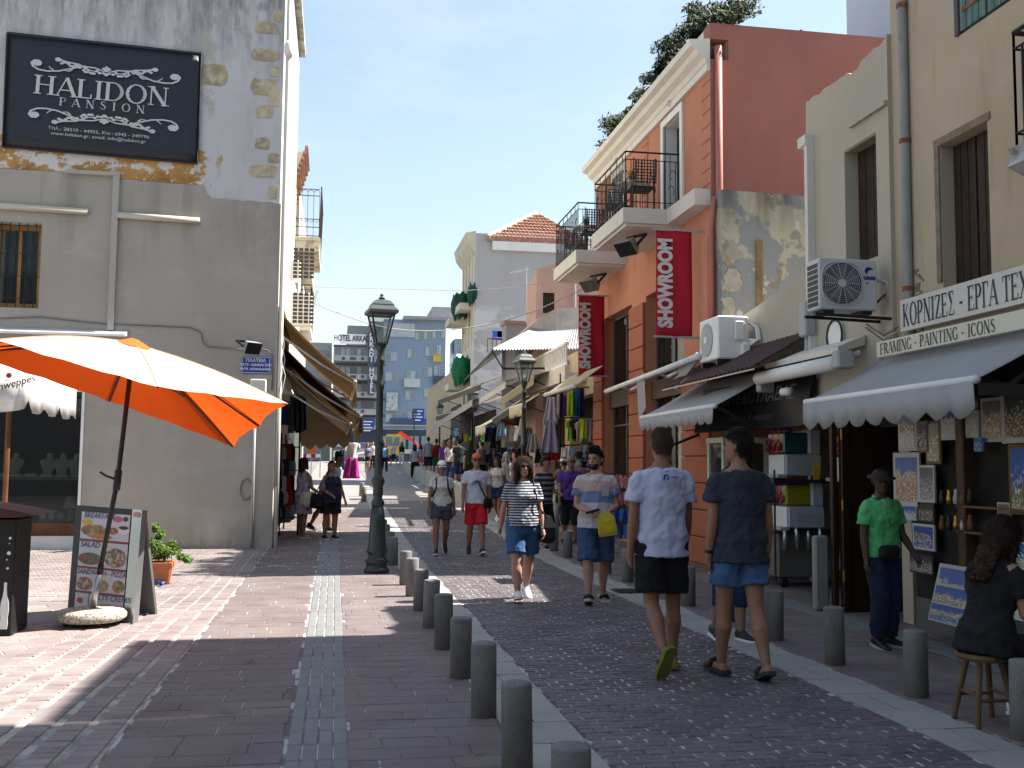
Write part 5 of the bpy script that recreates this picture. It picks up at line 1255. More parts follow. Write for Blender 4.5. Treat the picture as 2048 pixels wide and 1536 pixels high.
for j in range(rows):
    t0, t1 = j / rows, (j + 1) / rows
    def edge(tt): return (lx + (ap.x - lx) * tt, rx + (ap.x + .2 - rx) * tt, 44.8 + (ap.y - 44.8) * tt, zt - .3 + (ap.z - zt + .3) * tt)
    a0, a1, ay0, az0 = edge(t0); c0, c1_, ay1, az1 = edge(t1)
    k = max(1, int(n * (a1 - a0) / (rx - lx)))
    for i in range(k):
        xa = a0 + (a1 - a0) * (i + .5) / k
        b.tube([(xa, ay0, az0 + .06), (xa + (c0 + c1_ - a0 - a1) * .02, ay1, az1 + .0)], [.14, .11], 6)
b.make('roof_tile', TILE, tw, kind='stuff')
b = B(); b.add([(lx, 44.85, zt - .33), (rx, 44.85, zt - .33), (ap.x, 49, ap.z - .05), (lx, 49.6, zt - .33), (rx, 49.6, zt - .33)], [(0, 1, 2), (0, 2, 3), (1, 4, 2)]); b.make('roof', TILE, tw)
b = B()
for i in range(14):
    t0 = i / 14; b.tube([(lx + (ap.x - lx) * t0, 44.8 + 4.2 * t0, zt - .22 + (ap.z - zt + .3) * t0), (lx + (ap.x - lx) * (t0 + .09), 44.8 + 4.2 * (t0 + .09), zt - .16 + (ap.z - zt + .3) * (t0 + .09))], [.13, .09], 6)
b.make('ridge_tile', mat('pale_tile', (.50, .36, .26), .9, .2), tw, kind='stuff')
NET = mat('green_netting', (0.010, 0.07, 0.045), .8, .25, 5, .3, 60, trans=.25)
NET2 = mat('bright_green_netting', (0.012, 0.17, 0.065), .8, .2, 5, .3, 60, trans=.3)
def net(rect, Y, m, label):
    t = thing('balcony_netting', label, 'netting', aY((rect[0] + rect[2]) / 2, rect[3], Y), group='green nets on balconies')
    p0, p1 = aY(rect[0], rect[1], Y), aY(rect[2], rect[3], Y); cx, cz = (p0.x + p1.x) / 2, (p0.z + p1.z) / 2; g = []
    for j in range(9):
        row = []
        for i in range(17):
            a = math.pi * (i / 16) * 1.1 - .1; v = j / 8; r = (p1.x - p0.x) / 2 * (.75 + .35 * math.sin(math.pi * v * .9)) * (1 + .08 * math.sin(i * 2.3 + j))
            row.append((cx + r * math.cos(a), Y - 1.2 * math.sin(a) * (.7 + .3 * math.sin(v * 3)) + .06 * math.sin(i * 3.1), p1.z + (p0.z - p1.z) * v + .08 * math.sin(i * 1.7)))
        g.append(row)
    b = B(); b.sheet(g); b.make('net', m, t, smooth=True)
    b = B(); b.box(cx - .6, cx + .9, Y - .2, Y + 1.5, p1.z - .2, p1.z + .1); b.make('balcony_slab', PL_C, t)
net((905, 590, 940, 642), 48, NET, 'dark green netting bag round the upper far balcony')
net((936, 574, 952, 612), 46, NET, 'small dark green net beside the upper balcony door')
net((906, 716, 938, 772), 48, NET2, 'bright green netting round the lower far balcony')
t = thing('tv_antenna', 'thin rooftop antenna mast in front of the tall white wall', 'antenna', aY(1053, 645, 33))
b = B(); m0, m1 = aY(1053, 645, 33), aY(1053, 533, 33); b.tube([m0, m1], .02, 5)
d0, d1 = aY(1022, 546, 33), aY(1056, 539, 33); b.tube([d0, d1], .015, 4)
for i in range(9): q = d0.lerp(d1, i / 8); b.tube([q + Vector((0, -.2, -.06)), q + Vector((0, .2, .06))], .008, 4)
b.make('mast', GREYP, t)

# ================================================================ far end of the street
BLU = mat('blue_block', (0.215, 0.285, 0.385), .8, .05, .1, .05)  # far building tones are paled in place of haze
BLUL = mat('lit_blue_block', (0.50, 0.57, 0.66), .8, .04, .1, .05)  # paler copy of the block colour for its lit side face
GRYB = mat('hotel_grey', (0.235, 0.245, 0.255), .8, .05, .1, .05); GRYL = mat('hotel_pale', (.36, .375, .39), .8, .05)
WPANE = mat('far_glass', (.17, .23, .27), .2, .2, .5, 0, spec=.6); WPALE = mat('far_glass_pale', (.33, .42, .46), .3, .15, .5, 0)
FY = 160.0
def frect(b, r, Y, th=.3):
    p0, p1 = aY(r[0], r[1], Y), aY(r[2], r[3], Y); b.box(min(p0.x, p1.x), max(p0.x, p1.x), Y - th, Y, min(p0.z, p1.z), max(p0.z, p1.z)); return b
bb_ = thing('blue_office_block', 'blue grey office block closing the far end of the street', 'building', (12, FY, 2))
b = B(); c0 = aY(768, 652, FY); c1 = aY(892, 642, FY); b.box(c0.x, c1.x, FY, FY + 30, 0, c1.z); b.make('front_wall', BLU, bb_)
b = B(); p0 = aY(770, 620, FY); b.box(c0.x, aY(830, 650, FY).x, FY - .2, FY, aY(800, 674, FY).z, c1.z - .6); b.make('pale_panel', mat('pale_band', (.40, .44, .48), .8), bb_)
b = B(); b.add([(c1.x, FY - .05, 0), (c1.x + 9, FY + 14, 0), (c1.x + 9, FY + 14, c1.z), (c1.x, FY - .05, c1.z), (c1.x - 1, FY + 25, 0), (c1.x - 1, FY + 25, c1.z)], [(0, 1, 2, 3), (1, 4, 5, 2), (3, 2, 5)]); b.make('side_wall', BLUL, bb_)
b = B(); b.box(c0.x + 3, c1.x + .8, FY - 1, FY + 20, c1.z, c1.z + .5); b.box(c0.x + 8, c0.x + 15, FY + 5, FY + 15, c1.z + .5, c1.z + 3); b.make('roof', mat('roof_grey', (.3, .3, .32), .8), bb_)
wins = [(770, 703, 795, 723, 0), (814, 698, 831, 716, 1), (850, 693, 866, 712, 1), (868, 690, 882, 710, 0), (770, 744, 795, 763, 1), (812, 741, 831, 759, 0), (848, 734, 864, 754, 0), (868, 731, 880, 752, 1), (810, 781, 829, 800, 1), (848, 776, 863, 795, 1), (864, 774, 880, 793, 0), (771, 827, 795, 845, 1), (810, 823, 824, 842, 0), (832, 824, 850, 842, 1)]
for i in range(7): wins.append((830 + i * 8.6, 664 - i * .6, 837.5 + i * 8.6, 680 - i * .6, i % 2 == 0))
for x0, y0, x1, y1, k in wins:
    b = B(); frect(b, (x0, y0, x1, y1), FY - .02, .08); w = b.make('window', GRYL, bb_)
    p0, p1 = aY(x0, y0, FY), aY(x1, y1, FY); n = 2 if x1 - x0 > 9 else 1
    for i in range(n):
        b = B(); W_ = (p1.x - p0.x) / n; b.box(p0.x + W_ * i + .12, p0.x + W_ * (i + 1) - .12, FY - .14, FY - .10, p1.z + .12, p0.z - .12); b.make('pane', WPALE if (k + i) % 2 else WPANE, w)
for r, m, nm in (((808, 757, 840, 775), mat('advert_pale', (.45, .5, .48), .7), 'advert_panel'), ((866, 752, 905, 769), mat('advert_dark', (.06, .08, .12), .6), 'advert_panel'), ((866, 711, 882, 724), mat('advert_yellow', (.55, .42, .08), .6), 'advert_panel'), ((773, 785, 795, 822), mat('advert_grey', (.40, .42, .45), .7, .5, 2.0), 'mural'), ((764, 849, 862, 853), GRYL, 'canopy_edge'), ((780, 848, 870, 838), mat('balcony_blue', (.05, .09, .16), .6), 'balcony_front')):
    b = B(); frect(b, r, FY - .3, .3); b.make(nm, m, bb_)
for i in range(3):
    b = B(); x = c1.x + 1.5 + i * 2.4; y = FY + (x - c1.x) * 14 / 9
    for j in range(4): b.box(x, x + 1.3, y - 1.2, y + .9, c1.z - 5 - j * 4, c1.z - 2.6 - j * 4)
    b.each('window', WPANE, bb_)
text('insurance', 1.5, mat('far_blue_ink', (.04, .07, .2), .6, 0, bump=0), bb_, T(aY(845, 683, FY).x, FY - .1, aY(845, 683, FY).z), ext=.02) if False else None
ah = thing('grey_hotel', 'grey stepped hotel block with balcony rows and a roof sign', 'building', (4, FY, 2))
a0 = aY(668, 695, FY); a1 = aY(770, 650, FY)
b = B(); b.box(a0.x, a1.x, FY + 1, FY + 25, 0, aY(700, 690, FY).z); b.box(aY(696, 640, FY).x, a1.x + 6, FY + 4, FY + 25, 0, aY(700, 644, FY).z); b.box(aY(742, 630, FY).x, a1.x + 12, FY + 8, FY + 20, 0, aY(742, 628, FY).z); b.make('block', GRYB, ah)
for k in range(6):
    yk = 712 + k * 37 - k * k * .6
    b = B(); frect(b, (667, yk, 760, yk + 13), FY - .4, 1.4); b.make('balcony_front', GRYL, ah)
    for x0 in (682, 692, 714, 748):
        b = B(); frect(b, (x0, yk - 15, x0 + 8, yk - 1), FY + .98, .08); b.make('window', WPALE, ah)
    b = B(); frect(b, (667, yk - 22, 770, yk - 16), FY + .5, .6); b.make('soffit', mat('hotel_dark', (.08, .085, .09), .8), ah)
    for x0, x1 in ((684, 690), (700, 712), (722, 728)):
        b = B(); frect(b, (x0, yk + 2, x1, yk + 8), FY - 1.81, .03); b.make('emblem', mat('hotel_dark', (.08, .085, .09), .8), ah)
b = B(); frect(b, (680, 668, 731, 689), FY - .2, .3); b.make('roof_sign', mat('hotel_sign', (.85, .86, .86), .6, .02), ah)
p = aY(705.5, 678, FY); text('HOTEL ARKADI', 1.28, BLACKM, ah, T(p.x, FY - .55, p.z), bold=.02, sx=.64, ext=.02)
b = B(); frect(b, (737, 664, 747, 790), FY - 2.0, .3); b.make('sign_strip', mat('sign_navy', (.07, .08, .12), .6), ah)
for i, ch in enumerate('ARKADI HOTEL'):
    if ch != ' ':
        p = aY(742, 672 + i * 10.2, FY); text(ch, 1.0, PW, ah, T(p.x, FY - 2.35, p.z), bold=.03, ext=.02)
fb = thing('pale_far_block', 'pale flat-roofed block left of the grey hotel', 'building', (-3, 175, 2))
b = B(); q0 = aY(626, 685, 175); q1 = aY(664, 690, 175); b.box(q0.x - 12, q1.x, 175, 190, 0, q0.z); b.make('wall', mat('far_sage', (.33, .35, .33), .8, .05), fb)
for k in range(4):
    b = B(); frect(b, (632, 700 + k * 30, 658, 712 + k * 30), 174.9, .1); b.make('window', WPANE, fb)
lb = thing('far_shop_row', 'dark low shopfront row under the far blue block', 'building', (5, 130, 2))
b = B(); r0, r1 = aY(690, 858, 130), aY(935, 930, 130); b.box(r0.x, r1.x + 6, 130, 136, 1.5, r0.z); b.make('wall', mat('far_dark_front', (.035, .045, .06), .6, .3, .6), lb)
for i in range(5):
    b = B(); frect(b, (765 + i * 26, 872, 785 + i * 26, 900), 129.98, .05); b.make('shop_window', WPANE, lb)
for r, lbl in (((724, 838, 748, 858), 'blue hanging shop sign low on the far hotel'), ((825, 817, 848, 846), 'blue notice board in front of the far blue block')):
    t = thing('far_sign', lbl, 'sign', aY(r[0], r[3], 126)); b = B(); frect(b, r, 126, .15); b.make('panel', BLUE, t)
    for k in range(4):
        b = B(); frect(b, (r[0] + 3, r[1] + 4 + k * 6, r[2] - 3 - (k % 2) * 4, r[1] + 6.5 + k * 6), 125.8, .03); b.make('lettering', PW, t)
# vehicles waiting at the crossing street
def wheel(parent, x, y, z, r, w=.25):
    b = B(); b.lathe([(r * .6, 0), (r, .02), (r, w - .02), (r * .6, w)], 16, T(x, y, z, rx=math.pi / 2)); o = b.make('wheel', BLACKM, parent)
    b = B(); b.lathe([(r * .55, -.01), (r * .3, .03), (.001, .03)], 12, T(x, y, z, rx=math.pi / 2)); b.make('rim', GREYP, o)
tr = thing('crane_truck', 'yellow lorry with a red folded crane boom at the far crossing', 'truck', (5, 88, 2))
YEL = mat('truck_yellow', (.62, .40, .05), .4, .05, bump=0)
q = aY(767, 906, 88); x0 = q.x; x1 = aY(801, 906, 88).x; zt_ = aY(780, 869, 88).z
b = B(); b.loft([[(x0, y, 2.55), (x1, y, 2.55), (x1, y, zt_ - .1), (x1 - .15, y, zt_), (x0 + .25, y, zt_), (x0, y, zt_ - .75)] for y in (87, 89)]); b.make('cab', YEL, tr)
b = B(); b.box(x0 + .85, x1 - .15, 86.97, 87.0, 3.35, zt_ - .22); b.make('side_window', WPANE, tr)
b = B(); b.add([(x0 - .01, 87.15, 3.4), (x0 - .01, 88.85, 3.4), (x0 + .22, 88.85, zt_ - .08), (x0 + .22, 87.15, zt_ - .08)], [(0, 1, 2, 3)]); b.box(x0 + .12, x0 + .7, 86.975, 87.0, 3.35, zt_ - .22); b.make('windscreen', WPANE, tr)
b = B(); b.box(x1 + .2, x1 + 4.6, 87, 89, 2.7, 3.05); b.make('flatbed', mat('bed_white', (.6, .6, .58), .5), tr)
b = B(); g0, g1, g2 = aY(798, 866, 88), aY(826, 881, 88), aY(838, 893, 88); b.tube([g0, g1], [.28, .2], 4); b.tube([(g0.x, 88, g0.z), (g0.x + .1, 88, 3.0)], .14, 6); b.tube([g1, g2], .12, 4); b.make('crane_boom', mat('crane_red', (.50, .05, .035), .5), tr)
for x in (x0 + .6, x1 + 1.2, x1 + 3.6): wheel(tr, x, 87.3, 2.42, .42)
def car(px, py, Y, label, colr, L=4.2):
    p = aY(px, py, Y); z = 2.0
    t = thing('parked_car', label, 'car', (p.x, Y, z), group='cars at the far crossing')
    m = mat('car_paint_' + label[:5], colr, .25, .02, bump=0, coat=.5)
    prof = [(-.5, .3), (-.5, .75), (-.36, .85), (-.2, 1.38), (.18, 1.42), (.34, .95), (.5, .85), (.5, .3)]
    b = B(); b.loft([[(p.x + a * L, Y + dy * (1 if c < .9 else .85), z + c) for a, c in prof] for dy in (-.85, .85)]); b.make('body', m, t)
    b = B(); b.add([(p.x + a * L, Y - .80, z + c) for a, c in ((-.31, .9), (-.18, 1.32), (.16, 1.35), (.28, .95))], [(0, 1, 2, 3)]); b.make('side_window', WPANE, t)
    for a in (-.32, .32): wheel(t, p.x + a * L, Y - .6, z + .32, .32, .2)
car(722, 890, 80, 'white hatchback parked at the far end of the street', (.6, .6, .6))
car(880, 890, 92, 'pale van roof showing behind the crowd', (.6, .61, .6), 5.0)
# wires across the street
def wire(pts, label, r=.014, ya=26.0, yb=22.0):
    n = len(pts); P = [aY(x, y, ya + (yb - ya) * i / (n - 1)) for i, (x, y) in enumerate(pts)]
    b = B(); b.tube(P, r, 5); tag(b.make('overhead_cable', mat('wire_pale', (.42, .41, .38), .7), smooth=True), label, 'cable')
wire([(572, 572), (615, 600), (660, 620), (700, 635), (740, 648), (780, 657), (820, 661), (858, 662), (890, 661), (933, 656), (970, 650), (1010, 641), (1070, 622), (1110, 604), (1156, 583), (1195, 559)], 'thick pale cable sagging across the street')
wire([(610, 573), (700, 576), (780, 578), (860, 580), (930, 581), (1000, 577), (1075, 568), (1150, 558), (1190, 550)], 'thin upper wire strung across the street', .007)
# ================================================================ street lamps
LG = mat('lamp_green_black', (0.018, 0.026, 0.024), .38, .15, 4, .05, spec=.5)
LTOP = mat('lamp_hood', (0.05, 0.062, 0.062), .4, .1, 4, .03, spec=.5)
LGL = glassmat('lantern_glass', (.5, .52, .5), .2, .12)
def lamp_parts():
    t = thing('street_lamp', 'x', 'street lamp')
    b = B(); b.lathe([(.19, 0), (.19, .05), (.16, .07), (.16, .14), (.185, .17), (.14, .22), (.12, .26), (.155, .30), (.155, .34), (.135, .40), (.115, .80), (.09, 1.0)], 20); b.make('base', LG, t, smooth=True)
    b = B(); b.lathe([(.09, 1.0), (.10, 1.02), (.10, 1.06), (.065, 1.12), (.08, 1.18), (.075, 1.30), (.10, 1.36), (.10, 1.40), (.062, 1.46), (.06, 1.9), (.075, 1.92), (.075, 1.99), (.058, 2.01), (.052, 2.78), (.066, 2.80), (.066, 2.86), (.05, 2.90), (.046, 3.18), (.066, 3.20), (.066, 3.24), (.05, 3.27), (.055, 3.36), (.085, 3.44), (.085, 3.47), (.04, 3.5)], 16); b.make('shaft', LG, t, smooth=True)
    b = B(); w0, w1 = .075, .175
    for sx, sy in ((1, 1), (1, -1), (-1, -1), (-1, 1)): b.tube([(sx * w0, sy * w0, 3.47), (sx * w1, sy * w1, 3.93)], .017, 4)
    for z, w in ((3.48, w0 + .01), (3.93, w1)):
        b.tube([(w, w, z), (w, -w, z), (-w, -w, z), (-w, w, z), (w, w, z)], .018, 4)
    b.make('lantern_frame', LG, t)
    for k in range(4):
        a = k * math.pi / 2; M = Matrix.Rotation(a, 4, 'Z'); b = B()
        b.add([(-w0, -w0, 3.5), (w0, -w0, 3.5), (w1, -w1, 3.92), (-w1, -w1, 3.92)], [(0, 1, 2, 3)], M); b.make('pane', LGL, t)
    b = B()
    def sq(w, z): return [(w, w, z), (-w, w, z), (-w, -w, z), (w, -w, z)]
    b.loft([sq(.20, 3.93), (sq(.225, 3.95)), sq(.225, 3.99), sq(.165, 4.06), sq(.165, 4.08), sq(.12, 4.14), sq(.04, 4.17)]); b.lathe([(.03, 4.16), (.055, 4.19), (.02, 4.22), (.03, 4.24), (.001, 4.27)], 10); b.make('hood', LTOP, t)
    return t
lamp = lamp_parts()
def place_lamp(o, x, y, label, rz=.2):
    o.location = (x, y, gnd(y)); o.rotation_euler = (0, 0, rz); tag(o, label, 'street lamp', 'green black street lamps'); return o
place_lamp(lamp, .66, 15.8, 'tall green black street lamp standing on the left kerb', .15)
for px, y, lb in ((1048, 24.3, 'street lamp on the right kerb before the clothes stall'), (945, 43, 'distant street lamp among the stall awnings'), (880, 64, 'farthest street lamp at the end of the stalls'), (829, 80, 'thin far lamp before the blue office block')):
    c = copy_tree(lamp); place_lamp(c, aY(px, 800, y).x, y, lb)

# ================================================================ tilted orange parasol
U = {'nm': aY(316, 774, 10.15), 'fm': aY(218, 802, 11.03), 'nr': aY(577, 808, 10.93), 'fr': aY(468, 894, 11.81)}
hub = aY(268, 686, 10.7); C0 = (U['nm'] + U['fm']) / 2
U['nl'] = aY(-8, 680, 9.37); U['fl'] = aY(-75, 704, 10.25)
Lm = (U['nl'] + U['fl']) / 2; Rm = (U['nr'] + U['fr']) / 2
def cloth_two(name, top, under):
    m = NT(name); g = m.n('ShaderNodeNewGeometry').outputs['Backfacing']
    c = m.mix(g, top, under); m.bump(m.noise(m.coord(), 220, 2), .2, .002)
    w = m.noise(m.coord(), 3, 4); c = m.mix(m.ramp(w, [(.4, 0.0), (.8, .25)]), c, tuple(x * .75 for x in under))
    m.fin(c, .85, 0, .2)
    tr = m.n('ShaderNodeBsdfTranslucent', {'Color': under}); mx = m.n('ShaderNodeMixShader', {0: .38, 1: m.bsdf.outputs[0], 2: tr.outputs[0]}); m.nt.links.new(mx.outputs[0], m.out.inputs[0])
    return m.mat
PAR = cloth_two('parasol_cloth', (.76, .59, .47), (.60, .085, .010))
pr_ = thing('parasol', 'large tilted orange parasol with sunlit pale top on a black pole', 'parasol', (-2.36, 10.95, 0))
tips = [U['nl'], U['nm'], U['nr'], Rm, U['fr'], U['fm'], U['fl'], Lm]
b = B(); vs = [tuple(hub)]; fs = []
for k in range(8):
    a, c = tips[k], tips[(k + 1) % 8]; N_ = 8; R0 = 8; grid = []
    for j in range(R0 + 1):
        t = j / R0; row = []
        for i in range(N_ + 1):
            s = i / N_; e = a.lerp(c, s)
            inn = (hub - e); inn.normalize()
            e = e + (C0 - e) * (.045 * 4 * s * (1 - s))
            p = hub.lerp(e, t); p.z += (.05 * math.sin(math.pi * t) - .035 * 4 * s * (1 - s) * t * (1 - t) * 2 + .007 * math.sin(s * 19 + k) * t * t)
            row.append(tuple(p))
        grid.append(row)
    b.sheet(grid)
canopy = b.make('canopy', PAR, pr_, smooth=True)
# make the outside the front side
me = canopy.data
if sum(p.normal.z for p in me.polygons) < 0: me.flip_normals()
b = B(); cap = []
for j in range(3):
    cap.append([tuple(hub + (tips[i % 8] - hub) * (.02 + .075 * j) + Vector((0, 0, .05 - .018 * j + .018 * math.sin(i * 2.7) * j))) for i in range(9)])
b.sheet(cap); vc = b.make('vent_cap', mat('parasol_orange', (.62, .13, .02), .85, .1, trans=.2), pr_)
PBK = mat('parasol_pole', (.02, .02, .022), .45, .1, bump=0)
jnt = aY(235, 960, 10.8); pb0 = Vector((-2.36, 10.95, .10))
b = B(); b.tube([pb0 + (jnt - pb0) * .22, jnt, hub + (hub - jnt) * .01], .024, 10); b.make('pole', PBK, pr_, smooth=True)
b = B(); b.tube([pb0, pb0 + (jnt - pb0) * .30], .033, 12); b.make('base_tube', STEEL, pr_, smooth=True)
b = B(); d = (hub - jnt).normalized(); b.tube([jnt - d * .10, jnt + d * .10], .036, 10); b.tube([jnt, jnt + Vector((-.1, -.05, .04)), jnt + Vector((-.16, -.05, .08))], .012, 5); b.tube([pb0 + (jnt - pb0) * .31, pb0 + (jnt - pb0) * .37], .03, 10); b.make('crank', PBK, pr_, smooth=True)
for k, tp in enumerate(tips):
    b = B(); b.tube([tuple(hub.lerp(tp, t / 8) + Vector((0, 0, .05 * math.sin(math.pi * t / 8) + .004))) for t in range(1, 9)], .005, 4); b.make('seam', mat('seam_tan', (.50, .34, .22), .9), pr_)
run = hub.lerp(jnt, .17)
for k, tp in enumerate(tips):
    b = B(); e = hub.lerp(tp, .985); mid = hub.lerp(tp, .5); b.tube([hub + Vector((0, 0, -.04)), mid + Vector((0, 0, .015)), e + Vector((0, 0, -.012))], .011, 5); rb = b.make('rib', PBK, pr_)
    b = B(); b.tube([run, hub.lerp(tp, .48) + Vector((0, 0, -.01))], .008, 5); b.each('strut', PBK, rb)
pb = thing('weight_stone', 'round speckled stone weight on castors holding the parasol', 'parasol weight', (-2.36, 10.95, 0))
SPK = mat('exposed_aggregate', (.42, .38, .32), .9, .1, 4, .8, 60, .01, stains=[((.14, .12, .10), (45, 45, 45), .5, .56, .9), ((.62, .58, .52), (60, 60, 60), .56, .6, .8)])
b = B(); b.lathe([(.001, .045), (.30, .045), (.335, .075), (.335, .115), (.30, .15), (.20, .165), (.001, .17)], 32, T(-2.36, 10.95, 0)); b.make('stone', SPK, pb, smooth=True)
for k in range(4):
    b = B(); a = k * math.pi / 2 + .5; b.lathe([(.028, -.012), (.028, .012)], 10, T(-2.36 + .24 * math.cos(a), 10.95 + .24 * math.sin(a), .028, rx=math.pi / 2, rz=a)); b.tube([(-2.36 + .24 * math.cos(a), 10.95 + .24 * math.sin(a), .03), (-2.36 + .22 * math.cos(a), 10.95 + .22 * math.sin(a), .06)], .02, 6); b.make('castor', PBK, pb)

# ================================================================ menu board
BLc, BRc = gz(134, 1231), gz(266, 1247); TLc, TRc = aY(152, 1010, BLc.y + .16), aY(285, 1020, BRc.y + .16)
mn = thing('menu_board', 'standing menu board with food pictures behind the parasol pole', 'menu board', (BLc + BRc) / 2)
nrm = (BRc - BLc).cross(TLc - BLc).normalized()
if nrm.y > 0: nrm = -nrm
def mb_(u, v, d=0.0):
    p = BLc.lerp(BRc, u).lerp(TLc.lerp(TRc, u), v); return tuple(p + nrm * d)
def mrect(u0, u1, v0, v1, d, name, m, parent=None, th=.004):
    b = B(); b.loft([[mb_(u0, v0, d - th), mb_(u1, v0, d - th), mb_(u1, v1, d - th), mb_(u0, v1, d - th)], [mb_(u0, v0, d), mb_(u1, v0, d), mb_(u1, v1, d), mb_(u0, v1, d)]]); return b.make(name, m, parent or mn)
mrect(0, .86, .0, 1, 0, 'panel', mat('menu_navy', (.01, .01, .018), .4, .1, bump=0), th=.05)
mrect(.86, 1, -.03, 1, .004, 'side_frame', STEEL, th=.07)
MWH = mat('menu_white', (.55, .55, .58), .4, .02, bump=0); MRD = mat('menu_red', (.28, .015, .03), .4, 0, bump=0); MBL = mat('menu_blue', (.03, .05, .16), .4, 0, bump=0)
rows = [(.70, .945), (.455, .68), (.235, .435), (.03, .215)]
for i, (v0, v1) in enumerate(rows):
    mrect(.11, .84, v0, v1, .006, 'menu_field', MWH)
    mrect(.11, .84, v1 + .003, v1 + .017, .008, 'divider', MRD) if i else None
def mdisc(cu, cv, ru, rv, d, m, n=18):
    b = B(); b.add([mb_(cu + ru * math.cos(2 * math.pi * k / n), cv + rv * math.sin(2 * math.pi * k / n), d) for k in range(n)], [tuple(range(n))]); o = b.make('food_picture', m, mn)
F_BR = food('food_breakfast', [(.55, .22, .04), (.62, .30, .07), (.45, .15, .04), (.6, .42, .2)], 1, 3); F_SA = food('food_salad', [(.06, .14, .02), (.12, .22, .04), (.03, .07, .015), (.3, .05, .02)], 2, 6)
F_SS = food('food_seafood', [(.6, .42, .35), (.5, .2, .15), (.62, .55, .48), (.1, .2, .04)], 3, 6); F_PZ = food('food_pizza', [(.5, .12, .06), (.6, .35, .2), (.4, .05, .03), (.6, .5, .4)], 4, 6)
F_FR = food('food_fries', [(.62, .42, .12), (.55, .35, .1), (.66, .5, .25)], 5, 9); F_CL = food('food_club', [(.5, .3, .12), (.3, .05, .03), (.12, .2, .05), (.6, .45, .28)], 6, 8); F_CR = food('food_crepe', [(.55, .33, .13), (.6, .42, .22), (.4, .2, .06), (.15, .2, .05)], 7, 5)
PINK = mat('print_pink', (.55, .08, .18), .4, .3, 40, 0); COF = mat('print_coffee', (.03, .015, .01), .4, 0, bump=0); YJ = mat('print_juice', (.6, .38, .03), .4, .1, bump=0)
mdisc(.32, .78, .20, .055, .0095, F_BR); mdisc(.20, .855, .075, .03, .0098, YJ); mdisc(.42, .73, .18, .022, .0102, mat('print_bread', (.45, .18, .04), .4, .2, 30, 0)); mdisc(.60, .79, .09, .03, .0106, food('food_fruit', [(.6, .1, .05), (.65, .35, .08), (.5, .05, .04)], 8, 7))
mdisc(.66, .90, .07, .028, .0110, PINK); mdisc(.78, .905, .035, .022, .0113, mat('print_leaf', (.02, .04, .015), .4, 0, bump=0)); mdisc(.76, .80, .09, .04, .0096, mat('print_cup', (.66, .66, .68), .4, 0, bump=0)); mdisc(.76, .825, .07, .016, .0104, COF)
mdisc(.29, .525, .18, .055, .0096, F_SA); mdisc(.67, .55, .165, .085, .0098, F_SS)
mdisc(.24, .30, .12, .06, .0096, F_PZ); mdisc(.51, .295, .09, .05, .0098, F_FR); mdisc(.75, .30, .09, .055, .0100, F_CL); mdisc(.60, .09, .22, .048, .0096, F_CR)
def mtext(s, u, v, h, d, m, sx=1.0):
    o = Vector(mb_(u, v, d)); X = (Vector(mb_(u + .1, v, d)) - o).normalized(); Z = (Vector(mb_(u, v + .1, d)) - o).normalized(); Yv = Z.cross(X)
    M = Matrix((X, Yv, Z)).transposed().to_4x4(); M.translation = o
    text(s, h, m, mn, M, ext=.0005, align='LEFT', shear=.15, sx=sx)
mtext('BREAKFAST', .15, .915, .085, .0116, MBL, 1.1); mtext('SALAD', .13, .65, .085, .0116, MBL, 1.2); mtext('SANDWICH - PIZZA', .115, .405, .08, .0116, MBL, 1.05); mtext('SALTY CREPES', .36, .19, .075, .0116, MBL, 1.25)
mdisc(.19, .15, .045, .026, .0112, mat('logo_disc', (.45, .02, .03), .4, 0, bump=0)); mdisc(.93, .955, .05, .024, .0112, mat('logo_pink', (.6, .25, .25), .4, 0, bump=0)); mrect(.315, .325, .03, .215, .0114, 'divider', GREYP)
b = B(); bk = gz(272, 1216); b.loft([[Vector(mb_(u, v, -.02)) + Vector((.05 * (1 - v) * 2, .62 * (1 - v), 0)) for u, v in ((.04, 0), (1, 0), (1, 1), (.04, 1))], [Vector(mb_(u, v, -.05)) + Vector((.05 * (1 - v) * 2, .62 * (1 - v), 0)) for u, v in ((.04, 0), (1, 0), (1, 1), (.04, 1))]]); b.make('rear_panel', mat('menu_grey', (.16, .16, .165), .5), mn)

# ================================================================ planter with hose
pl = thing('flower_planter', 'terracotta trough with bright green plant beside the menu board', 'planter', (-2.45, 14.6, 0))
TC = mat('terracotta', (.42, .15, .065), .85, .15, 6, .3, 50)
b = B(); b.loft([[(-2.95 + i, 14.42 + i, 0), (-2.12 - i, 14.42 + i, 0), (-2.12 - i, 14.78 - i, 0), (-2.95 + i, 14.78 - i, 0)][:] if z == 0 else [(-2.95 + i, 14.42 + i, z), (-2.12 - i, 14.42 + i, z), (-2.12 - i, 14.78 - i, z), (-2.95 + i, 14.78 - i, z)] for z, i in ((0, .05), (.24, .012), (.24, -.01), (.29, -.01), (.29, .03), (.22, .04))]); b.make('trough', TC, pl)
rnd = random.Random(5); cl = [((-2.95 + rnd.random() * .85, 14.6 + rnd.uniform(-.16, .16), .38 + rnd.random() * .16), rnd.uniform(.07, .13)) for _ in range(26)] + [((-2.35 + rnd.uniform(-.1, .1), 14.6, .62 + .05 * k), .05) for k in range(4)] + [((-2.02 + .05 * k, 14.55, .36 - .02 * k), .06) for k in range(3)]
leafy('foliage', LEAF2, pl, cl, 3800, .028, 3, .8)
b = B()
for k in range(16): c = cl[k][0]; b.tube([(c[0], 14.6, .25), c], .006, 4)
b.make('stem', mat('stem_green', (.08, .11, .03), .8), pl)
hz = B(); P = [gz(278, 1170, .03), gz(300, 1163, .03), gz(312, 1160, .06), gz(322, 1168, .03), gz(336, 1160, .03), gz(344, 1146, .05), gz(338, 1134, .1), gz(328, 1133, .06)]
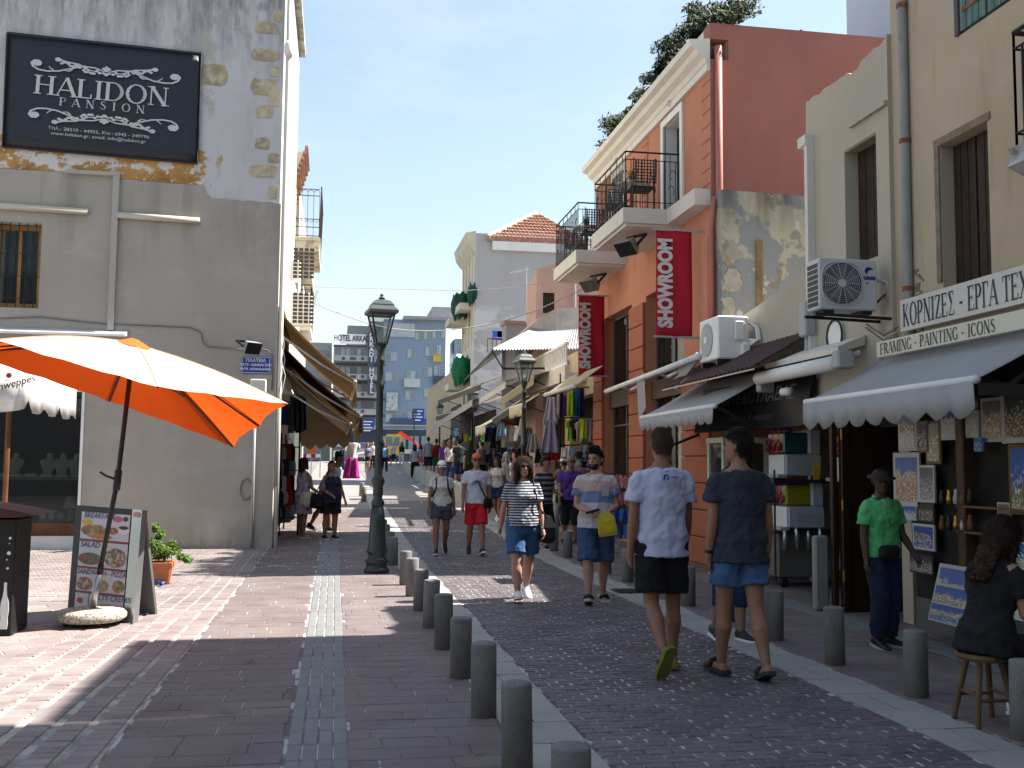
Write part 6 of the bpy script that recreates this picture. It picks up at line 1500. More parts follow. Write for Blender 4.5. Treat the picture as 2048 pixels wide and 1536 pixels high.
hz.tube(P, .018, 7); tag(hz.make('garden_hose', mat('hose_blue', (.03, .10, .38), .45, .05, bump=0), smooth=True), 'blue garden hose curled round the terracotta trough', 'hose')

# ================================================================ black stand and white parasol at the left edge
sd = thing('drinks_stand', 'black stand with white bottle emblem cut by the picture edge', 'stand', (-3.2, 10.4, 0))
b = B(); b.bbox(-3.75, -2.93, 10.35, 10.85, 0, 1.08, .01); b.make('cabinet', mat('stand_black', (.012, .012, .013), .5, .1, bump=0), sd)
b = B(); w = [(-.028, 0), (.028, 0), (.034, .05), (.03, .12), (.038, .2), (.034, .28), (.018, .36), (.012, .44), (.012, .5), (-.012, .5), (-.012, .44), (-.018, .36), (-.034, .28), (-.038, .2), (-.03, .12), (-.034, .05)]
b.prism([(-3.0 + x, .06 + z * .86) for x, z in w], 10.342, 10.349); b.make('bottle_emblem', PW, sd)
b = B()
for k, (x, z, r) in enumerate([(-2.99, .62, .012), (-3.0, .70, .007), (-2.985, .76, .018), (-2.98, .9, .013), (-2.985, .85, .006)]): b.lathe([(r, 0), (r, .002)], 8, T(x, 10.348, z, rx=math.pi / 2))
b.make('bubble_emblem', PW, sd)
b = B(); b.prism([(-3.9, 1.08), (-2.85, 1.10), (-2.72, 1.12), (-2.9, 1.16), (-3.2, 1.21), (-3.9, 1.25)], 10.2, 11.0); b.make('top', mat('maroon_boards', (.06, .02, .025), .6, .3, 8, .2, stains=[((.35, .32, .3), (20, 20, 20), .68, .72, .8)]), sd)
wp = thing('parasol', 'white branded parasol with wooden pole at the left picture edge', 'parasol', (-4.9, 14, 0))
VY = 14.0; c = aY(60, 748, VY); WPC = mat('parasol_white', (.66, .66, .66), .8, .05, 2, .15, 60, trans=.25)
x1, zt = c.x, c.z
b = B(); b.add([(x1, VY, zt), (x1, VY + 2.4, zt), (x1 - 2.4, VY + 2.4, zt), (x1 - 2.4, VY, zt), (x1 - 1.2, VY + 1.2, zt + .6)], [(0, 1, 4), (1, 2, 4), (2, 3, 4), (3, 0, 4)]); b.make('canopy', WPC, wp)
for (p, q) in (((x1, VY), (x1 - 2.4, VY)), ((x1, VY), (x1, VY + 2.4))):
    top = []; bot = []
    for i in range(41):
        s = i / 40; ph = (s * 3.2) % 1; X, Y = p[0] + (q[0] - p[0]) * s, p[1] + (q[1] - p[1]) * s
        top.append((X, Y, zt + .01)); bot.append((X + .015 * math.sin(i), Y - .02 + .02 * math.sin(i * 1.3), zt - .34 - .16 * math.sin(math.pi * ph) ** .3))
    b = B(); b.sheet([top, bot]); solid(b.make('valance', WPC, wp, smooth=True), .004)
b = B(); b.tube([(x1 - .45, VY + .75, 0), (x1 - .45, VY + .75, zt + .4)], .035, 8); b.make('pole', WOOD, wp)
p = aY(22, 768, VY - .06); text('Schweppes', .13, mat('print_brown', (.10, .07, .02), .5, 0, bump=0), wp, T(p.x, VY - .05, p.z) @ Matrix.Rotation(-.3, 4, 'Y'), shear=.3, bold=.002)
b = B(); p = aY(17, 760, VY - .06); b.lathe([(.035, 0), (.035, .003)], 12, T(p.x, VY - .05, p.z + .06, rx=math.pi / 2)); b.make('logo_disc', mat('logo_red2', (.45, .02, .08), .5, 0, bump=0), wp)

# ================================================================ jewellery display in the shop window
BUST = mat('bust_ivory', (.52, .47, .36), .6, .05, bump=0); GOLD = mat('necklace', (.45, .36, .2), .3, .1, metal=.6, bump=0)
def bust(px, py, i):
    p = aY(px, py, WY + .45)
    t = thing('necklace_bust', '%s ivory necklace bust on the jewellery shelf' % ['leftmost', 'second', 'third', 'rightmost'][i], 'display bust', (p.x, p.y, 1.36), group='necklace busts')
    b = B(); b.loft([[(p.x + w * math.cos(a), p.y + d * math.sin(a) + z * .3, 1.36 + z) for a in [2 * math.pi * k / 14 for k in range(14)]] for w, d, z in ((.05, .05, 0), (.07, .06, .03), (.10, .06, .12), (.17, .06, .27), (.16, .05, .30), (.06, .045, .33), (.05, .045, .40), (.052, .05, .43))]); b.make('bust_form', BUST, t, smooth=True)
    b = B(); b.tube([(p.x - .055 + .11 * s, p.y - .05 + .1 * abs(s - .5), 1.36 + .33 - .2 * math.sin(math.pi * s)) for s in [k / 12 for k in range(13)]], .006, 5); b.make('necklace', GOLD, t)
for i, (px, py) in enumerate(((27, 950), (95, 950), (122, 950), (150, 952))): bust(px, py, i)
for i in range(6):
    x = -6.15 + i * .27; t = thing('jewel_tray', '%s small tray of trinkets under the necklace busts' % ordl[i], 'tray', (x, WY + .3, 1.36), group='jewel trays')
    b = B(); b.bbox(x, x + .2, WY + .2, WY + .4, 1.36, 1.39, .005); b.make('tray', WHITE, t)
    b = B()
    for k in range(8): b.lathe([(.016, 0), (.012, .025), (.001, .03)], 7, T(x + .03 + .045 * (k % 4), WY + .24 + .08 * (k // 4), 1.39))
    b.make('trinket', STEEL, t, kind='stuff')
for i, px in enumerate((84, 102, 120)):
    p = aY(px, 1052, WY + .3); t = thing('clock', '%s little white arched clock in the shop window' % ['left', 'middle', 'right'][i], 'clock', (p.x, p.y, .52), group='arched clocks')
    b = B(); b.prism([(p.x - .075, .52), (p.x + .075, .52)] + [(p.x + .075 * math.cos(a), .64 + .075 * math.sin(a)) for a in [math.pi * k / 8 for k in range(9)]], WY + .3, WY + .36); b.make('case', mat('clock_teal', (.10, .25, .27), .5), t)
    b = B(); b.lathe([(.055, 0), (.055, .004)], 16, T(p.x, WY + .299, .63, rx=math.pi / 2)); b.make('dial', PW, t)
p = aY(141, 1050, WY + .35); t = thing('table_lamp', 'small table lamp with pale shade in the shop window', 'lamp', (p.x, p.y, .52))
b = B(); b.lathe([(.07, .52), (.075, .6), (.05, .72), (.02, .76)], 12, T(p.x, p.y, 0)); b.make('base', mat('lamp_stone', (.3, .27, .22), .7, .3, 9), t, smooth=True)
b = B(); b.lathe([(.15, .78), (.085, 1.0)], 16, T(p.x, p.y, 0)); b.make('lamp_shade', mat('shade_cloth', (.42, .38, .32), .8), t, smooth=True)

# ================================================================ garments and bags
_gm = {}
def garment(name, label, cat, px0, py0, px1, py1, Y, material, kind='shirt', group=None, rz=0.0, seed=0):
    p0, p1 = aY(px0, py0, Y), aY(px1, py1, Y); w, h = p1.x - p0.x, p0.z - p1.z; cx = (p0.x + p1.x) / 2
    rnd = random.Random(seed + int(px0)); ph = rnd.random() * 6
    t = thing(name, label, cat, (cx, Y, p1.z), group=group)
    prof = {'shirt': lambda v: .33 + .0 * v, 'dress': lambda v: .22 + .28 * v ** 1.3, 'skirt': lambda v: .3 + .2 * v, 'towel': lambda v: .48, 'tank': lambda v: .30 + .12 * v}[kind]
    R = Matrix.Rotation(rz, 4, 'Z'); n = 14; g = []
    for j in range(11):
        v = j / 10; hw = prof(v) * w * (1 if kind != 'shirt' else 1.05); row = []
        for i in range(n + 1):
            u = i / n * 2 - 1; sh = -.10 * h * (1 - abs(u)) * (1 - v) ** 6 * 0 - (abs(u) * .05 * h if j == 0 and kind != 'skirt' else 0) - (.06 * h * max(0, 1 - (u * 2.6) ** 2) if j == 0 and kind in ('shirt', 'dress', 'tank') else 0)
            y = .035 * w * 3 * math.sin(u * (7 if kind in ('dress', 'skirt') else 4) + ph + v * 1.5) * (.3 + v)
            q = R @ Vector((u * hw, y, 0)); row.append((cx + q.x, Y + q.y, p0.z - v * h + sh))
        g.append(row)
    b = B(); b.sheet(g); solid(b.make('body', material, t, smooth=True), .02, 0)
    if kind == 'shirt':
        for s in (-1, 1):
            b = B(); gg = []
            for j in range(4):
                v = j / 3; a = Vector((s * (.33 + .17 * v) * w, .01, 0)); q = R @ a
                gg.append([(cx + q.x, Y + q.y, p0.z - h * (.05 + .10 * v)), (cx + q.x * .99, Y + q.y + .02, p0.z - h * (.2 + .13 * v)), (cx + q.x * .96, Y + q.y, p0.z - h * (.36 + .06 * v))])
            b.sheet(gg); solid(b.make('sleeve', material, t, smooth=True), .02, 0)
    b = B(); b.tube([(cx - .16 * w, Y, p0.z - .02), (cx, Y, p0.z + .03), (cx + .16 * w, Y, p0.z - .02)], .006, 4); b.tube([(cx, Y, p0.z + .03), (cx, Y, p0.z + .09)], .004, 4); b.make('hanger', BLACKM, t)
    return t
def cloth(n, c, var=.15): return mat('cloth_' + n, c, .9, var, 8, .3, 60, .006, trans=.1)
GRP = 'clothes hung outside the clothes shop'
LIN = stripes('striped_linen', (.42, .40, .46), (.14, .14, .26), 42, .55, 0)
PLA = stripes('plaid_linen', (.44, .42, .46), (.07, .07, .16), 9, .5, 2)
NEO = cloth('neon', (.42, .60, .02)); TEA = cloth('teal', (.01, .20, .20)); BLU_ = cloth('blue', (.04, .12, .42)); PUR = cloth('purple', (.09, .03, .30)); BLK = cloth('black', (.012, .012, .014)); REDC = cloth('red', (.45, .015, .02)); GRN = cloth('lime', (.20, .50, .04)); ORC = cloth('orange', (.55, .12, .02)); LBL = cloth('light_blue', (.20, .38, .58)); WHC = cloth('white', (.58, .57, .56)); NVY = cloth('navy', (.015, .025, .08)); MAU = cloth('mauve', (.28, .20, .30)); CRM = cloth('cream', (.52, .48, .38)); GRYC = cloth('grey', (.22, .22, .23)); YLC = cloth('yellow', (.55, .40, .03))
G_ = [('dress', 'pale striped beach dress at the top of the stall', (1086, 792, 1118, 850), 24.4, mat('pale_lilac_cloth', (.44, .42, .50), .9, .1, 6, .3), 'dress'),
 ('dress', 'long plaid linen dress hanging at the stall corner', (1080, 838, 1120, 906), 24.2, LIN, 'dress'), ('dress', 'plaid hem layer of the linen dress', (1082, 872, 1117, 908), 24.3, PLA, 'skirt'), ('dress', 'red cloth under the plaid dress', (1084, 904, 1118, 920), 24.35, REDC, 'towel'),
 ('towel', 'neon yellow towel between teal and white ones', (1134, 785, 1146, 832), 24.5, NEO, 'towel'), ('towel', 'teal towel beside the neon one', (1145, 778, 1154, 832), 24.6, TEA, 'towel'), ('towel', 'bright blue towel beside the teal one', (1153, 775, 1160, 832), 24.7, BLU_, 'towel'), ('towel', 'dark navy towel beside the blue one', (1159, 775, 1168, 834), 24.8, NVY, 'towel'),
 ('towel', 'white and purple towel at the rack end', (1126, 790, 1135, 832), 24.6, PUR, 'towel'), ('towel', 'cream towel beside the black one', (1114, 788, 1120, 830), 24.7, CRM, 'towel'), ('towel', 'black towel beside the cream one', (1119, 786, 1127, 834), 24.8, BLK, 'towel'),
 ('football_shirt', 'black shirt with lime edges on the rack', (1132, 838, 1158, 882), 24.3, GRN, 'shirt'), ('football_shirt', 'dark shirt over the lime edged one', (1140, 838, 1162, 878), 24.2, BLK, 'shirt'), ('football_shirt', 'light blue shirt beside the lime edged one', (1145, 834, 1162, 872), 24.5, BLU_, 'shirt'),
 ('football_shirt', 'neon yellow football shirt in the middle of the rack', (1158, 836, 1176, 878), 24.0, NEO, 'shirt'), ('football_shirt', 'pink and white striped shirt beside the neon one', (1150, 842, 1168, 884), 24.1, stripes('candy', (.5, .3, .32), (.5, .48, .48), 60, .5, 0), 'shirt'), ('football_shirt', 'mauve football shirt right of the neon one', (1172, 834, 1190, 884), 24.0, MAU, 'shirt'),
 ('football_shirt', 'teal shirt high on the right of the rack', (1184, 815, 1200, 860), 23.9, TEA, 'shirt'), ('football_shirt', 'blue striped shirt by the drainpipe', (1196, 790, 1210, 848), 23.8, stripes('bluestripe', (.04, .10, .40), (.35, .4, .5), 50, .55, 0), 'shirt'), ('football_shirt', 'orange red shirt low on the rack', (1184, 858, 1196, 884), 23.9, ORC, 'shirt'), ('football_shirt', 'dark red shirt beside the orange one', (1192, 852, 1206, 890), 23.85, REDC, 'shirt'),
 ('vest', 'white vest with black print on the lower rack', (1120, 894, 1138, 930), 23.6, WHC, 'tank'), ('vest', 'light blue vest beside the white printed one', (1135, 896, 1152, 932), 23.7, LBL, 'tank'), ('vest', 'grey vest behind the caps', (1156, 888, 1186, 912), 23.8, GRYC, 'tank'), ('vest', 'pale vest at the rack corner', (1158, 905, 1172, 940), 23.4, WHC, 'tank')]
for nm, lb, r, Y, m, k in G_: garment(nm, lb, nm.replace('_', ' '), *r, Y, m, k, GRP)
rk = thing('clothes_rack', 'black metal clothes rack in front of the clothes shop', 'rack', (5, 24.4, 0))
for pts in ([(1078, 786), (1215, 770)], [(1118, 836), (1212, 832)], [(1112, 892), (1212, 886)]):
    b = B(); b.tube([aY(*pts[0], 24.5), aY(*pts[1], 24.3)], .018, 5); b.make('rail', BLACKM, rk)
for px in (1120, 1210):
    p = aY(px, 890, 24.4); b = B(); b.tube([(p.x, 24.4, gnd(24)), (p.x, 24.4, 3.9)], .02, 5); b.each('post', BLACKM, rk)
t = thing('shop_awning', 'rolled cream awning above the hanging clothes', 'awning', (5, 24.5, 3.6)); pa, pb_ = aX(1090, 790, 4.9), aX(1150, 772, 4.9)
b = B(); b.tube([pa, pb_], .05, 8); b.make('front_bar', OFFWH, t, smooth=True)
b = B(); b.add([pa, pb_, pb_ + Vector((.6, 0, .45)), pa + Vector((.6, 0, .45))], [(0, 1, 2, 3)]); solid(b.make('canopy', cloth('awn_beige', (.42, .36, .26)), t), .01)
cpb = thing('cap_heap', 'rack of dark caps beside the hanging vests', 'cap display', aY(1175, 935, 23.3))
for k in range(9):
    p = aY(1158 + (k % 5) * 9, 912 + (k // 5) * 16 + (k % 2) * 4, 23.3); b = B(); b.lathe([(.11, 0), (.11, .03), (.085, .09), (.03, .125), (.001, .13)], 10, T(p.x, 23.3, p.z, rx=.6)); b.box(-.09, .09, -.2, -.08, 0, .012, T(p.x, 23.3, p.z, rx=.4)); b.make('cap', [BLK, GRYC, BLK, WHC][k % 4], cpb)
# flip-flops by the orange pillar
def sandal_mesh(m):
    b = B(); pts = [(.045 * math.cos(a) * (1 + .15 * math.sin(a)), .13 * math.sin(a)) for a in [2 * math.pi * k / 14 for k in range(14)]]
    b.prism(pts, -.008, .008); b.tube([(0, -.008, .07), (-.03, -.03, .0), (-.042, -.008, -.03)], .006, 4); b.tube([(0, -.008, .07), (.03, -.03, .0), (.042, -.008, -.03)], .006, 4)
    return b.mesh('flip_flop', m)
sm = [sandal_mesh(cloth('pink', (.55, .22, .24))), sandal_mesh(cloth('deepblue', (.02, .04, .22))), sandal_mesh(cloth('seablue', (.03, .18, .40)))]
dk = thing('sandal_rack', 'wire rack of flip-flops beside the orange pillar', 'rack', (5.5, 19, 0))
b = B()
for z in (1.35, 1.02, .72, .42): b.tube([(4.95, 18.9, z + .16), (5.75, 18.6, z + .16)], .01, 4)
for x, y in ((4.95, 18.9), (5.75, 18.6)): b.tube([(x, y, 0), (x, y, 1.6)], .014, 5)
b.tube([(4.8, 18.7, .02), (5.85, 18.8, .02)], .02, 5); b.make('frame', BLACKM, dk)
names_ = ['pink', 'pink', 'blue', 'blue']
for r, z in enumerate((1.35, 1.02, .72, .42)):
    for k in range(12):
        o = ob('flip_flop', sm[0 if r < 2 else 1 + (k + r) % 2]); f = k / 11; o.location = (4.97 + .78 * f, 18.9 - .3 * f - .02, z + random.uniform(-.02, .02)); o.rotation_euler = (random.uniform(-.2, .2), random.uniform(-.15, .15), random.uniform(-.9, .9))
        tag(o, '%s flip-flop from the street side, %s row of the sandal rack' % ((ordl + ['eleventh', 'twelfth'])[k], ['top pink', 'second pink', 'third blue', 'lowest blue'][r]), 'flip-flop', 'flip-flops in the %s row' % ['top', 'second', 'third', 'lowest'][r])

# ================================================================ stalls further along on the right
ST_A = [(1035, 1080, 815, 28.0, .75, cloth('awn_cream', (.55, .50, .36)), 'cream fringed awning behind the right street lamp'), (962, 1010, 855, 35.0, .9, cloth('awn_cream', (.55, .50, .36)), 'cream fringed awning low over the middle stalls')]
for pxa, pxb, py, Y, out, m, lb in ST_A:
    p, q = aY(pxa, py, Y), aY(pxb, py - 14, Y - 2.0)
    t = thing('shop_awning', lb, 'awning', (p.x, Y, p.z), group='stall awnings on the right')
    awning(t, MR(p.x + out), -(Y + 1.2), -(Y - 1.2), p.z + .55, out, .5, m, .32, .16, 12, .02, pointed=True)
for i, (x0, y0, x1, y1, Y0_, Y1_, w, c) in enumerate([(945, 805, 1012, 762, 40, 32, 1.1, WHC), (876, 800, 962, 768, 47, 37, 1.0, cloth('brown_canvas', (.12, .09, .07))), (866, 852, 945, 800, 47, 38, 1.1, cloth('grey_canvas', (.38, .36, .33))), (872, 832, 955, 812, 49, 40, 1.2, cloth('brown_canvas', (.12, .09, .07))), (985, 838, 1042, 800, 34, 28, 1.0, cloth('dark_canvas', (.06, .055, .05))), (1000, 800, 1068, 752, 32, 26.5, .9, cloth('tan_canvas', (.30, .25, .18)))]):
    p, q = aY(x0, y0, Y0_), aY(x1, y1, Y1_)
    t = thing('shop_awning', ['white canvas awning slanting over the middle stalls', 'dark brown awning under the green netting', 'pale grey awning at the far stalls', 'lowest brown awning at the far end of the stalls', 'dark awning between the two cream fringed ones', 'tan awning under the metal sheet roof'][i], 'awning', p, group='stall awnings on the right')
    b = B(); b.sheet([[tuple(p.lerp(q, s) + Vector((w * r, 0, .45 * r - .08 * math.sin(math.pi * r) + .05 * math.sin(s * 9)))) for s in [k / 10 for k in range(11)]] for r in (0, .5, 1)]); solid(b.make('canopy', c, t, smooth=True), .01)
    b = B(); b.tube([p, q], .03, 5); b.make('front_bar', GREYP, t)
    b = B(); b.add([p, q, q + Vector((0, 0, -.22)), p + Vector((0, 0, -.22))], [(0, 1, 2, 3)]); solid(b.make('valance', c, t), .01)
    b = B()
    for s in (.1, .9): m_ = p.lerp(q, s); b.tube([m_, m_ + Vector((w, 0, -.35))], .02, 4)
    b.each('strut', BLACKM, t)
dkw = thing('stall_row', 'shopfronts behind the stalls on the right, their shade set as dark panels', 'shopfront', (6.6, 40, 0))
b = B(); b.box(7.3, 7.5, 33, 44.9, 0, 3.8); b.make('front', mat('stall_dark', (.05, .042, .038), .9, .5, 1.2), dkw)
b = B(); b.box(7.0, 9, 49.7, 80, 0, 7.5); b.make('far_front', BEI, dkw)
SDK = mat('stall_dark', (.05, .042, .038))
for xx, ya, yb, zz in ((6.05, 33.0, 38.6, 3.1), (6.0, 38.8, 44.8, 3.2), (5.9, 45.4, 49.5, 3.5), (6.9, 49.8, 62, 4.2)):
    b = B(); b.box(xx, xx + .06, ya, yb, 0, gnd(ya) + zz); b.make('shade_panel', SDK, dkw)  # dark sheets added so the depth behind the goods reads as shade
rnd = random.Random(11)
NTH = ordl + ['eleventh', 'twelfth', 'thirteenth', 'fourteenth', 'fifteenth', 'sixteenth', 'seventeenth', 'eighteenth', 'nineteenth', 'twentieth', 'twenty-first', 'twenty-second', 'twenty-third', 'twenty-fourth', 'twenty-fifth', 'twenty-sixth', 'twenty-seventh', 'twenty-eighth', 'twenty-ninth', 'thirtieth', 'thirty-first', 'thirty-second', 'thirty-third', 'thirty-fourth']
cl_ = [BLK, NVY, WHC, REDC, TEA, CRM, GRYC, PUR, LBL, MAU, ORC, YLC, GRN]
for i in range(34):
    Y = 26 + i * .95; px = 1085 - 195 * ((i * .95) / 32) ** .55 + rnd.uniform(-10, 18); py = rnd.choice((872, 884, 897, 905)); hgt = rnd.uniform(26, 40) * 30 / Y
    m = rnd.choice(cl_ + [BLK] * 6 + [NVY] * 4 + [GRYC] * 3 + [CRM, MAU]); nm = ['shirt', 'dress', 'scarf'][i % 3]
    garment('hanging_' + nm, '%s %s, %s hanging piece counted along the dim stalls' % (m.name.replace('cloth_', '').replace('_', ' '), nm, NTH[i]), nm, px, py - hgt, px + hgt * .7, py, Y, m, ['shirt', 'dress', 'towel'][i % 3], 'goods hung at the right-hand stalls', rz=rnd.uniform(-.7, .7), seed=i)
for i in range(30):
    Y = 25.5 + i * .62; px = 1090 - 150 * ((i * .62) / 19) ** .6 + rnd.uniform(-8, 16); py = rnd.choice((918, 926, 934)); hgt = rnd.uniform(20, 30) * 30 / Y
    m = rnd.choice([BLK] * 6 + [NVY] * 3 + [GRYC, MAU, REDC, WOOD, CRM, TEA, LBL]); nm = ['shirt', 'dress', 'scarf'][i % 3]
    garment('hanging_' + nm, '%s %s, %s piece of the lower tier along the dim stalls' % (m.name.replace('cloth_', '').replace('_', ' '), nm, NTH[i]), nm, px, py - hgt, px + hgt * .8, py, Y, m, ['shirt', 'dress', 'towel'][i % 3], 'goods hung at the right-hand stalls', rz=rnd.uniform(-.7, .7), seed=100 + i)
for i in range(11):
    Y = 25.2 + i * 1.75; px = 1062 - 165 * ((i * 1.75) / 20) ** .6 + 24; p = aY(px, 935, Y)
    t = thing('display_table', '%s goods table along the stalls on the right' % (ordl + ['last'])[i], 'table', (p.x, Y, gnd(Y)), group='goods tables at the right-hand stalls')
    b = B(); b.bbox(p.x - .4, p.x + .5, Y - .5, Y + .5, gnd(Y) + .70, gnd(Y) + .76, .01); b.make('table_top', WOOD, t)
    b = B()
    for sx in (-.35, .45):
        for sy in (-.45, .45): b.box(p.x + sx - .02, p.x + sx + .02, Y + sy - .02, Y + sy + .02, gnd(Y), gnd(Y) + .7)
    b.make('legs', WOOD, t, kind='stuff')
    for k in range(4):
        m = rnd.choice([BLK, WOOD, NVY, GRYC, WOOD, REDC, MAU, CRM, BLK]); bx = p.x - .3 + .2 * k; bh = rnd.uniform(.12, .4)
        M_ = T(bx, Y - .3 + rnd.uniform(-.1, .1), gnd(Y) + .76, rz=rnd.uniform(-.5, .5)); b = B(); b.loft([[M_ @ Vector((ca * .10 * s, cb * .06 * s, zz * bh)) for ca, cb in ((-1, -1), (1, -1), (1, 1), (-1, 1))] for s, zz in ((.9, 0), (1.05, .15), (.95, .7), (.7, .85))]); b.tube([M_ @ Vector((-.05, 0, bh * .8)), M_ @ Vector((0, 0, bh * .8 + .12)), M_ @ Vector((.05, 0, bh * .8))], .008, 4); o = b.make('souvenir_bag', m)
        tag(o, '%s bag %s on the %s goods table at the stalls' % (m.name.replace('cloth_', '').replace('_', ' '), ['leftmost', 'second', 'third', 'rightmost'][k], (ordl + ['last'])[i]), 'bag', 'bags on the goods tables')

# ================================================================ bag shop on the left
lr = thing('bag_rack', 'tall rack of bags at the corner of the left building', 'rack', (-1.0, 21, 0))
b = B()
for x, y in ((-1.12, 22.3), (-.75, 22.5), (-1.1, 23.8)): b.tube([(x, y, 0), (x, y, 2.3)], .02, 5)
for z in (.5, 1.0, 1.5, 2.0): b.tube([(-1.12, 22.3, z), (-.75, 22.5, z), (-1.1, 23.8, z)], .012, 4)
b.make('frame', BLACKM, lr)
BG = [BLK, CRM, REDC, BLK, cloth('pinkbag', (.5, .22, .2)), NVY, GRYC, LBL, BLK, WHC, REDC, BLK]
for k in range(20):
    px = 551 + (k % 4) * 9 + (k // 4) % 2 * 4; py = 905 + (k // 4) * 30; p = aY(px, py, 22.4 + (k % 4) * .3); m = BG[k % len(BG)]
    t = thing('handbag', '%s bag, %s across in row %s of the left bag rack' % (m.name.replace('cloth_', ''), ['first', 'second', 'third', 'fourth'][k % 4], ['one', 'two', 'three', 'four', 'five'][k // 4]), 'bag', p, group='bags on the left rack')
    w = random.uniform(.10, .16); h = random.uniform(.14, .22)
    b = B(); b.loft([[(p.x + a * w * s, p.y + c * .06 * s, p.z + z * h) for a, c in ((-1, -1), (1, -1), (1, 1), (-1, 1))] for s, z in ((.8, -1), (1, -.7), (1, .4), (.75, .9), (.6, 1.0))]); b.make('body', m, t, smooth=False)
    b = B(); b.tube([(p.x - w * .6, p.y, p.z + h * .9), (p.x, p.y, p.z + h * 1.7), (p.x + w * .6, p.y, p.z + h * .9)], .01, 4); b.make('strap', BLK, t)
for k in range(6):
    px = 578 + k * 5; garment('pleated_skirt', '%s dark striped skirt hanging under the left awnings' % ordl[k], 'skirt', px, 792 + (k % 2) * 4, px + 9, 866 - (k % 3) * 3, 22.0 + k * .12, [stripes('pinstripe', (.02, .02, .022), (.22, .21, .2), 60, .7, 0), BLK][k % 2], 'skirt', 'skirts under the left awnings')
garment('scarf', 'white scarf hanging right of the dark skirts', 'scarf', 606, 800, 614, 852, 22.9, WHC, 'towel')
garment('shirt', 'dark shirt left of the pinstriped skirts', 'shirt', 556, 800, 578, 850, 21.5, NVY, 'towel')
garment('dress', 'magenta skirt hanging at the awning tip', 'skirt', 686, 915, 720, 957, 29, cloth('magenta', (.45, .03, .24)), 'skirt')
garment('blouse', 'white lace blouse above the magenta skirt', 'blouse', 684, 884, 720, 922, 29.05, WHC, 'shirt')
garment('shirt', 'black shirt hanging left of the white blouse', 'shirt', 670, 900, 684, 942, 30, BLK, 'shirt')
garment('shirt', 'blue checked shirt beside the white blouse', 'shirt', 678, 898, 692, 940, 30.3, stripes('bluecheck', (.03, .10, .42), (.10, .25, .55), 30, .5, 2), 'shirt')
t = thing('road_barrier', 'red and white roadworks barrier with orange panel far left', 'barrier', aY(620, 940, 52))
for k in range(4):
    b = B(); frect(b, (604 + k * 9, 908, 613 + k * 9, 915), 52, .05); b.make('board', [REDC, PW][k % 2], t)
b = B(); frect(b, (614, 893, 632, 905), 51.8, .05); b.make('orange_panel', ORC, t)
b = B()
for px in (606, 622, 640): p = aY(px, 940, 52); b.tube([(p.x, 52, gnd(52)), (p.x, 52, gnd(52) + 1.3)], .03, 4)
b.make('posts', GREYP, t, kind='stuff')

# ================================================================ drinks cart with slush machines
SLB = mat('machine_blue_grey', (.38, .43, .50), .4, .04, bump=0)
def slush(x, y, z, colr, label, cols3):
    t = thing('slush_machine', label, 'slush machine', (x + .35, y + .25, z), group='slush drink machines')
    b = B(); b.bbox(x + .12, x + .66, y, y + .55, z, z + .30, .02); b.bbox(x + .46, x + .66, y, y + .55, z + .29, z + .66, .03); b.bbox(x, x + .14, y, y + .55, z - .03, z + .02, .01); b.make('body', SLB, t)
    b = B()
    for k in range(7): b.box(x + .26, x + .6, y - .004, y - .001, z + .05 + k * .022, z + .06 + k * .022)
    b.make('vent', GREYP, t)
    b = B(); b.box(x + .105, x + .119, y + .02, y + .53, z + .02, z + .29); b.make('front_panel', WHITE, t)
    for k in range(3):
        yy = y + .02 + k * .178
        b = B(); b.bbox(x + .10, x + .459, yy, yy + .165, z + .31, z + .60, .02); tk = b.make('tank', mat('slush_%.2f_%.2f' % (cols3[k][0], cols3[k][1]), cols3[k], .15, .1, bump=0, spec=.6), t)
        b = B(); b.tube([(x + .05, yy + .08, z + .34), (x + .11, yy + .08, z + .44)], .03, 8); b.tube([(x + .03, yy + .08, z + .42), (x + .06, yy + .08, z + .5)], .014, 5); b.make('tap', mat('tap_red', (.30, .03, .03), .4, bump=0), t)
        b = B(); b.lathe([(.075, 0), (.06, .05), (.02, .075), (.001, .08)], 12, T(x + .2, yy + .083, z + .60)); b.make('lid', mat('lid_purple', (.14, .02, .12), .35, bump=0), t, smooth=True)
slush(6.02, 13.35, 1.52, (.01, .10, .12), 'upper slush machine with teal tank on the drinks cart', [(.01, .09, .11), (.35, .12, .02), (.22, .01, .05)])
slush(6.05, 13.35, .80, (.30, .28, .02), 'lower slush machine with yellow tank on the drinks cart', [(.25, .24, .01), (.30, .02, .02), (.18, .01, .04)])
slush(6.62, 12.6, 1.48, (.25, .01, .05), 'third slush machine with red tank beside the dark door', [(.20, .008, .03), (.2, .01, .03), (.2, .01, .03)])
ct = thing('drinks_cart', 'steel wheeled cart carrying the two slush machines', 'cart', (6.35, 13.6, 0))
CS = mat('cart_steel', (.16, .155, .14), .5, .1, metal=.4)
b = B(); b.bbox(6.0, 6.78, 13.3, 13.95, .14, .74, .01); b.make('cabinet', CS, ct)
b = B(); b.box(5.9, 6.85, 13.22, 14.0, 1.42, 1.47); b.box(5.9, 6.85, 13.22, 14.0, .745, .77); b.make('shelf', BLACKM, ct)
b = B()
for x, y in ((5.92, 13.24), (6.83, 13.24), (6.83, 13.98)): b.tube([(x, y, .1), (x, y, 1.6)], .016, 5)
b.make('frame', BLACKM, ct)
for x in (6.08, 6.7): wheel(ct, x, 13.36, .07, .07, .05)
for k in range(4):
    x = 6.05 + k * .17; b = B(); b.tube([(x, 13.2, .52), (x, 13.2, .70 + .03 * (k % 2)), (x - .01, 13.19, .78 + .04 * (k % 2))], [.04, .035, .02], 9); tag(b.make('cup_tube', STEEL, smooth=True), '%s steel cup tube on the front of the drinks cart' % ['left end', 'second', 'third', 'right end'][k], 'cup dispenser', 'cup tubes on the drinks cart')
b = B()
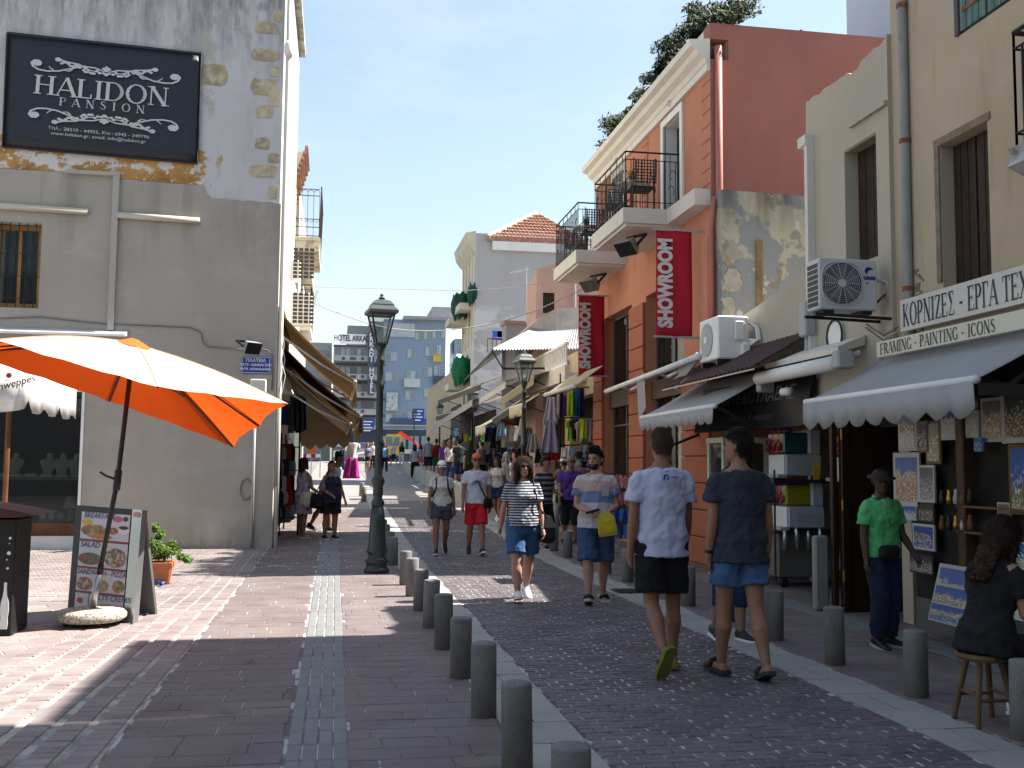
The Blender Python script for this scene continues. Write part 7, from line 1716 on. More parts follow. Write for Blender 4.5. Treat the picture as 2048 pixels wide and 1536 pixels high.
for k in range(14): b.tube([(6.5 + .012 * (k % 7), 13.24 + .01 * (k // 7), 1.47), (6.47 + .018 * (k % 7), 13.22, 1.70 + .01 * (k % 3))], .006, 4)
tag(b.make('drinking_straws', YLC, kind='stuff'), 'bunch of yellow drinking straws on the cart shelf', 'straws')
t = thing('display_cabinet', 'tall glass display cabinet with white corner posts by the low shop', 'cabinet', (5.9, 15, 0))
b = B()
for x, y in ((5.75, 14.6), (6.4, 14.6), (5.75, 15.2), (6.4, 15.2)): b.box(x - .04, x + .04, y - .04, y + .04, 0, 2.0)
b.box(5.7, 6.45, 14.55, 15.25, 2.0, 2.08); b.box(5.7, 6.45, 14.55, 15.25, .75, .8); b.make('frame', mat('cabinet_white', (.50, .50, .44), .5), t)
b = B(); b.box(5.8, 6.35, 14.57, 14.575, .82, 1.98); b.box(5.74, 5.745, 14.65, 15.15, .82, 1.98); b.make('pane', GLASS, t)
b = B(); b.box(5.78, 6.38, 14.64, 15.18, 0.02, .74); b.make('cupboard', mat('cab_brown', (.10, .06, .03), .6), t)
b = B(); b.box(5.82, 6.35, 15.1, 15.12, .85, 1.95); b.make('back', mat('cab_back', (.12, .13, .03), .7, .4, 6), t)
b = B(); b.bbox(6.45, 6.75, 14.5, 14.9, .0, 1.95, .01); tag(b.make('wooden_cupboard', mat('cupboard_orange', (.24, .11, .03), .5, .2, 4)), 'orange brown cupboard beside the glass cabinet', 'cupboard')

# ================================================================ art shop front: door, pictures, prints
dr = thing('shop_door', 'dark red wooden door leaf with brass hinges beside the art prints', 'door', (5.75, 11.0, 0))
RW = mat('mahogany', (.028, .010, .007), .4, .3, 5, .1, stains=[((.02, .006, .004), (30, 30, 2), .5, .65, .7)])
b = B(); b.bbox(5.70, 5.80, 10.92, 11.0, 0, 2.45, .01); b.bbox(5.80, 6.55, 10.94, 10.98, 0, 2.45, .01); b.make('leaf', RW, dr)
b = B(); b.bbox(5.62, 5.69, 11.0, 11.06, 0, 2.5, .01); b.make('jamb', RW, dr)
for z in (.35, 1.15, 1.95): b = B(); b.tube([(5.70, 10.91, z), (5.70, 10.91, z + .12)], .012, 6); b.make('hinge', mat('brass', (.5, .28, .06), .3, .1, metal=.8, bump=0), dr)
b = B(); b.bbox(5.45, 5.62, 11.1, 11.2, 0, .85, .02); tag(b.make('notice_stand', mat('panel_grey', (.25, .24, .22), .6)), 'low grey panel standing by the dark wooden door', 'panel')
FW = mat('frame_white', (.46, .45, .44), .5, .05, bump=0); FB = mat('frame_black', (.03, .025, .02), .4, .1, bump=0); FWD = mat('frame_wood', (.16, .08, .03), .5, .2, bump=0)
def art(label, px0, py0, px1, py1, X, pic, frame=FW, bw=.12, lean=0.0, name='art_print', cat='picture', group='art prints on the framing shop front'):
    a, c = aX(px0, py1, X), aX(px1, py0, X); ya, yb = max(a.y, c.y), min(a.y, c.y); z0 = aX((px0 + px1) / 2, py1, X).z; z1 = aX((px0 + px1) / 2, py0, X).z
    t = thing(name, label, cat, (X, (ya + yb) / 2, z0), group=group)
    M = MR(X) @ T(-(ya + yb) / 2, 0, z0, rx=lean); w = (ya - yb) / 2; h = z1 - z0
    b = B(); b.box(-w, w, 0, .02, 0, h, M); b.make('mount', frame, t)
    bo = bw * min(2 * w, h); b = B(); b.box(-w + bo, w - bo, -.004, -.001, bo, h - bo, M); b.make('print', pic, t)
SEA = (.03, .12, .42)
A_ = [('tall print of a white island lane', 1797, 815, 1832, 902, picture('pic1', (.18, .2, .25), (.30, .16, .07), (.45, .45, .46), 1)),
 ('print of a ruined street under blue sky', 1788, 905, 1838, 1012, picture('pic2', (.10, .18, .42), (.38, .27, .18), (.34, .20, .10), 2)),
 ('narrow pale print hung askew on a cord', 1852, 842, 1880, 928, picture('pic3', (.30, .29, .26), (.28, .26, .2), (.3, .28, .22), 3)),
 ('grey ink drawing with blue patch', 1882, 806, 1912, 880, picture('pic4', (.02, .04, .3), (.35, .35, .36), (.40, .40, .42), 4)),
 ('print of a small lantern on cream', 1914, 822, 1956, 876, picture('pic5', (.45, .44, .38), (.42, .42, .34), (.46, .45, .38), 5)),
 ('brown picture above the lantern print', 1918, 792, 1958, 822, picture('pic6', (.10, .05, .03), (.09, .05, .03), (.12, .07, .03), 6)),
 ('print with a checkered floor', 1963, 795, 2004, 884, picture('pic7', (.16, .14, .13), (.30, .20, .10), (.35, .30, .20), 7)),
 ('large dark print at the top corner', 2004, 770, 2075, 886, picture('pic8', (.04, .05, .05), (.05, .05, .04), (.16, .12, .06), 8)),
 ('dim blue print behind the lane picture', 1834, 842, 1856, 905, picture('pic9', (.03, .03, .08), (.03, .04, .10), (.04, .05, .1), 9)),
 ('grey print below the askew one', 1838, 930, 1868, 1005, picture('pic10', (.14, .14, .16), (.12, .13, .15), (.2, .2, .22), 10)),
 ('small blue square print on white', 1806, 1010, 1832, 1040, picture('pic11', SEA, (.04, .10, .4), (.4, .42, .45), 11)),
 ('dark framed picture at knee height', 1836, 1005, 1868, 1045, picture('pic12', (.05, .04, .03), (.06, .05, .04), (.04, .03, .03), 12)),
 ('blue sea picture with a little boat', 1826, 1048, 1868, 1100, picture('pic13', (.02, .07, .30), (.12, .10, .12), (.02, .08, .2), 13)),
 ('dark relief frame near the ground', 1820, 1108, 1866, 1148, picture('pic14', (.05, .045, .04), (.05, .045, .04), (.12, .11, .1), 14)),
 ('big blue harbour poster on the right edge', 2020, 888, 2075, 1030, picture('pic15', SEA, (.03, .09, .30), (.16, .15, .04), 15)),
 ('small wooden framed view beside the poster', 1995, 1005, 2020, 1040, picture('pic16', (.2, .17, .08), (.18, .15, .07), (.12, .1, .05), 16))]
for i, (lb, x0, y0_, x1, y1_, pc) in enumerate(A_): art(lb, x0, y0_, x1, y1_, 5.92 - .006 * (i % 5), pc, [FW, FW, FWD, FW, FW, FB][i % 6] if i not in (11, 13) else FB, .10)
art('oval blue sticker on the shop post', 1948, 875, 1964, 903, 5.86, picture('pic17', (.02, .16, .40), (.02, .16, .40), (.02, .14, .36), 17), mat('sticker', (.10, .25, .35), .5), .08, name='sticker', cat='sticker')
for k in range(3): art('%s harbour print leaning in the stack by the wall' % ['front', 'middle', 'rear'][k], 1862 - k * 3, 1130 + k * 40, 1942, 1222 + k * 14, 5.6 - .05 * k, picture('pic2%d' % k, (.04, .12, .42), (.32, .28, .18), (.03, .16, .25), 20 + k), FW, .09, lean=-.25)
for k in range(3): art('%s sea print stacked at the right picture edge' % ['upper', 'middle', 'lower'][k], 2025, 1085 + k * 52, 2080, 1140 + k * 52, 5.3, picture('pic3%d' % k, (.03, .14, .45), (.05, .2, .42), (.3, .3, .2), 30 + k), FW, .08, lean=-.2)
b = B(); b.bbox(5.86, 5.97, 8.86, 8.98, 0, 2.7, .01); tag(b.make('wooden_post', mat('post_brown', (.07, .03, .015), .5, .3, 6)), 'brown wooden post between the framing shop openings', 'post')
t = thing('art_easel_wall', 'dark plank backing behind the hung art prints', 'panel', (6.0, 8.9, 0)); b = B(); b.box(-9.95, -6.0, .0, .03, .3, 2.72, MR(6.02)); b.make('plank_wall', mat('backing_dark', (.02, .018, .016), .8, .3, 4), t)
b = B(); b.box(-9.95, -6.0, -.02, .0, 0, .3, MR(6.02)); b.make('base_board', mat('base_grey', (.12, .115, .105), .8), t)
for i in range(10):
    p = aX(1885 + (i % 5) * 14, 1060 - (i // 5) * 52, 5.88); b = B(); b.lathe([(.028, 0), (.032, .05), (.018, .11), (.022, .13), (.001, .15)], 8, T(p.x, p.y, p.z)); o = b.make('figurine', [FWD, FB, mat('brass', (.5, .28, .06), .3), WHC][i % 4], smooth=True); tag(o, '%s small figurine on the %s shelf of the framing shop' % (ordl[i % 5], ['lower', 'upper'][i // 5]), 'figurine', 'figurines in the framing shop')
b = B(); b.box(-9.0, -7.9, -.16, -.001, 1.02, 1.04, MR(6.02)); b.box(-9.0, -7.9, -.16, -.001, 1.26, 1.28, MR(6.02)); tag(b.make('shelf_board', FWD), 'narrow wooden shelves with figurines in the framing shop', 'shelf')
# stool for the seated woman
sx_, sy_ = 4.14, 6.10
so = thing('wooden_stool', 'low wooden four-legged stool under the seated woman', 'stool', (sx_, sy_, 0))
SW_ = mat('stool_wood', (.12, .07, .03), .6, .25, 5)
b = B(); b.lathe([(.001, .40), (.16, .40), (.17, .42), (.16, .44), (.001, .44)], 18, T(sx_, sy_, 0)); b.make('seat', SW_, so)
for k in range(4):
    a = k * math.pi / 2 + .75; b = B(); b.tube([(sx_ + .10 * math.cos(a), sy_ + .10 * math.sin(a), .40), (sx_ + .19 * math.cos(a), sy_ + .19 * math.sin(a), 0)], [.020, .017], 7); b.make('leg', SW_, so)
    b = B(); a2 = a + math.pi / 2; z = .16 + .03 * (k % 2); r = .19 - .09 * z / .40; b.tube([(sx_ + r * math.cos(a), sy_ + r * math.sin(a), z), (sx_ + r * math.cos(a2), sy_ + r * math.sin(a2), z)], .011, 5); b.make('rung', SW_, so)
# ================================================================ people
SKIN = {k: mat('skin_' + k, c, .55, .10, 9, .08, 60, .002, spec=.35) for k, c in (('fair', (.36, .19, .13)), ('tan', (.235, .112, .068)), ('olive', (.265, .135, .085)), ('dark', (.075, .037, .024)))}
def hairmat(n, c):
    m = NT(n); v = m.map((1, 1, .12)); a = m.noise(v, 190, 3, .6)
    m.bump(a, .9, .006); c2 = m.mix(m.ramp(a, [(.35, 0.0), (.68, 1.0)]), tuple(x * .45 for x in c), tuple(x * 1.7 for x in c))
    return m.fin(c2, .6, 0, .2)
HAIR = {k: hairmat('hair_' + k, c) for k, c in (('black', (.010, .008, .007)), ('brown', (.035, .018, .010)), ('darkbrown', (.022, .013, .009)), ('blond', (.16, .105, .05)), ('auburn', (.030, .011, .007)), ('grey', (.30, .29, .28)), ('shaved', (.052, .034, .021)))}
_wr = bpy.data.textures.new('fold_noise', 'CLOUDS'); _wr.noise_scale = .085; _wr.noise_depth = 3
_hr = bpy.data.textures.new('hair_noise', 'CLOUDS'); _hr.noise_scale = .025; _hr.noise_depth = 2
def skinned(o, vox, smooth=5, disp=0.0, tex=None):
    m = o.modifiers.new('surface', 'REMESH'); m.mode = 'VOXEL'; m.voxel_size = vox; m.use_smooth_shade = True
    if smooth: s = o.modifiers.new('soften', 'SMOOTH'); s.factor = .5; s.iterations = smooth
    if disp: d = o.modifiers.new('folds', 'DISPLACE'); d.texture = tex or _wr; d.strength = disp; d.mid_level = .5; d.texture_coords = 'LOCAL'
    return o
def ring(cx, cy, cz, rx, ry, n=18, e=1.0):
    return [Vector((cx + rx * math.copysign(abs(math.cos(a)) ** e, math.cos(a)), cy + ry * math.copysign(abs(math.sin(a)) ** e, math.sin(a)), cz)) for a in [2 * math.pi * k / n for k in range(n)]]
HEAD = [(1.512, .020, .040, .074), (1.528, .042, .0, .088), (1.552, .056, -.045, .091), (1.58, .063, -.068, .092), (1.61, .069, -.086, .095), (1.64, .074, -.094, .095), (1.67, .076, -.096, .092), (1.70, .072, -.09, .082), (1.725, .060, -.072, .062), (1.742, .038, -.045, .036), (1.75, .012, -.015, .012)]
def person(label, x, y, rz, H=1.75, fem=False, wt=1.0, belly=0.0, skin='fair', lean=0.0, head=(0.0, 0.0), legL=(.25, .08), legR=(-.22, .45), footL=0.0, footR=.5, armL=(-.25, .2, .08), armR=(.25, .25, .08),
           top=None, bottom=None, shoes=None, hair=None, hairkind='short', extras=(), lod=0, z=None, group=None, seat=None, splay=.0):
    """legs (hip forward angle, knee bend); arms (forward angle, elbow bend, outward angle[, forearm turned inward])"""
    vox = (.0078, .011, .018)[lod]; S_ = H / 1.75
    t = thing('person', label, 'person', (0, 0, 0), group=group)
    sm = SKIN[skin]
    sh = .165 if fem else .185
    # --- legs first, to know how high the hips ride
    def leg(side, ang, knee, foot):
        out = splay + .02
        hip = Vector((side * .088 * wt ** .5, 0, 0)); d1 = Vector((side * out, math.sin(ang), -math.cos(ang))).normalized(); a2 = ang - knee
        d2 = Vector((side * out * .3, math.sin(a2), -math.cos(a2))).normalized(); kn = hip + d1 * .42; an = kn + d2 * .40
        fd = Vector((side * .12, math.cos(foot), -math.sin(foot))).normalized(); toe = an + fd * .16 + Vector((0, 0, -.055 * math.cos(foot))) 
        low = min((an + Vector((0, -.05, -.075))).z if foot < .3 else 9, (an + fd * .17 + Vector((0, 0, -.06))).z)
        return hip, kn, an, fd, low
    LG_ = [leg(-1, *legL, footL), leg(1, *legR, footR)]
    hz = -min(l[4] for l in LG_) if seat is None else seat / S_
    up = Vector((0, 0, hz)); LG_ = [(a + up, k + up, n + up, f, l) for a, k, n, f, l in LG_]
    dz = hz - .88                      # torso offset from the standing template
    RL = Matrix.Translation((0, 0, hz)) @ Matrix.Rotation(-lean, 4, 'X') @ Matrix.Translation((0, 0, -hz)) @ Matrix.Translation((0, 0, dz))
    RH = RL @ Matrix.Translation((0, -.01, 1.5)) @ Matrix.Rotation(head[0], 4, 'Z') @ Matrix.Rotation(-head[1], 4, 'X') @ Matrix.Translation((0, .01, -1.5))
    def tv(M, ps): return [M @ Vector(p) for p in ps]
    if fem: TOR = [(.80, .10, .085, 0), (.86, .175, .118, -.01), (.93, .178, .122, -.012), (1.02, .150, .102, 0), (1.10, .132, .092, .0), (1.18, .142, .100, .008), (1.26, .152, .122, .024), (1.32, .152, .108, .014), (1.39, .150, .085, 0), (1.43, .115, .072, -.005), (1.47, .058, .055, -.008), (1.50, .048, .048, -.004)]
    else: TOR = [(.80, .10, .09, 0), (.87, .165, .118, -.008), (.95, .168, .116, -.006), (1.04, .152, .106, 0), (1.12, .150, .102, 0), (1.22, .166, .112, .004), (1.32, .180, .116, .006), (1.395, .176, .098, 0), (1.44, .135, .082, -.005), (1.475, .070, .066, -.008), (1.50, .058, .058, -.004)]
    def tor(z, rx, ry, yo):
        w = wt if z < 1.38 else 1 + (wt - 1) * .4
        bl = belly * math.exp(-((z - 1.03) / .13) ** 2)
        return rx * w, ry * w + bl * .5, yo + bl * .5
    def arm(side, fwd, elb, out, inw=0.0):
        s0 = RL @ Vector((side * sh * (1 + (wt - 1) * .3), 0, 1.378))
        q = Matrix.Rotation(-lean, 3, 'X')
        d1 = q @ Vector((side * math.sin(out), math.sin(fwd) * math.cos(out), -math.cos(fwd) * math.cos(out))); f2 = fwd + elb
        d2 = q @ Vector((side * (math.sin(out) * .6 - math.sin(inw)), math.sin(f2) * math.cos(inw), -math.cos(f2) * math.cos(inw)))
        d1.normalize(); d2.normalize(); e = s0 + d1 * .285; w = e + d2 * .245
        return RL @ Vector((side * .09, 0, 1.40)), s0, e, w, d1, d2
    AR = [arm(-1, *armL), arm(1, *armR)]
    if lod < 2 or True:
        b = B()
        b.loft([tv(RL, ring(0, tor(*r)[2], r[0], tor(*r)[0], tor(*r)[1])) for r in TOR])
        b.tube(tv(RL, [(0, -.02, 1.42), (0, -.012, 1.50)]) + tv(RH, [(0, .0, 1.56)]), [.066, .054 if not fem else .046, .05 if not fem else .044], 12)
        b.loft([tv(RH, ring(0, (f + k) / 2, z_, w, (f - k) / 2, 18)) for z_, w, k, f in HEAD])
        b.tube(tv(RH, [(0, .086, 1.65), (0, .103, 1.62), (0, .112, 1.604), (0, .088, 1.596)]), [.008, .011, .015, .008], 8)
        b.tube(tv(RH, [(-.045, .08, 1.655), (0, .090, 1.662), (.045, .08, 1.655)]), .009, 6); b.tube(tv(RH, [(-.02, .088, 1.568), (0, .094, 1.570), (.02, .088, 1.568)]), .008, 6)
        for s in (-1, 1): b.tube(tv(RH, [(s * .072, -.012, 1.595), (s * .084, -.02, 1.62), (s * .086, -.022, 1.645), (s * .074, -.012, 1.655)]), [.006, .012, .012, .006], 6)
        for i, (hp, kn, an, fd, lo) in enumerate(LG_):
            w = wt ** .8; tr = (.092 if fem else .088) * w
            top_in = hp + Vector((0, 0, .06)) if seat is None else hp
            pts = [top_in, hp.lerp(kn, .12), hp.lerp(kn, .45), hp.lerp(kn, .80), kn, kn.lerp(an, .16) + Vector((0, -.006, 0)), kn.lerp(an, .36) + Vector((0, -.014, 0)), kn.lerp(an, .7), an]
            b.tube(pts, [tr * .8, tr, tr * .88, .062 * w, .057 * w, .054 * w, .060 * w, .042 * w, .035], 14)
            up_ = Vector((0, 0, 1)); f0 = fd; sd = f0.cross(up_).normalized(); un = sd.cross(f0)
            hl = an - un * .045
            b.loft([[hl + f0 * a + sd * (cx * wd) + un * (cz * hh + hh - .035) for cx, cz in [(math.cos(q), math.sin(q)) for q in [2 * math.pi * k / 12 for k in range(12)]]] for a, wd, hh in ((-.058, .018, .02), (-.045, .030, .034), (0, .034, .045), (.06, .038, .034), (.11, .044, .022), (.15, .040, .016), (.178, .02, .01))])
        for side, (si, s0, e, w_, d1, d2) in zip((-1, 1), AR):
            k = wt ** .5 * (.88 if fem else 1.0)
            b.tube([si, si.lerp(s0, .8) + Vector((0, 0, .0)), s0 + d1 * .05, s0.lerp(e, .5), e, e.lerp(w_, .3), e.lerp(w_, .75), w_], [.05, .056 * k, .053 * k, .047 * k, .039 * k, .041 * k, .031 * k, .026 * k], 12)
            # hand: palm plus four curled fingers and a thumb
            fw = Vector((0, 1, 0)); n1 = d2.cross(Vector((side, 0, 0))); n1 = n1.normalized() if n1.length > .2 else fw
            acr = n1 if abs(d2.z) > .5 else d2.cross(Vector((0, 0, 1))).normalized() * -side   # across the palm: thumb side to the front
            pal = d2.cross(acr).normalized() * (1 if side < 0 else -1)      # palm side faces the thigh
            if pal.dot(Vector((-side, 0, 0))) < 0 and abs(d2.z) > .5: pal = -pal
            b.tube([w_ - d2 * .01, w_ + d2 * .03, w_ + d2 * .08], [(.026, .02), (.036, .018), (.040, .016)] if acr.dot(d2.orthogonal()) > .7 else [.026, .029, .030], 10)
            if lod == 0:
                for q, (off, ln) in enumerate(((.031, .068), (.011, .078), (-.010, .072), (-.030, .056))):
                    r0 = w_ + d2 * .075 + acr * off; a1 = (d2 + pal * .25).normalized(); a2 = (d2 + pal * .9).normalized()
                    b.tube([r0, r0 + a1 * ln * .5, r0 + a1 * ln * .5 + a2 * ln * .32, r0 + a1 * ln * .5 + a2 * ln * .55 + pal * ln * .1], [.0105, .0098, .009, .0072], 7)
                tb = w_ + d2 * .028 + acr * .026; b.tube([tb, tb + acr * .022 + d2 * .028 + pal * .008, tb + acr * .026 + d2 * .058 + pal * .018], [.014, .0115, .009], 7)
            else:
                b.tube([w_ + d2 * .07, w_ + d2 * .12 + pal * .012, w_ + d2 * .155 + pal * .035], [.032, .027, .014], 9)
                b.tube([w_ + d2 * .03 + acr * .02, w_ + d2 * .085 + acr * .045], [.014, .009], 6)
        skinned(b.make('body', sm, t), vox, 3)
    cv = max(.011, vox)
    # --- top garment
    kind, tm, hem, slv, loose = (top + (.02,))[:5] if top else (None,) * 5
    if kind:
        b = B(); rr = []
        zt = 1.462 if kind != 'tank' else 1.40
        for (z_, rx, ry, yo) in [r for r in TOR if r[0] > hem + .03 and r[0] < zt]:
            a = tor(z_, rx, ry, yo); lo = loose * (1.0 if z_ < 1.3 else .7); rr.append((z_, a[0] + lo, a[1] + lo, a[2]))
        a0 = rr[0]; rr.insert(0, (hem, max(a0[1], .165 * wt) + loose * .4 + (.03 if kind == 'dress' else 0), max(a0[2], .115 * wt) + loose * .5 + (.03 if kind == 'dress' else 0), a0[3]))
        rr.append((1.458 if kind != 'tank' else 1.42, .085 if kind != 'tank' else .12, .075, -.01))
        if kind == 'dress':
            rr = [(hem - .0, .20 * wt + .03, .15 * wt + .03, 0), (hem + .15, .19 * wt + .02, .14 * wt + .02, 0)] + [q for q in rr if q[0] > max(hem + .2, .84)]
        b.loft([tv(RL, ring(0, q[3], q[0], q[1], q[2], 20)) for q in rr])
        if slv:
            for side, (si, s0, e, w_, d1, d2) in zip((-1, 1), AR):
                k = wt ** .5 * (.9 if fem else 1.0)
                if slv <= 1: pts = [si, si.lerp(s0, .85), s0 + d1 * .04, s0.lerp(e, slv * .6), s0.lerp(e, slv)]; rad = [.052, .058 * k, .060 * k + loose * .25, .059 * k + loose * .4, .060 * k + loose * .65]
                else: pts = [si, s0, s0.lerp(e, .6), e, e.lerp(w_, slv - 1)]; rad = [.06, .066, .06, .05, .046]
                b.tube(pts, rad, 14)
        skinned(b.make('shirt' if kind != 'dress' else 'dress', tm, t), cv, 3, .042 if lod < 2 else .02)
        if kind == 'polo':
            b = B(); b.tube(tv(RL, [(.075 * math.cos(a), -.005 + .07 * math.sin(a), 1.462 - .02 * math.sin(a)) for a in [math.pi * (.5 + 2 * k / 16) for k in range(17)]]), .016, 6); b.make('collar', tm, t, smooth=True)
    # --- bottom garment
    if bottom:
        bk, bmat, ln = bottom[:3]; bl = bottom[3] if len(bottom) > 3 else .018
        b = B()
        wr = [(z_, *tor(z_, rx, ry, yo)) for (z_, rx, ry, yo) in TOR if .84 < z_ < 1.06]
        b.loft([tv(RL if seat is None else RL, ring(0, yo, z_, rx + .012, ry + .012, 18)) for z_, rx, ry, yo in [(.80, .13 * wt, .11 * wt, 0)] + wr])
        for hp, kn, an, fd, lo in LG_:
            w = wt ** .8; tr = (.094 if fem else .09) * w + bl
            if bk == 'skirt': continue
            if ln <= 1: P_ = [hp + Vector((0, 0, .08)), hp, hp.lerp(kn, ln * .5), hp.lerp(kn, ln)]; R2 = [tr * .85, tr, tr * .97, tr * .96 + bl * .3]
            else: P_ = [hp + Vector((0, 0, .08)), hp, hp.lerp(kn, .6), kn, kn.lerp(an, (ln - 1) * .5), kn.lerp(an, ln - 1)]; R2 = [tr * .85, tr, tr * .9, .068 * w + bl, .066 * w + bl * .8, .055 * w + bl * .8]
            b.tube(P_, R2, 14)
        if bk == 'skirt': b.loft([tv(RL, ring(0, 0, z_, rx, ry, 20)) for z_, rx, ry in ((.88 - ln * .42, .20 * wt, .17 * wt), (.75, .19 * wt, .15 * wt), (.92, .185 * wt, .13 * wt))])
        skinned(b.make({'shorts': 'shorts', 'trousers': 'trousers', 'skirt': 'skirt'}[bk], bmat, t), cv, 2, .03 if lod < 2 else .015)
    # --- shoes
    if shoes:
        sk, smt = shoes[:2]; sole = shoes[2] if len(shoes) > 2 else WHITE
        for hp, kn, an, fd, lo in LG_:
            sd = fd.cross(Vector((0, 0, 1))).normalized(); un = sd.cross(fd); hl = an - un * .08
            n = 14; RNG = lambda a, wd, z0, z1: [hl + fd * a + sd * (wd * math.cos(q)) + un * (z0 + (z1 - z0) * (.5 + .5 * math.sin(q))) for q in [2 * math.pi * k / n for k in range(n)]]
            if sk == 'sneaker':
                b = B(); b.loft([RNG(a, w, .012, h) for a, w, h in ((-.078, .02, .06), (-.065, .037, .11), (-.02, .041, .125), (.03, .042, .11), (.08, .046, .075), (.14, .046, .06), (.185, .036, .048), (.20, .014, .03))]); b.make('shoe', smt, t, smooth=True)
                b = B(); b.loft([[hl + fd * a + sd * w * s_ + un * zz for s_, zz in ((-1, -.004), (1, -.004), (1, .022), (-1, .022))] for a, w in ((-.082, .022), (-.068, .040), (0, .044), (.09, .049), (.15, .048), (.19, .036), (.206, .014))]); b.make('sole', sole, t)
            else:
                b = B(); b.loft([[hl + fd * a + sd * w * s_ + un * zz for s_, zz in ((-1, .0), (1, .0), (1, .028), (-1, .028))] for a, w in ((-.085, .022), (-.07, .042), (0, .044), (.10, .054), (.15, .052), (.19, .038), (.205, .014))]); b.make('sandal_sole', sole if len(shoes) > 2 else smt, t)
                b = B(); b.tube([hl + fd * .08 + sd * .05 + un * .03, hl + fd * .09 + sd * .03 + un * .07, hl + fd * .10 + un * .078, hl + fd * .09 - sd * .03 + un * .07, hl + fd * .08 - sd * .05 + un * .03], (.02 if sk == 'slide' else .009), 6); b.make('strap', smt, t, smooth=True)
    # --- hair
    hm = HAIR[hair] if hair else None
    if hm:
        b = B(); o_ = {'short': .017, 'crop': .006, 'quiff': .012, 'long': .014, 'bob': .016, 'pony': .008, 'curly': .028, 'bald': 0}[hairkind]
        if hairkind != 'bald':
            rr = []
            for z_, w, k, f in HEAD:
                if z_ < 1.60: continue
                fr = .012 + .02 * (z_ - 1.60) / .1 if z_ < 1.695 else f + o_ * .8
                rr.append(ring(0, (fr + k - o_) / 2, z_ + (.012 if z_ > 1.74 else 0) + (o_ * .5 if z_ > 1.7 else 0), w + o_ * .8, (fr - k + o_) / 2, 18))
            rr.insert(0, ring(0, -.055, 1.565, .05, .028, 18)); b.loft([tv(RH, q) for q in rr])
            if hairkind == 'quiff': b.tube(tv(RH, [(-.03, .05, 1.74), (.02, .065, 1.765), (.05, .03, 1.755)]), [.03, .034, .03], 8); b.tube(tv(RH, [(-.04, .0, 1.755), (.03, -.02, 1.765)]), .035, 8)
            if hairkind in ('long', 'bob', 'curly'):
                L_ = {'long': .30, 'bob': .16, 'curly': .12}[hairkind]
                hb_ = [(1.68, .086, .055, -.055), (1.60, .092, .055, -.06), (1.55, .095, .05, -.065), (1.50, .098, .045, -.07), (1.50 - L_ * .6, .095, .035, -.085), (1.56 - L_, .07, .025, -.09)]
                b.loft([tv(RH if z_ > 1.5 else RH, ring(0, yo, z_, rx, ry, 18)) for z_, rx, ry, yo in reversed(hb_)])
                for s in (-1, 1): b.tube(tv(RH, [(s * .055, .03, 1.735), (s * .082, .035, 1.68), (s * .092, .03, 1.60), (s * .10, .03, 1.52), (s * .10, .035, 1.60 - L_ * .9)]), [.02, .024, .026, .026, .014], 9)
            if hairkind == 'pony': b.tube(tv(RH, [(0, -.09, 1.68), (0, -.13, 1.66), (0, -.14, 1.56), (0, -.12, 1.46)]), [.02, .03, .028, .01], 9)
            if lod == 0:
                q = B(); rn = random.Random(len(label)); RHi = RH.inverted(); vv = [Vector(v) for v in b.v]; c_ = RH @ Vector((0, -.005, 1.64)); L0 = {'crop': .012, 'short': .032, 'quiff': .038, 'long': .11, 'bob': .08, 'pony': .05, 'curly': .04}[hairkind]
                for f in b.f:
                    if len(f) != 4: continue
                    A0, A1, A2, A3 = [vv[i] for i in f]; ar = (A1 - A0).cross(A3 - A0).length
                    for _ in range(int(ar * (52000 if hairkind == 'crop' else 26000)) + 1):
                        u_, v_ = rn.random(), rn.random(); p = A0.lerp(A1, u_).lerp(A3.lerp(A2, u_), v_); nn = (p - c_).normalized()
                        d_ = Vector((rn.gauss(0, .35), rn.gauss(0, .35), -1 + rn.gauss(0, .3))); d_ = (d_ - nn * d_.dot(nn) * .85).normalized() if d_.length else nn
                        if (p - c_).z > .06: d_ = (d_ + Vector((0, .5, 0)) if hairkind == 'quiff' else d_ + Vector((rn.gauss(0, .5), rn.gauss(0, .5), 0))).normalized()
                        w2 = d_.cross(nn) * rn.uniform(.0014, .003); p = p + nn * rn.uniform(.0, .008 if hairkind != 'crop' else .003); e_ = p + d_ * L0 * rn.uniform(.5, 1.2) + nn * rn.uniform(.002, .012 if hairkind != 'crop' else .005)
                        le = RHi @ e_; lp = RHi @ p
                        if max(le.y, lp.y) > .045 and abs(le.x) < .066 and min(le.z, lp.z) < 1.695: continue
                        q.add([p - w2, p + w2, e_], [(0, 1, 2)])
                q.make('hair_strands', hm, t, kind='stuff')
            skinned(b.make('hair', hm, t), max(.0085, vox), 2, .022 if hairkind != 'crop' else .005, _hr)
    # --- face
    if lod < 2:
        b = B()
        for s in (-1, 1): b.lathe([(.001, 0), (.010, .002), (.001, .005)], 8, RH @ T(s * .031, .087, 1.640, rx=-math.pi / 2))
        b.make('eyes', DARK, t, kind='stuff')
        b = B(); b.tube(tv(RH, [(-.021, .0905, 1.561), (0, .0965, 1.563), (.021, .0905, 1.561)]), .0048, 6); b.make('mouth', mat('lips', (.20, .07, .06), .5), t)
        b = B()
        for s in (-1, 1): b.tube(tv(RH, [(s * .014, .0985, 1.655), (s * .032, .096, 1.661), (s * .048, .086, 1.655)]), .0035, 5)
        b.make('eyebrows', hm or HAIR['darkbrown'], t, kind='stuff')
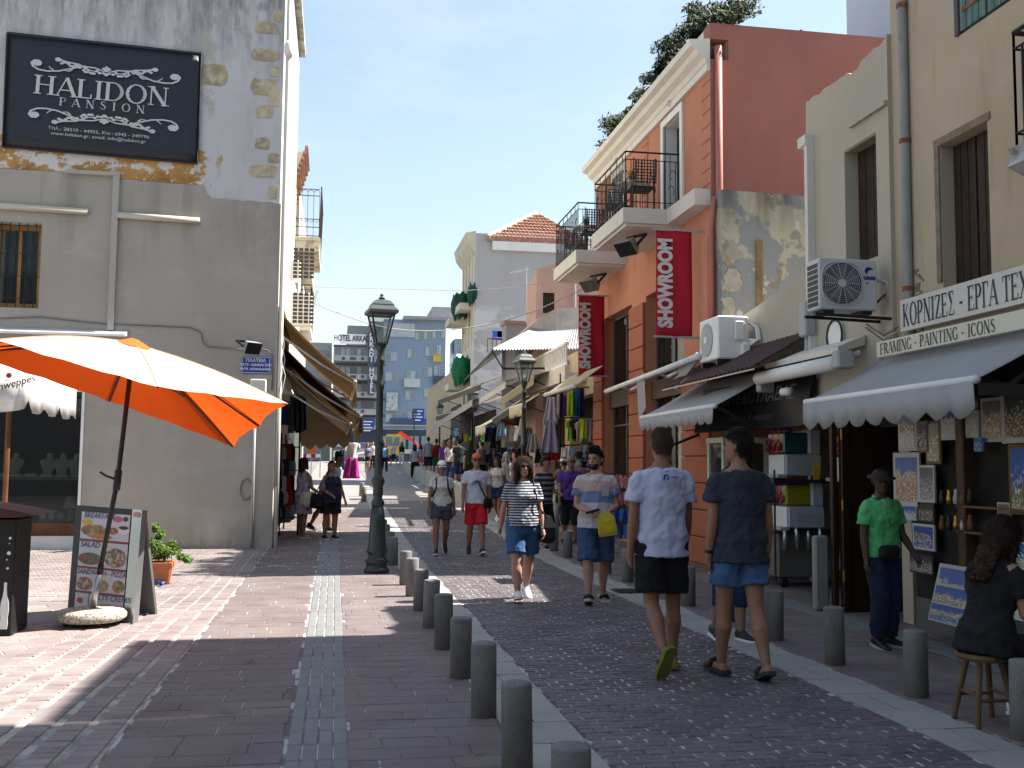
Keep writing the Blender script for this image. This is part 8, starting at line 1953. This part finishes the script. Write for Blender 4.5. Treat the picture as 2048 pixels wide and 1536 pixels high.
    for ex in extras:
        k = ex[0]
        if k == 'sunglasses':
            b = B()
            for s in (-1, 1): b.loft([tv(RH, [(s * (.033 + .027 * math.cos(a)), .103 - .012 * abs(math.cos(a)) + yy, 1.641 + .020 * math.sin(a)) for a in [2 * math.pi * j / 12 for j in range(12)]]) for yy in (0, .004)])
            b.tube(tv(RH, [(-.012, .104, 1.647), (.012, .104, 1.647)]), .003, 4)
            for s in (-1, 1): b.tube(tv(RH, [(s * .06, .094, 1.648), (s * .079, .0, 1.65)]), .003, 4)
            b.make('sunglasses', mat('shades', (.012, .01, .01), .15, 0, bump=0, spec=.6), t)
        elif k in ('cap', 'capback'):
            fl = 1 if k == 'cap' else -1
            b = B(); rr = [ring(0, (f + q) / 2, z_ + .006 + (.012 if z_ > 1.72 else 0), w + .012, (f - q) / 2 + .014, 18) for z_, w, q, f in HEAD if z_ > 1.66]; b.loft([tv(RH, r_) for r_ in rr]); b.make('cap', ex[1], t, smooth=True)
            b = B(); g = [[(math.sin(a) * (.078 + .0 * r_), fl * (.06 + r_ * .105 * math.cos(a)) , 1.672 - .022 * r_ - .012 * abs(math.sin(a))) for a in [math.pi * (j / 10 - .5) for j in range(11)]] for r_ in (.2, .6, 1.0)]
            b.sheet([tv(RH, r_) for r_ in g]); solid(b.make('visor', ex[2] if len(ex) > 2 else ex[1], t, smooth=True), .006)
        elif k == 'hat':
            b = B(); rr = [ring(0, (f + q) / 2, z_ + .01, w + .012, (f - q) / 2 + .014, 18) for z_, w, q, f in HEAD if z_ > 1.66]; rr.insert(0, ring(0, 0, 1.672, .14, .16, 18)); rr.insert(1, ring(0, 0, 1.676, .139, .159, 18)); b.loft([tv(RH, r_) for r_ in rr]); b.make('hat', ex[1], t, smooth=True)
        elif k == 'crossbag':
            s = ex[2] if len(ex) > 2 else 1; hp = RL @ Vector((s * .20 * wt, .06, .92)); b = B()
            b.tube(tv(RL, [(-s * .07, -.04, 1.465), (-s * .06, .09 , 1.42), (0, .142 * wt + .0, 1.28), (s * .10, .140 * wt, 1.10)]) + [hp], .013, 5); b.make('bag_strap', ex[1], t, smooth=True)
            b = B(); b.bbox(-.10, .10, -.04, .04, -.13, .05, .02, Matrix.Translation(hp) @ Matrix.Rotation(s * -.9, 4, 'Z')); b.make('shoulder_bag', ex[1], t, smooth=True)
        elif k == 'shoulderbag':
            s = ex[2] if len(ex) > 2 else 1; hp = RL @ Vector((s * .27 * wt, -.06, .86)); b = B()
            b.tube([RL @ Vector((s * .12, .07, 1.40)), RL @ Vector((s * .12, 0, 1.465)), RL @ Vector((s * .13, -.10, 1.40)), hp + Vector((0, -.05, .14)), hp + Vector((0, .06, .14)), RL @ Vector((s * .15 * wt, .15, 1.12)), RL @ Vector((s * .12, .12, 1.36))], .011, 5); b.make('bag_strap', ex[1], t, smooth=True)
            b = B(); b.loft([[hp + Vector((w * .5 * ca, d_ * cb, z_)) for ca, cb in ((-1, -1), (1, -1), (1, 1), (-1, 1))] for w, d_, z_ in ((.10, .13, -.18), (.16, .19, -.12), (.15, .19, .02), (.06, .15, .16))]); b.make('shoulder_bag', ex[1], t)
        elif k == 'backpack':
            b = B(); b.loft([tv(RL, ring(0, -.20, z_, w, d_, 16, .7)) for z_, w, d_ in ((1.02, .10, .06), (1.05, .14, .085), (1.25, .145, .09), (1.40, .11, .07), (1.43, .06, .04))]); b.make('backpack', ex[1], t, smooth=True)
            for s in (-1, 1): b = B(); b.tube(tv(RL, [(s * .10, -.12, 1.40), (s * .105, -.02, 1.462), (s * .105, .085, 1.40), (s * .11, .135 * wt, 1.26), (s * .15 * wt, .08, 1.12), (s * .16 * wt, -.06, 1.06)]), [(.02, .008)] * 6, 6); b.make('backpack_strap', ex[1], t, smooth=True)
        elif k == 'held':
            w_ = AR[ex[2]][3] + AR[ex[2]][5] * .10; M = Matrix.Translation(w_) @ Matrix.Rotation(ex[5] if len(ex) > 5 else 0, 4, 'Y'); bw, bh = ex[3], ex[4]
            o = None; b = B(); b.loft([[M @ Vector((ca * bw * sx_, cb * .035 * sy_, z_)) for ca, cb in ((-1, -1), (.2, -1.3), (1, -1), (1, 1), (-.2, 1.2), (-1, 1))] for sx_, sy_, z_ in ((1, .5, -bh), (1.05, 1, -bh * .8), (.95, 1, -bh * .3), (.85, .7, -.02), (.5, .5, .02))])
            HELD.append((b.make('carried_bag', ex[1], None, smooth=False), t, ex[6]))
        elif k == 'pouch':
            b = B(); b.loft([tv(RL, ring(0, 0, z_, .175 * wt, .125 * wt, 18)) for z_ in (.955, .985)]); b.make('belt', ex[1], t)
            b = B(); b.loft([tv(RL, ring(.06, .16, z_, w, d_, 14, .7)) for z_, w, d_ in ((.86, .08, .03), (.89, .12, .055), (.97, .12, .05), (1.0, .09, .03))]); b.make('pouch', ex[1], t, smooth=True)
        elif k == 'lanyard':
            b = B(); b.tube(tv(RL, [(-.06, .03, 1.47), (-.045, .12, 1.38), (-.03, .14, 1.28), (-.01, .15, 1.20), (.02, .15, 1.19), (.04, .145, 1.24), (.04, .13, 1.36), (.06, .03, 1.47)]), .006, 5); b.make('cord', ex[1], t)
        elif k == 'watch':
            w_ = AR[ex[2]][3]; d2 = AR[ex[2]][5]; b = B(); b.tube([w_ - d2 * .03, w_ - d2 * .005], .032, 10); b.make('watch', ex[1], t)
        elif k == 'logo':
            text(ex[1], ex[2], ex[3], t, RL @ T(ex[4], -.148 * wt + ex[6] if len(ex) > 6 else -.148, ex[5]), bold=.002)
        elif k == 'call':
            ex[1](t, RL, RH, AR, LG_)
    # place: local +Y is forward
    zz = gnd(y) if z is None else z
    t.matrix_basis = Matrix.Translation((x, y, zz)) @ Matrix.Rotation(rz, 4, 'Z') @ Matrix.Scale(S_, 4)
    while HELD:
        o, tt, lb = HELD.pop(); o.matrix_basis = t.matrix_basis.copy(); tag(o, lb, 'bag')
    return t
HELD = []
PI = math.pi
def tvl(M, ps): return [M @ Vector(p) for p in ps]
TEE_W = mat('tee_white', (.42, .44, .58), .9, .04, 4, .2, 60); TEE_N = mat('tee_navy', (.028, .033, .050), .9, .10, 6, .2, 60); DENIM = mat('denim_blue', (.045, .095, .20), .9, .25, 8, .3, 90, stains=[((.12, .2, .34), (5, 5, 5), .5, .7, .5)]); DENIMD = mat('denim_dark', (.035, .07, .15), .9, .2, 8, .3, 90); SHB = mat('shorts_black', (.008, .008, .010), .9, .2)
OLV = mat('flipflop_olive', (.16, .17, .025), .8, .1); OLVD = mat('flipflop_dark', (.06, .07, .012), .8, .1)
LOGO = mat('tee_print', (.03, .05, .25), .8, 0, bump=0)
def white_prints(t, RL, RH, AR, LG_):
    Mb = RL @ T(0, -.150, 1.39, rx=.28)
    b = B(); b.prism([(-.035, -.022), (-.025, -.022), (-.018, .01), (-.005, .01), (-.005, -.022), (.005, -.022), (.005, .006), (-.002, .02), (-.032, .02)], -.002, .002, Mb); b.box(.012, .018, -.002, .002, -.012, -.006, Mb); b.make('back_logo', LOGO, t)
    text('ACADEMIA', .012, LOGO, t, Mb @ T(.055, 0, .0)); text('sports', .013, LOGO, t, RL @ T(0, -.132, 1.435, rx=.35))
person('tall man in a white tee and black shorts seen from behind', 2.60, 7.98, .02, 1.88, skin='tan', head=(-.05, 0), legL=(-.12, .62), legR=(.06, .02), footL=1.05, footR=.0, armL=(-.06, .15, .13), armR=(.10, .25, .10),
       top=('tee', TEE_W, .80, .62, .032), bottom=('shorts', SHB, .82, .03), shoes=('flip', OLVD, OLV), hair='shaved', hairkind='crop', extras=(('call', white_prints),))
person('tall man in a dark navy tee and denim shorts seen from behind', 3.13, 7.66, .05, 1.88, skin='olive', head=(.75, 0), legL=(.16, .05), legR=(-.14, .22), footL=-.05, footR=.35, armL=(-.05, .2, .10), armR=(.02, .18, .14), wt=1.04,
       top=('tee', TEE_N, .79, .55, .03), bottom=('shorts', DENIM, .60, .022), shoes=('slide', BLACKM, mat('sole_dark', (.03, .03, .03), .8)), hair='black', hairkind='short', extras=(('watch', BLACKM, 0),))
person('woman in a white top and dark cropped trousers half hidden behind the navy tee', 3.72, 9.33, PI + .2, 1.60, fem=True, skin='olive', legL=(.1, .1), legR=(-.1, .2), footR=.2, top=('tee', WHC, .76, .6, .03), bottom=('trousers', NVY, 1.35, .015), shoes=('sneaker', mat('shoe_dark', (.03, .035, .03), .8)), hair='darkbrown', hairkind='bob', lod=1)
BRET = stripes('breton', (.40, .41, .44), (.018, .022, .035), 30, .45, 2, wob=.01)
person('woman in a striped tee and denim shorts with sunglasses walking this way', 2.28, 12.40, PI + .04, 1.70, fem=True, wt=1.17, belly=.05, skin='fair', head=(.08, 0), legL=(-.24, .20), legR=(.28, .05), footL=.45, footR=-.22, armL=(.14, .12, .14), armR=(-.28, .2, .22),
       top=('tee', BRET, .90, .62, .02), bottom=('shorts', mat('denim_mid', (.035, .085, .19), .9, .2, 8, .3, 90), .80, .02), shoes=('sneaker', WHITE, WHITE), hair='brown', hairkind='long', extras=(('sunglasses',), ('shoulderbag', BLK, -1), ('watch', STEEL, 0)))
def blocks(name):
    m = NT(name); z = m.sep(m.coord()).outputs[2]; x = m.sep(m.coord()).outputs[0]
    c = m.ramp(band(m, z, .85, 1.50), [(0, (.42, .40, .44)), (.19, (.40, .28, .26)), (.26, (.42, .38, .42)), (.45, (.14, .20, .36)), (.65, (.42, .30, .27)), (.84, (.46, .42, .40))], 'CONSTANT')
    slv = m.math('GREATER_THAN', m.math('ABSOLUTE', x), .215); c = m.mix(m.math('MULTIPLY', slv, m.math('LESS_THAN', z, 1.31)), c, (.10, .15, .28))
    m.bump(m.noise(m.coord(), 60, 3), .2, .004); return m.fin(c, .9)
def beardf(t, RL, RH, AR, LG_):
    b = B(); rr = [ring(0, (f_ + .01) / 2 + .002, z_, w_ + .006, (f_ - .01) / 2 + .004, 16) for z_, w_, k_, f_ in HEAD if z_ < 1.60]; b.loft([tvl(RH, r_) for r_ in rr]); b.make('beard', HAIR['black'], t, smooth=True)
def pocket(t, RL, RH, AR, LG_):
    b = B(); b.bbox(-.045, .045, -.004, .004, -.05, .05, .003, RL @ T(-.085, .150, 1.26, rz=.2)); b.make('chest_pocket', mat('pocket_pale', (.38, .40, .42), .9), t)
    b = B(); w_ = AR[1][3] + AR[1][5] * .1; b.bbox(-.09, .07, -.02, .02, -.015, .015, .005, Matrix.Translation(w_ + Vector((.03, .02, .02))) @ Matrix.Rotation(.25, 4, 'Y')); b.make('phone', BLACKM, t)
person('bearded man in a colour-block tee holding a yellow bag', 3.12, 12.10, PI - .12, 1.82, wt=1.10, belly=.05, skin='fair', head=(-.6, .05), legL=(-.14, .16), legR=(.22, .04), footL=.2, footR=-.25, armL=(.12, 1.15, .12, .55), armR=(.12, 1.2, .12, .55),
       top=('tee', blocks('colour_blocks'), .84, .60, .028), bottom=('shorts', DENIMD, 1.0, .03), shoes=('slide', BLACKM, GREYP), hair='black', hairkind='quiff', extras=(('call', pocket), ('call', beardf), ('held', YLC, 0, .10, .24, .15, 'yellow carrier bag held by the man in the colour-block tee')))
person('woman in a white cap, white tee and dark shorts with a backpack', 1.92, 18.60, PI - .02, 1.66, fem=True, wt=1.12, skin='tan', legL=(-.16, .62), legR=(.16, .05), footL=.95, footR=-.08, armL=(-.12, .15, .18), armR=(.15, .15, .2), lod=1,
       top=('tee', mat('tee_offwhite', (.50, .47, .44), .9, .06, 6), .90, .45, .018), bottom=('shorts', mat('shorts_slate', (.06, .065, .085), .9), .52, .02), shoes=('sneaker', BLACKM), hair='darkbrown', hairkind='pony', extras=(('cap', WHITE), ('sunglasses',), ('backpack', BLK)))
MOTO = mat('tee_pale', (.46, .46, .52), .9, .05, 6)
def moto(t, RL, RH, AR, LG_):
    c = mat('print_navy', (.05, .09, .16), .9)
    for s in (-1, 1): b = B(); b.tube(tvl(RL, [(s * .055 + .028 * math.cos(a), .152, 1.24 + .028 * math.sin(a)) for a in [2 * PI * k / 12 for k in range(13)]]), .006, 4); b.make('print', c, t)
    b = B(); b.bbox(-.05, .05, -.003, .003, -.012, .02, .002, RL @ T(0, .154, 1.262)); b.make('print', c, t)
person('man in red shorts and a pale tee with an orange cap', 2.55, 18.58, PI - .03, 1.80, skin='olive', legL=(.24, .05), legR=(-.14, .30), footL=-.25, footR=.35, armL=(-.15, .15, .14), armR=(.1, .2, .14), lod=1,
       top=('tee', MOTO, .88, .6, .026), bottom=('shorts', mat('shorts_red', (.50, .012, .02), .85, .1), .88, .02), shoes=('sneaker', mat('shoe_charcoal', (.03, .032, .035), .8), WHITE), hair='darkbrown', hairkind='crop', extras=(('capback', mat('cap_orange', (.55, .12, .05), .8)), ('sunglasses',), ('crossbag', BLK, -1), ('call', moto), ('watch', BLACKM, 0)))
person('man in a purple polo with a crossbody strap by the stalls', aY(1140, 1000, 20.5).x, 20.5, PI - .15, 1.76, skin='tan', wt=1.08, belly=.06, head=(.5, .05), legL=(.1, .1), legR=(-.1, .2), footR=.1, lod=1, top=('polo', mat('polo_purple', (.09, .03, .20), .9, .1, 6), .86, .6, .025), bottom=('trousers', mat('capri_black', (.012, .016, .016), .9), 1.25, .025), shoes=('slide', BLACKM, BLACKM), hair='shaved', hairkind='bald', extras=(('sunglasses',), ('crossbag', BLK, 1)))
person('man in a black and grey striped tee facing the stalls', aY(1088, 1000, 19.3).x, 19.3, PI + .7, 1.76, skin='olive', head=(.3, .2), legL=(.1, .1), legR=(-.12, .2), footR=.1, lod=1, armL=(.2, 1.2, .1, .5), armR=(.0, .3, .12), top=('tee', stripes('rugby', (.02, .02, .024), (.20, .20, .20), 10, .55, 2), .86, .6, .026), bottom=('shorts', SHB, .95, .03), shoes=('sneaker', BLACKM), hair='black', hairkind='short')
person('woman in a white floral blouse carrying a handbag behind the walkers', aY(995, 1000, 26).x, 26, PI - .5, 1.62, fem=True, skin='tan', wt=1.05, head=(-.6, .1), lod=1, armR=(.3, 1.0, .1, .3), top=('tee', mat('floral_white', (.46, .44, .46), .9, .05, 5, stains=[((.08, .08, .10), (30, 30, 30), .6, .64, .9)]), .92, .35, .02), bottom=('shorts', NVY, .6, .03), shoes=('sneaker', WHITE), hair='auburn', hairkind='bob', extras=(('shoulderbag', CRM, -1),))
person('short person in pale cropped trousers beside the purple polo man', aY(1116, 1000, 21.6).x, 21.6, PI + .9, 1.46, fem=True, skin='tan', lod=1, head=(0, .25), armL=(.2, .7, .1), top=('tee', CRM, .86, .5, .025), bottom=('trousers', mat('trouser_white', (.5, .5, .5), .9), 1.45, .02), shoes=('sneaker', WHITE), hair='blond', hairkind='bob')
person('person in a white bucket hat behind the purple polo man', aY(1127, 1000, 23.2).x, 23.2, .5, 1.68, skin='olive', lod=1, top=('tee', GRYC, .86, .6, .025), bottom=('trousers', GRYC, 1.9, .02), hair='brown', extras=(('hat', WHITE),), shoes=('sneaker', BLACKM))
GRNP = mat('polo_green', (.09, .40, .13), .9, .08, 6, .2, 60)
person('man in a bright green polo with hat and waist pouch at the shop door', 4.98, 8.80, PI + .25, 1.60, skin='dark', wt=1.04, head=(-.5, .2), legL=(.02, .12), legR=(.16, .28), footL=0, footR=.15, armL=(.15, .5, .12), armR=(-.05, .25, .12),
       top=('polo', GRNP, .87, .65, .03), bottom=('trousers', mat('jeans_dark', (.012, .018, .045), .9, .2, 8), 1.95, .025), shoes=('sneaker', BLACKM, GREYP), hair='black', hairkind='crop', extras=(('hat', mat('hat_brown', (.022, .014, .010), .8)), ('pouch', mat('pouch_brown', (.02, .012, .010), .8)), ('lanyard', mat('cord_green', (.05, .15, .05), .8))))
person('seated woman with long auburn hair dressed in black on the stool', 4.16, 6.10, -PI / 2 + .25, 1.66, fem=True, skin='fair', wt=1.06, lean=.22, head=(-.1, .15), legL=(1.45, 1.5), legR=(1.35, 1.35), footL=0, footR=0, armL=(.3, .9, .1, .2), armR=(.35, .9, .1, .2), seat=.50, z=0.0,
       top=('tee', BLK, .80, .6, .03), bottom=('trousers', BLK, 1.9, .02), shoes=('sneaker', WHITE), hair='auburn', hairkind='long')
FLO = mat('floral_dress', (.34, .31, .36), .9, .05, 5, stains=[((.03, .03, .10), (11, 11, 11), .55, .60, .95), ((.2, .18, .3), (7, 7, 7), .55, .62, .5)])
person('woman in a floral sleeveless dress at the bag shop', aY(606, 1000, 21.8).x, 21.8, -.9, 1.62, fem=True, wt=1.1, skin='tan', legL=(.04, .05), legR=(-.04, .05), footR=0, armL=(.2, .6, .1), armR=(.25, .8, .1), lod=1, top=('dress', FLO, .52, 0, .025), shoes=('flip', CRM, CRM), hair='black', hairkind='curly', extras=(('shoulderbag', CRM, 1),))
person('woman in a dark vest and black shorts standing in the shade', aY(662, 1000, 21.5).x, 21.5, PI + .5, 1.58, fem=True, wt=1.28, belly=.06, skin='tan', legL=(.02, .05), legR=(-.04, .08), footR=0, armL=(.1, .3, .25), armR=(.2, .9, .15, .4), lod=1, top=('tank', mat('vest_navy', (.018, .02, .045), .9), .80, 0, .025), bottom=('shorts', BLK, .75, .03), shoes=('sneaker', BLACKM), hair='darkbrown', hairkind='pony', extras=(('shoulderbag', BLK, 1),))
person('man in a white tee leaning over behind the woman in the dark vest', aY(652, 1000, 23.2).x, 23.2, PI + 1.1, 1.78, skin='tan', wt=1.05, lean=.45, head=(.2, -.2), legL=(.1, .1), legR=(-.25, .3), footR=.3, armL=(.1, .2, .1), lod=1, top=('tee', TEE_W, .86, .6, .03), bottom=('shorts', GRYC, .9, .03), shoes=('sneaker', BLACKM), hair='darkbrown', hairkind='crop')
# people further up the street
FAR = [(735, 61, PI, 1.68, 1, 'blond', ('tank', mat('top_bluegrey', (.13, .15, .26), .9), .9, 0, .02), ('shorts', SHB, .5), 'woman in a blue top and black shorts walking far down the street'),
 (769, 60, PI + .1, 1.70, 1, 'brown', ('tee', LBL, .9, .5, .02), ('trousers', SHB, 1.9), 'far walker in a pale blue shirt and black trousers right of the lamp post'),
 (829, 51.5, .1, 1.70, 1, 'black', ('tee', mat('blouse_dots', (.36, .34, .32), .9, .1, 8, stains=[((.1, .1, .1), (20, 20, 20), .55, .6, .8)]), .86, .6, .02), ('trousers', SHB, 1.9), 'woman in a speckled blouse and black trousers walking away'),
 (786, 72, .6, 1.70, 0, 'grey', ('tee', WHC, .88, .6, .03), ('shorts', NVY, .9), 'far man in a white shirt and navy shorts'),
 (803, 74, PI, 1.68, 1, 'brown', ('tee', BLK, 1.0, .5, .02), ('trousers', WHC, 1.9), 'far person in black top and white trousers'),
 (745, 66, PI, 1.74, 0, 'black', ('tee', WHC, .86, .6, .03), ('trousers', BLK, 1.9), 'far man in a white tee left of the lamp post'),
 (841, 63, .3, 1.62, 1, 'brown', ('tee', LBL, .9, .5, .02), ('skirt', cloth('coral', (.55, .12, .12)), .9), 'far woman in a light blue top and coral skirt')]
for px, Y, rz, H, fm, hc, tp, bt, lb in FAR:
    person(lb, aY(px, 930, Y).x, Y, rz, H, fem=bool(fm), hair=hc, hairkind='bob' if fm else 'crop', skin=random.choice(('fair', 'tan')), top=tp, bottom=bt, shoes=('sneaker', BLACKM), lod=2, group='far pedestrians', extras=((('held', BLU_, 1, .12, .4, 0, 'royal blue carrier bag of the woman in the speckled blouse'),) if px == 829 else ()))
FAR2 = [(856, 47, 0, 1.78, 0, 'brown', GRYC, ('shorts', BLK, 1.0), 'man in a grey tee and dark shorts on the raised walk'), (872, 47.5, .3, 1.70, 0, 'brown', REDC, ('shorts', cloth('green', (.02, .22, .07)), .95), 'person in a red top and green shorts on the raised walk'),
 (888, 44, -.2, 1.66, 1, 'blond', PUR, ('trousers', GRYC, 1.9), 'blond woman in purple on the raised walk'), (899, 40, .2, 1.68, 1, 'blond', WHC, ('trousers', DENIMD, 1.9), 'blond woman in a white top and blue trousers on the raised walk'),
 (908, 41.5, .4, 1.76, 0, 'grey', WHC, ('shorts', GRYC, .9), 'man in a white tee beside the blond woman'), (918, 37, 0, 1.74, 0, 'black', mat('tee_darkgreen', (.015, .03, .03), .9), ('shorts', NVY, .95), 'man in a dark green tee and navy shorts on the raised walk'),
 (940, 35, -.6, 1.68, 1, 'brown', BLK, ('trousers', BLK, 1.9), 'person in black beside the distant lamp'), (962, 36, .8, 1.7, 0, 'black', GRYC, ('trousers', NVY, 1.9), 'person in grey browsing the middle stalls'), (1012, 30, .6, 1.66, 1, 'grey', WHC, ('trousers', GRYC, 1.9), 'white-haired person in white at the stalls'), (1030, 29, 1.0, 1.72, 0, 'black', MAU, ('trousers', BLK, 1.9), 'person in mauve bending toward the goods tables')]
for px, Y, rz, H, fm, hc, tm, bt, lb in FAR2:
    person(lb, aY(px, 930, Y).x, Y, rz, H, fem=bool(fm), hair=hc, hairkind='bob' if fm else 'crop', skin=random.choice(('fair', 'tan')), top=('tee', tm, .86, .55, .025), bottom=bt, shoes=('sneaker', BLACKM), lod=2, z=gnd(Y) + (.30 if Y > 31 else 0), group='people at the stalls', legL=(.08, .1), legR=(-.08, .15), footR=.1)
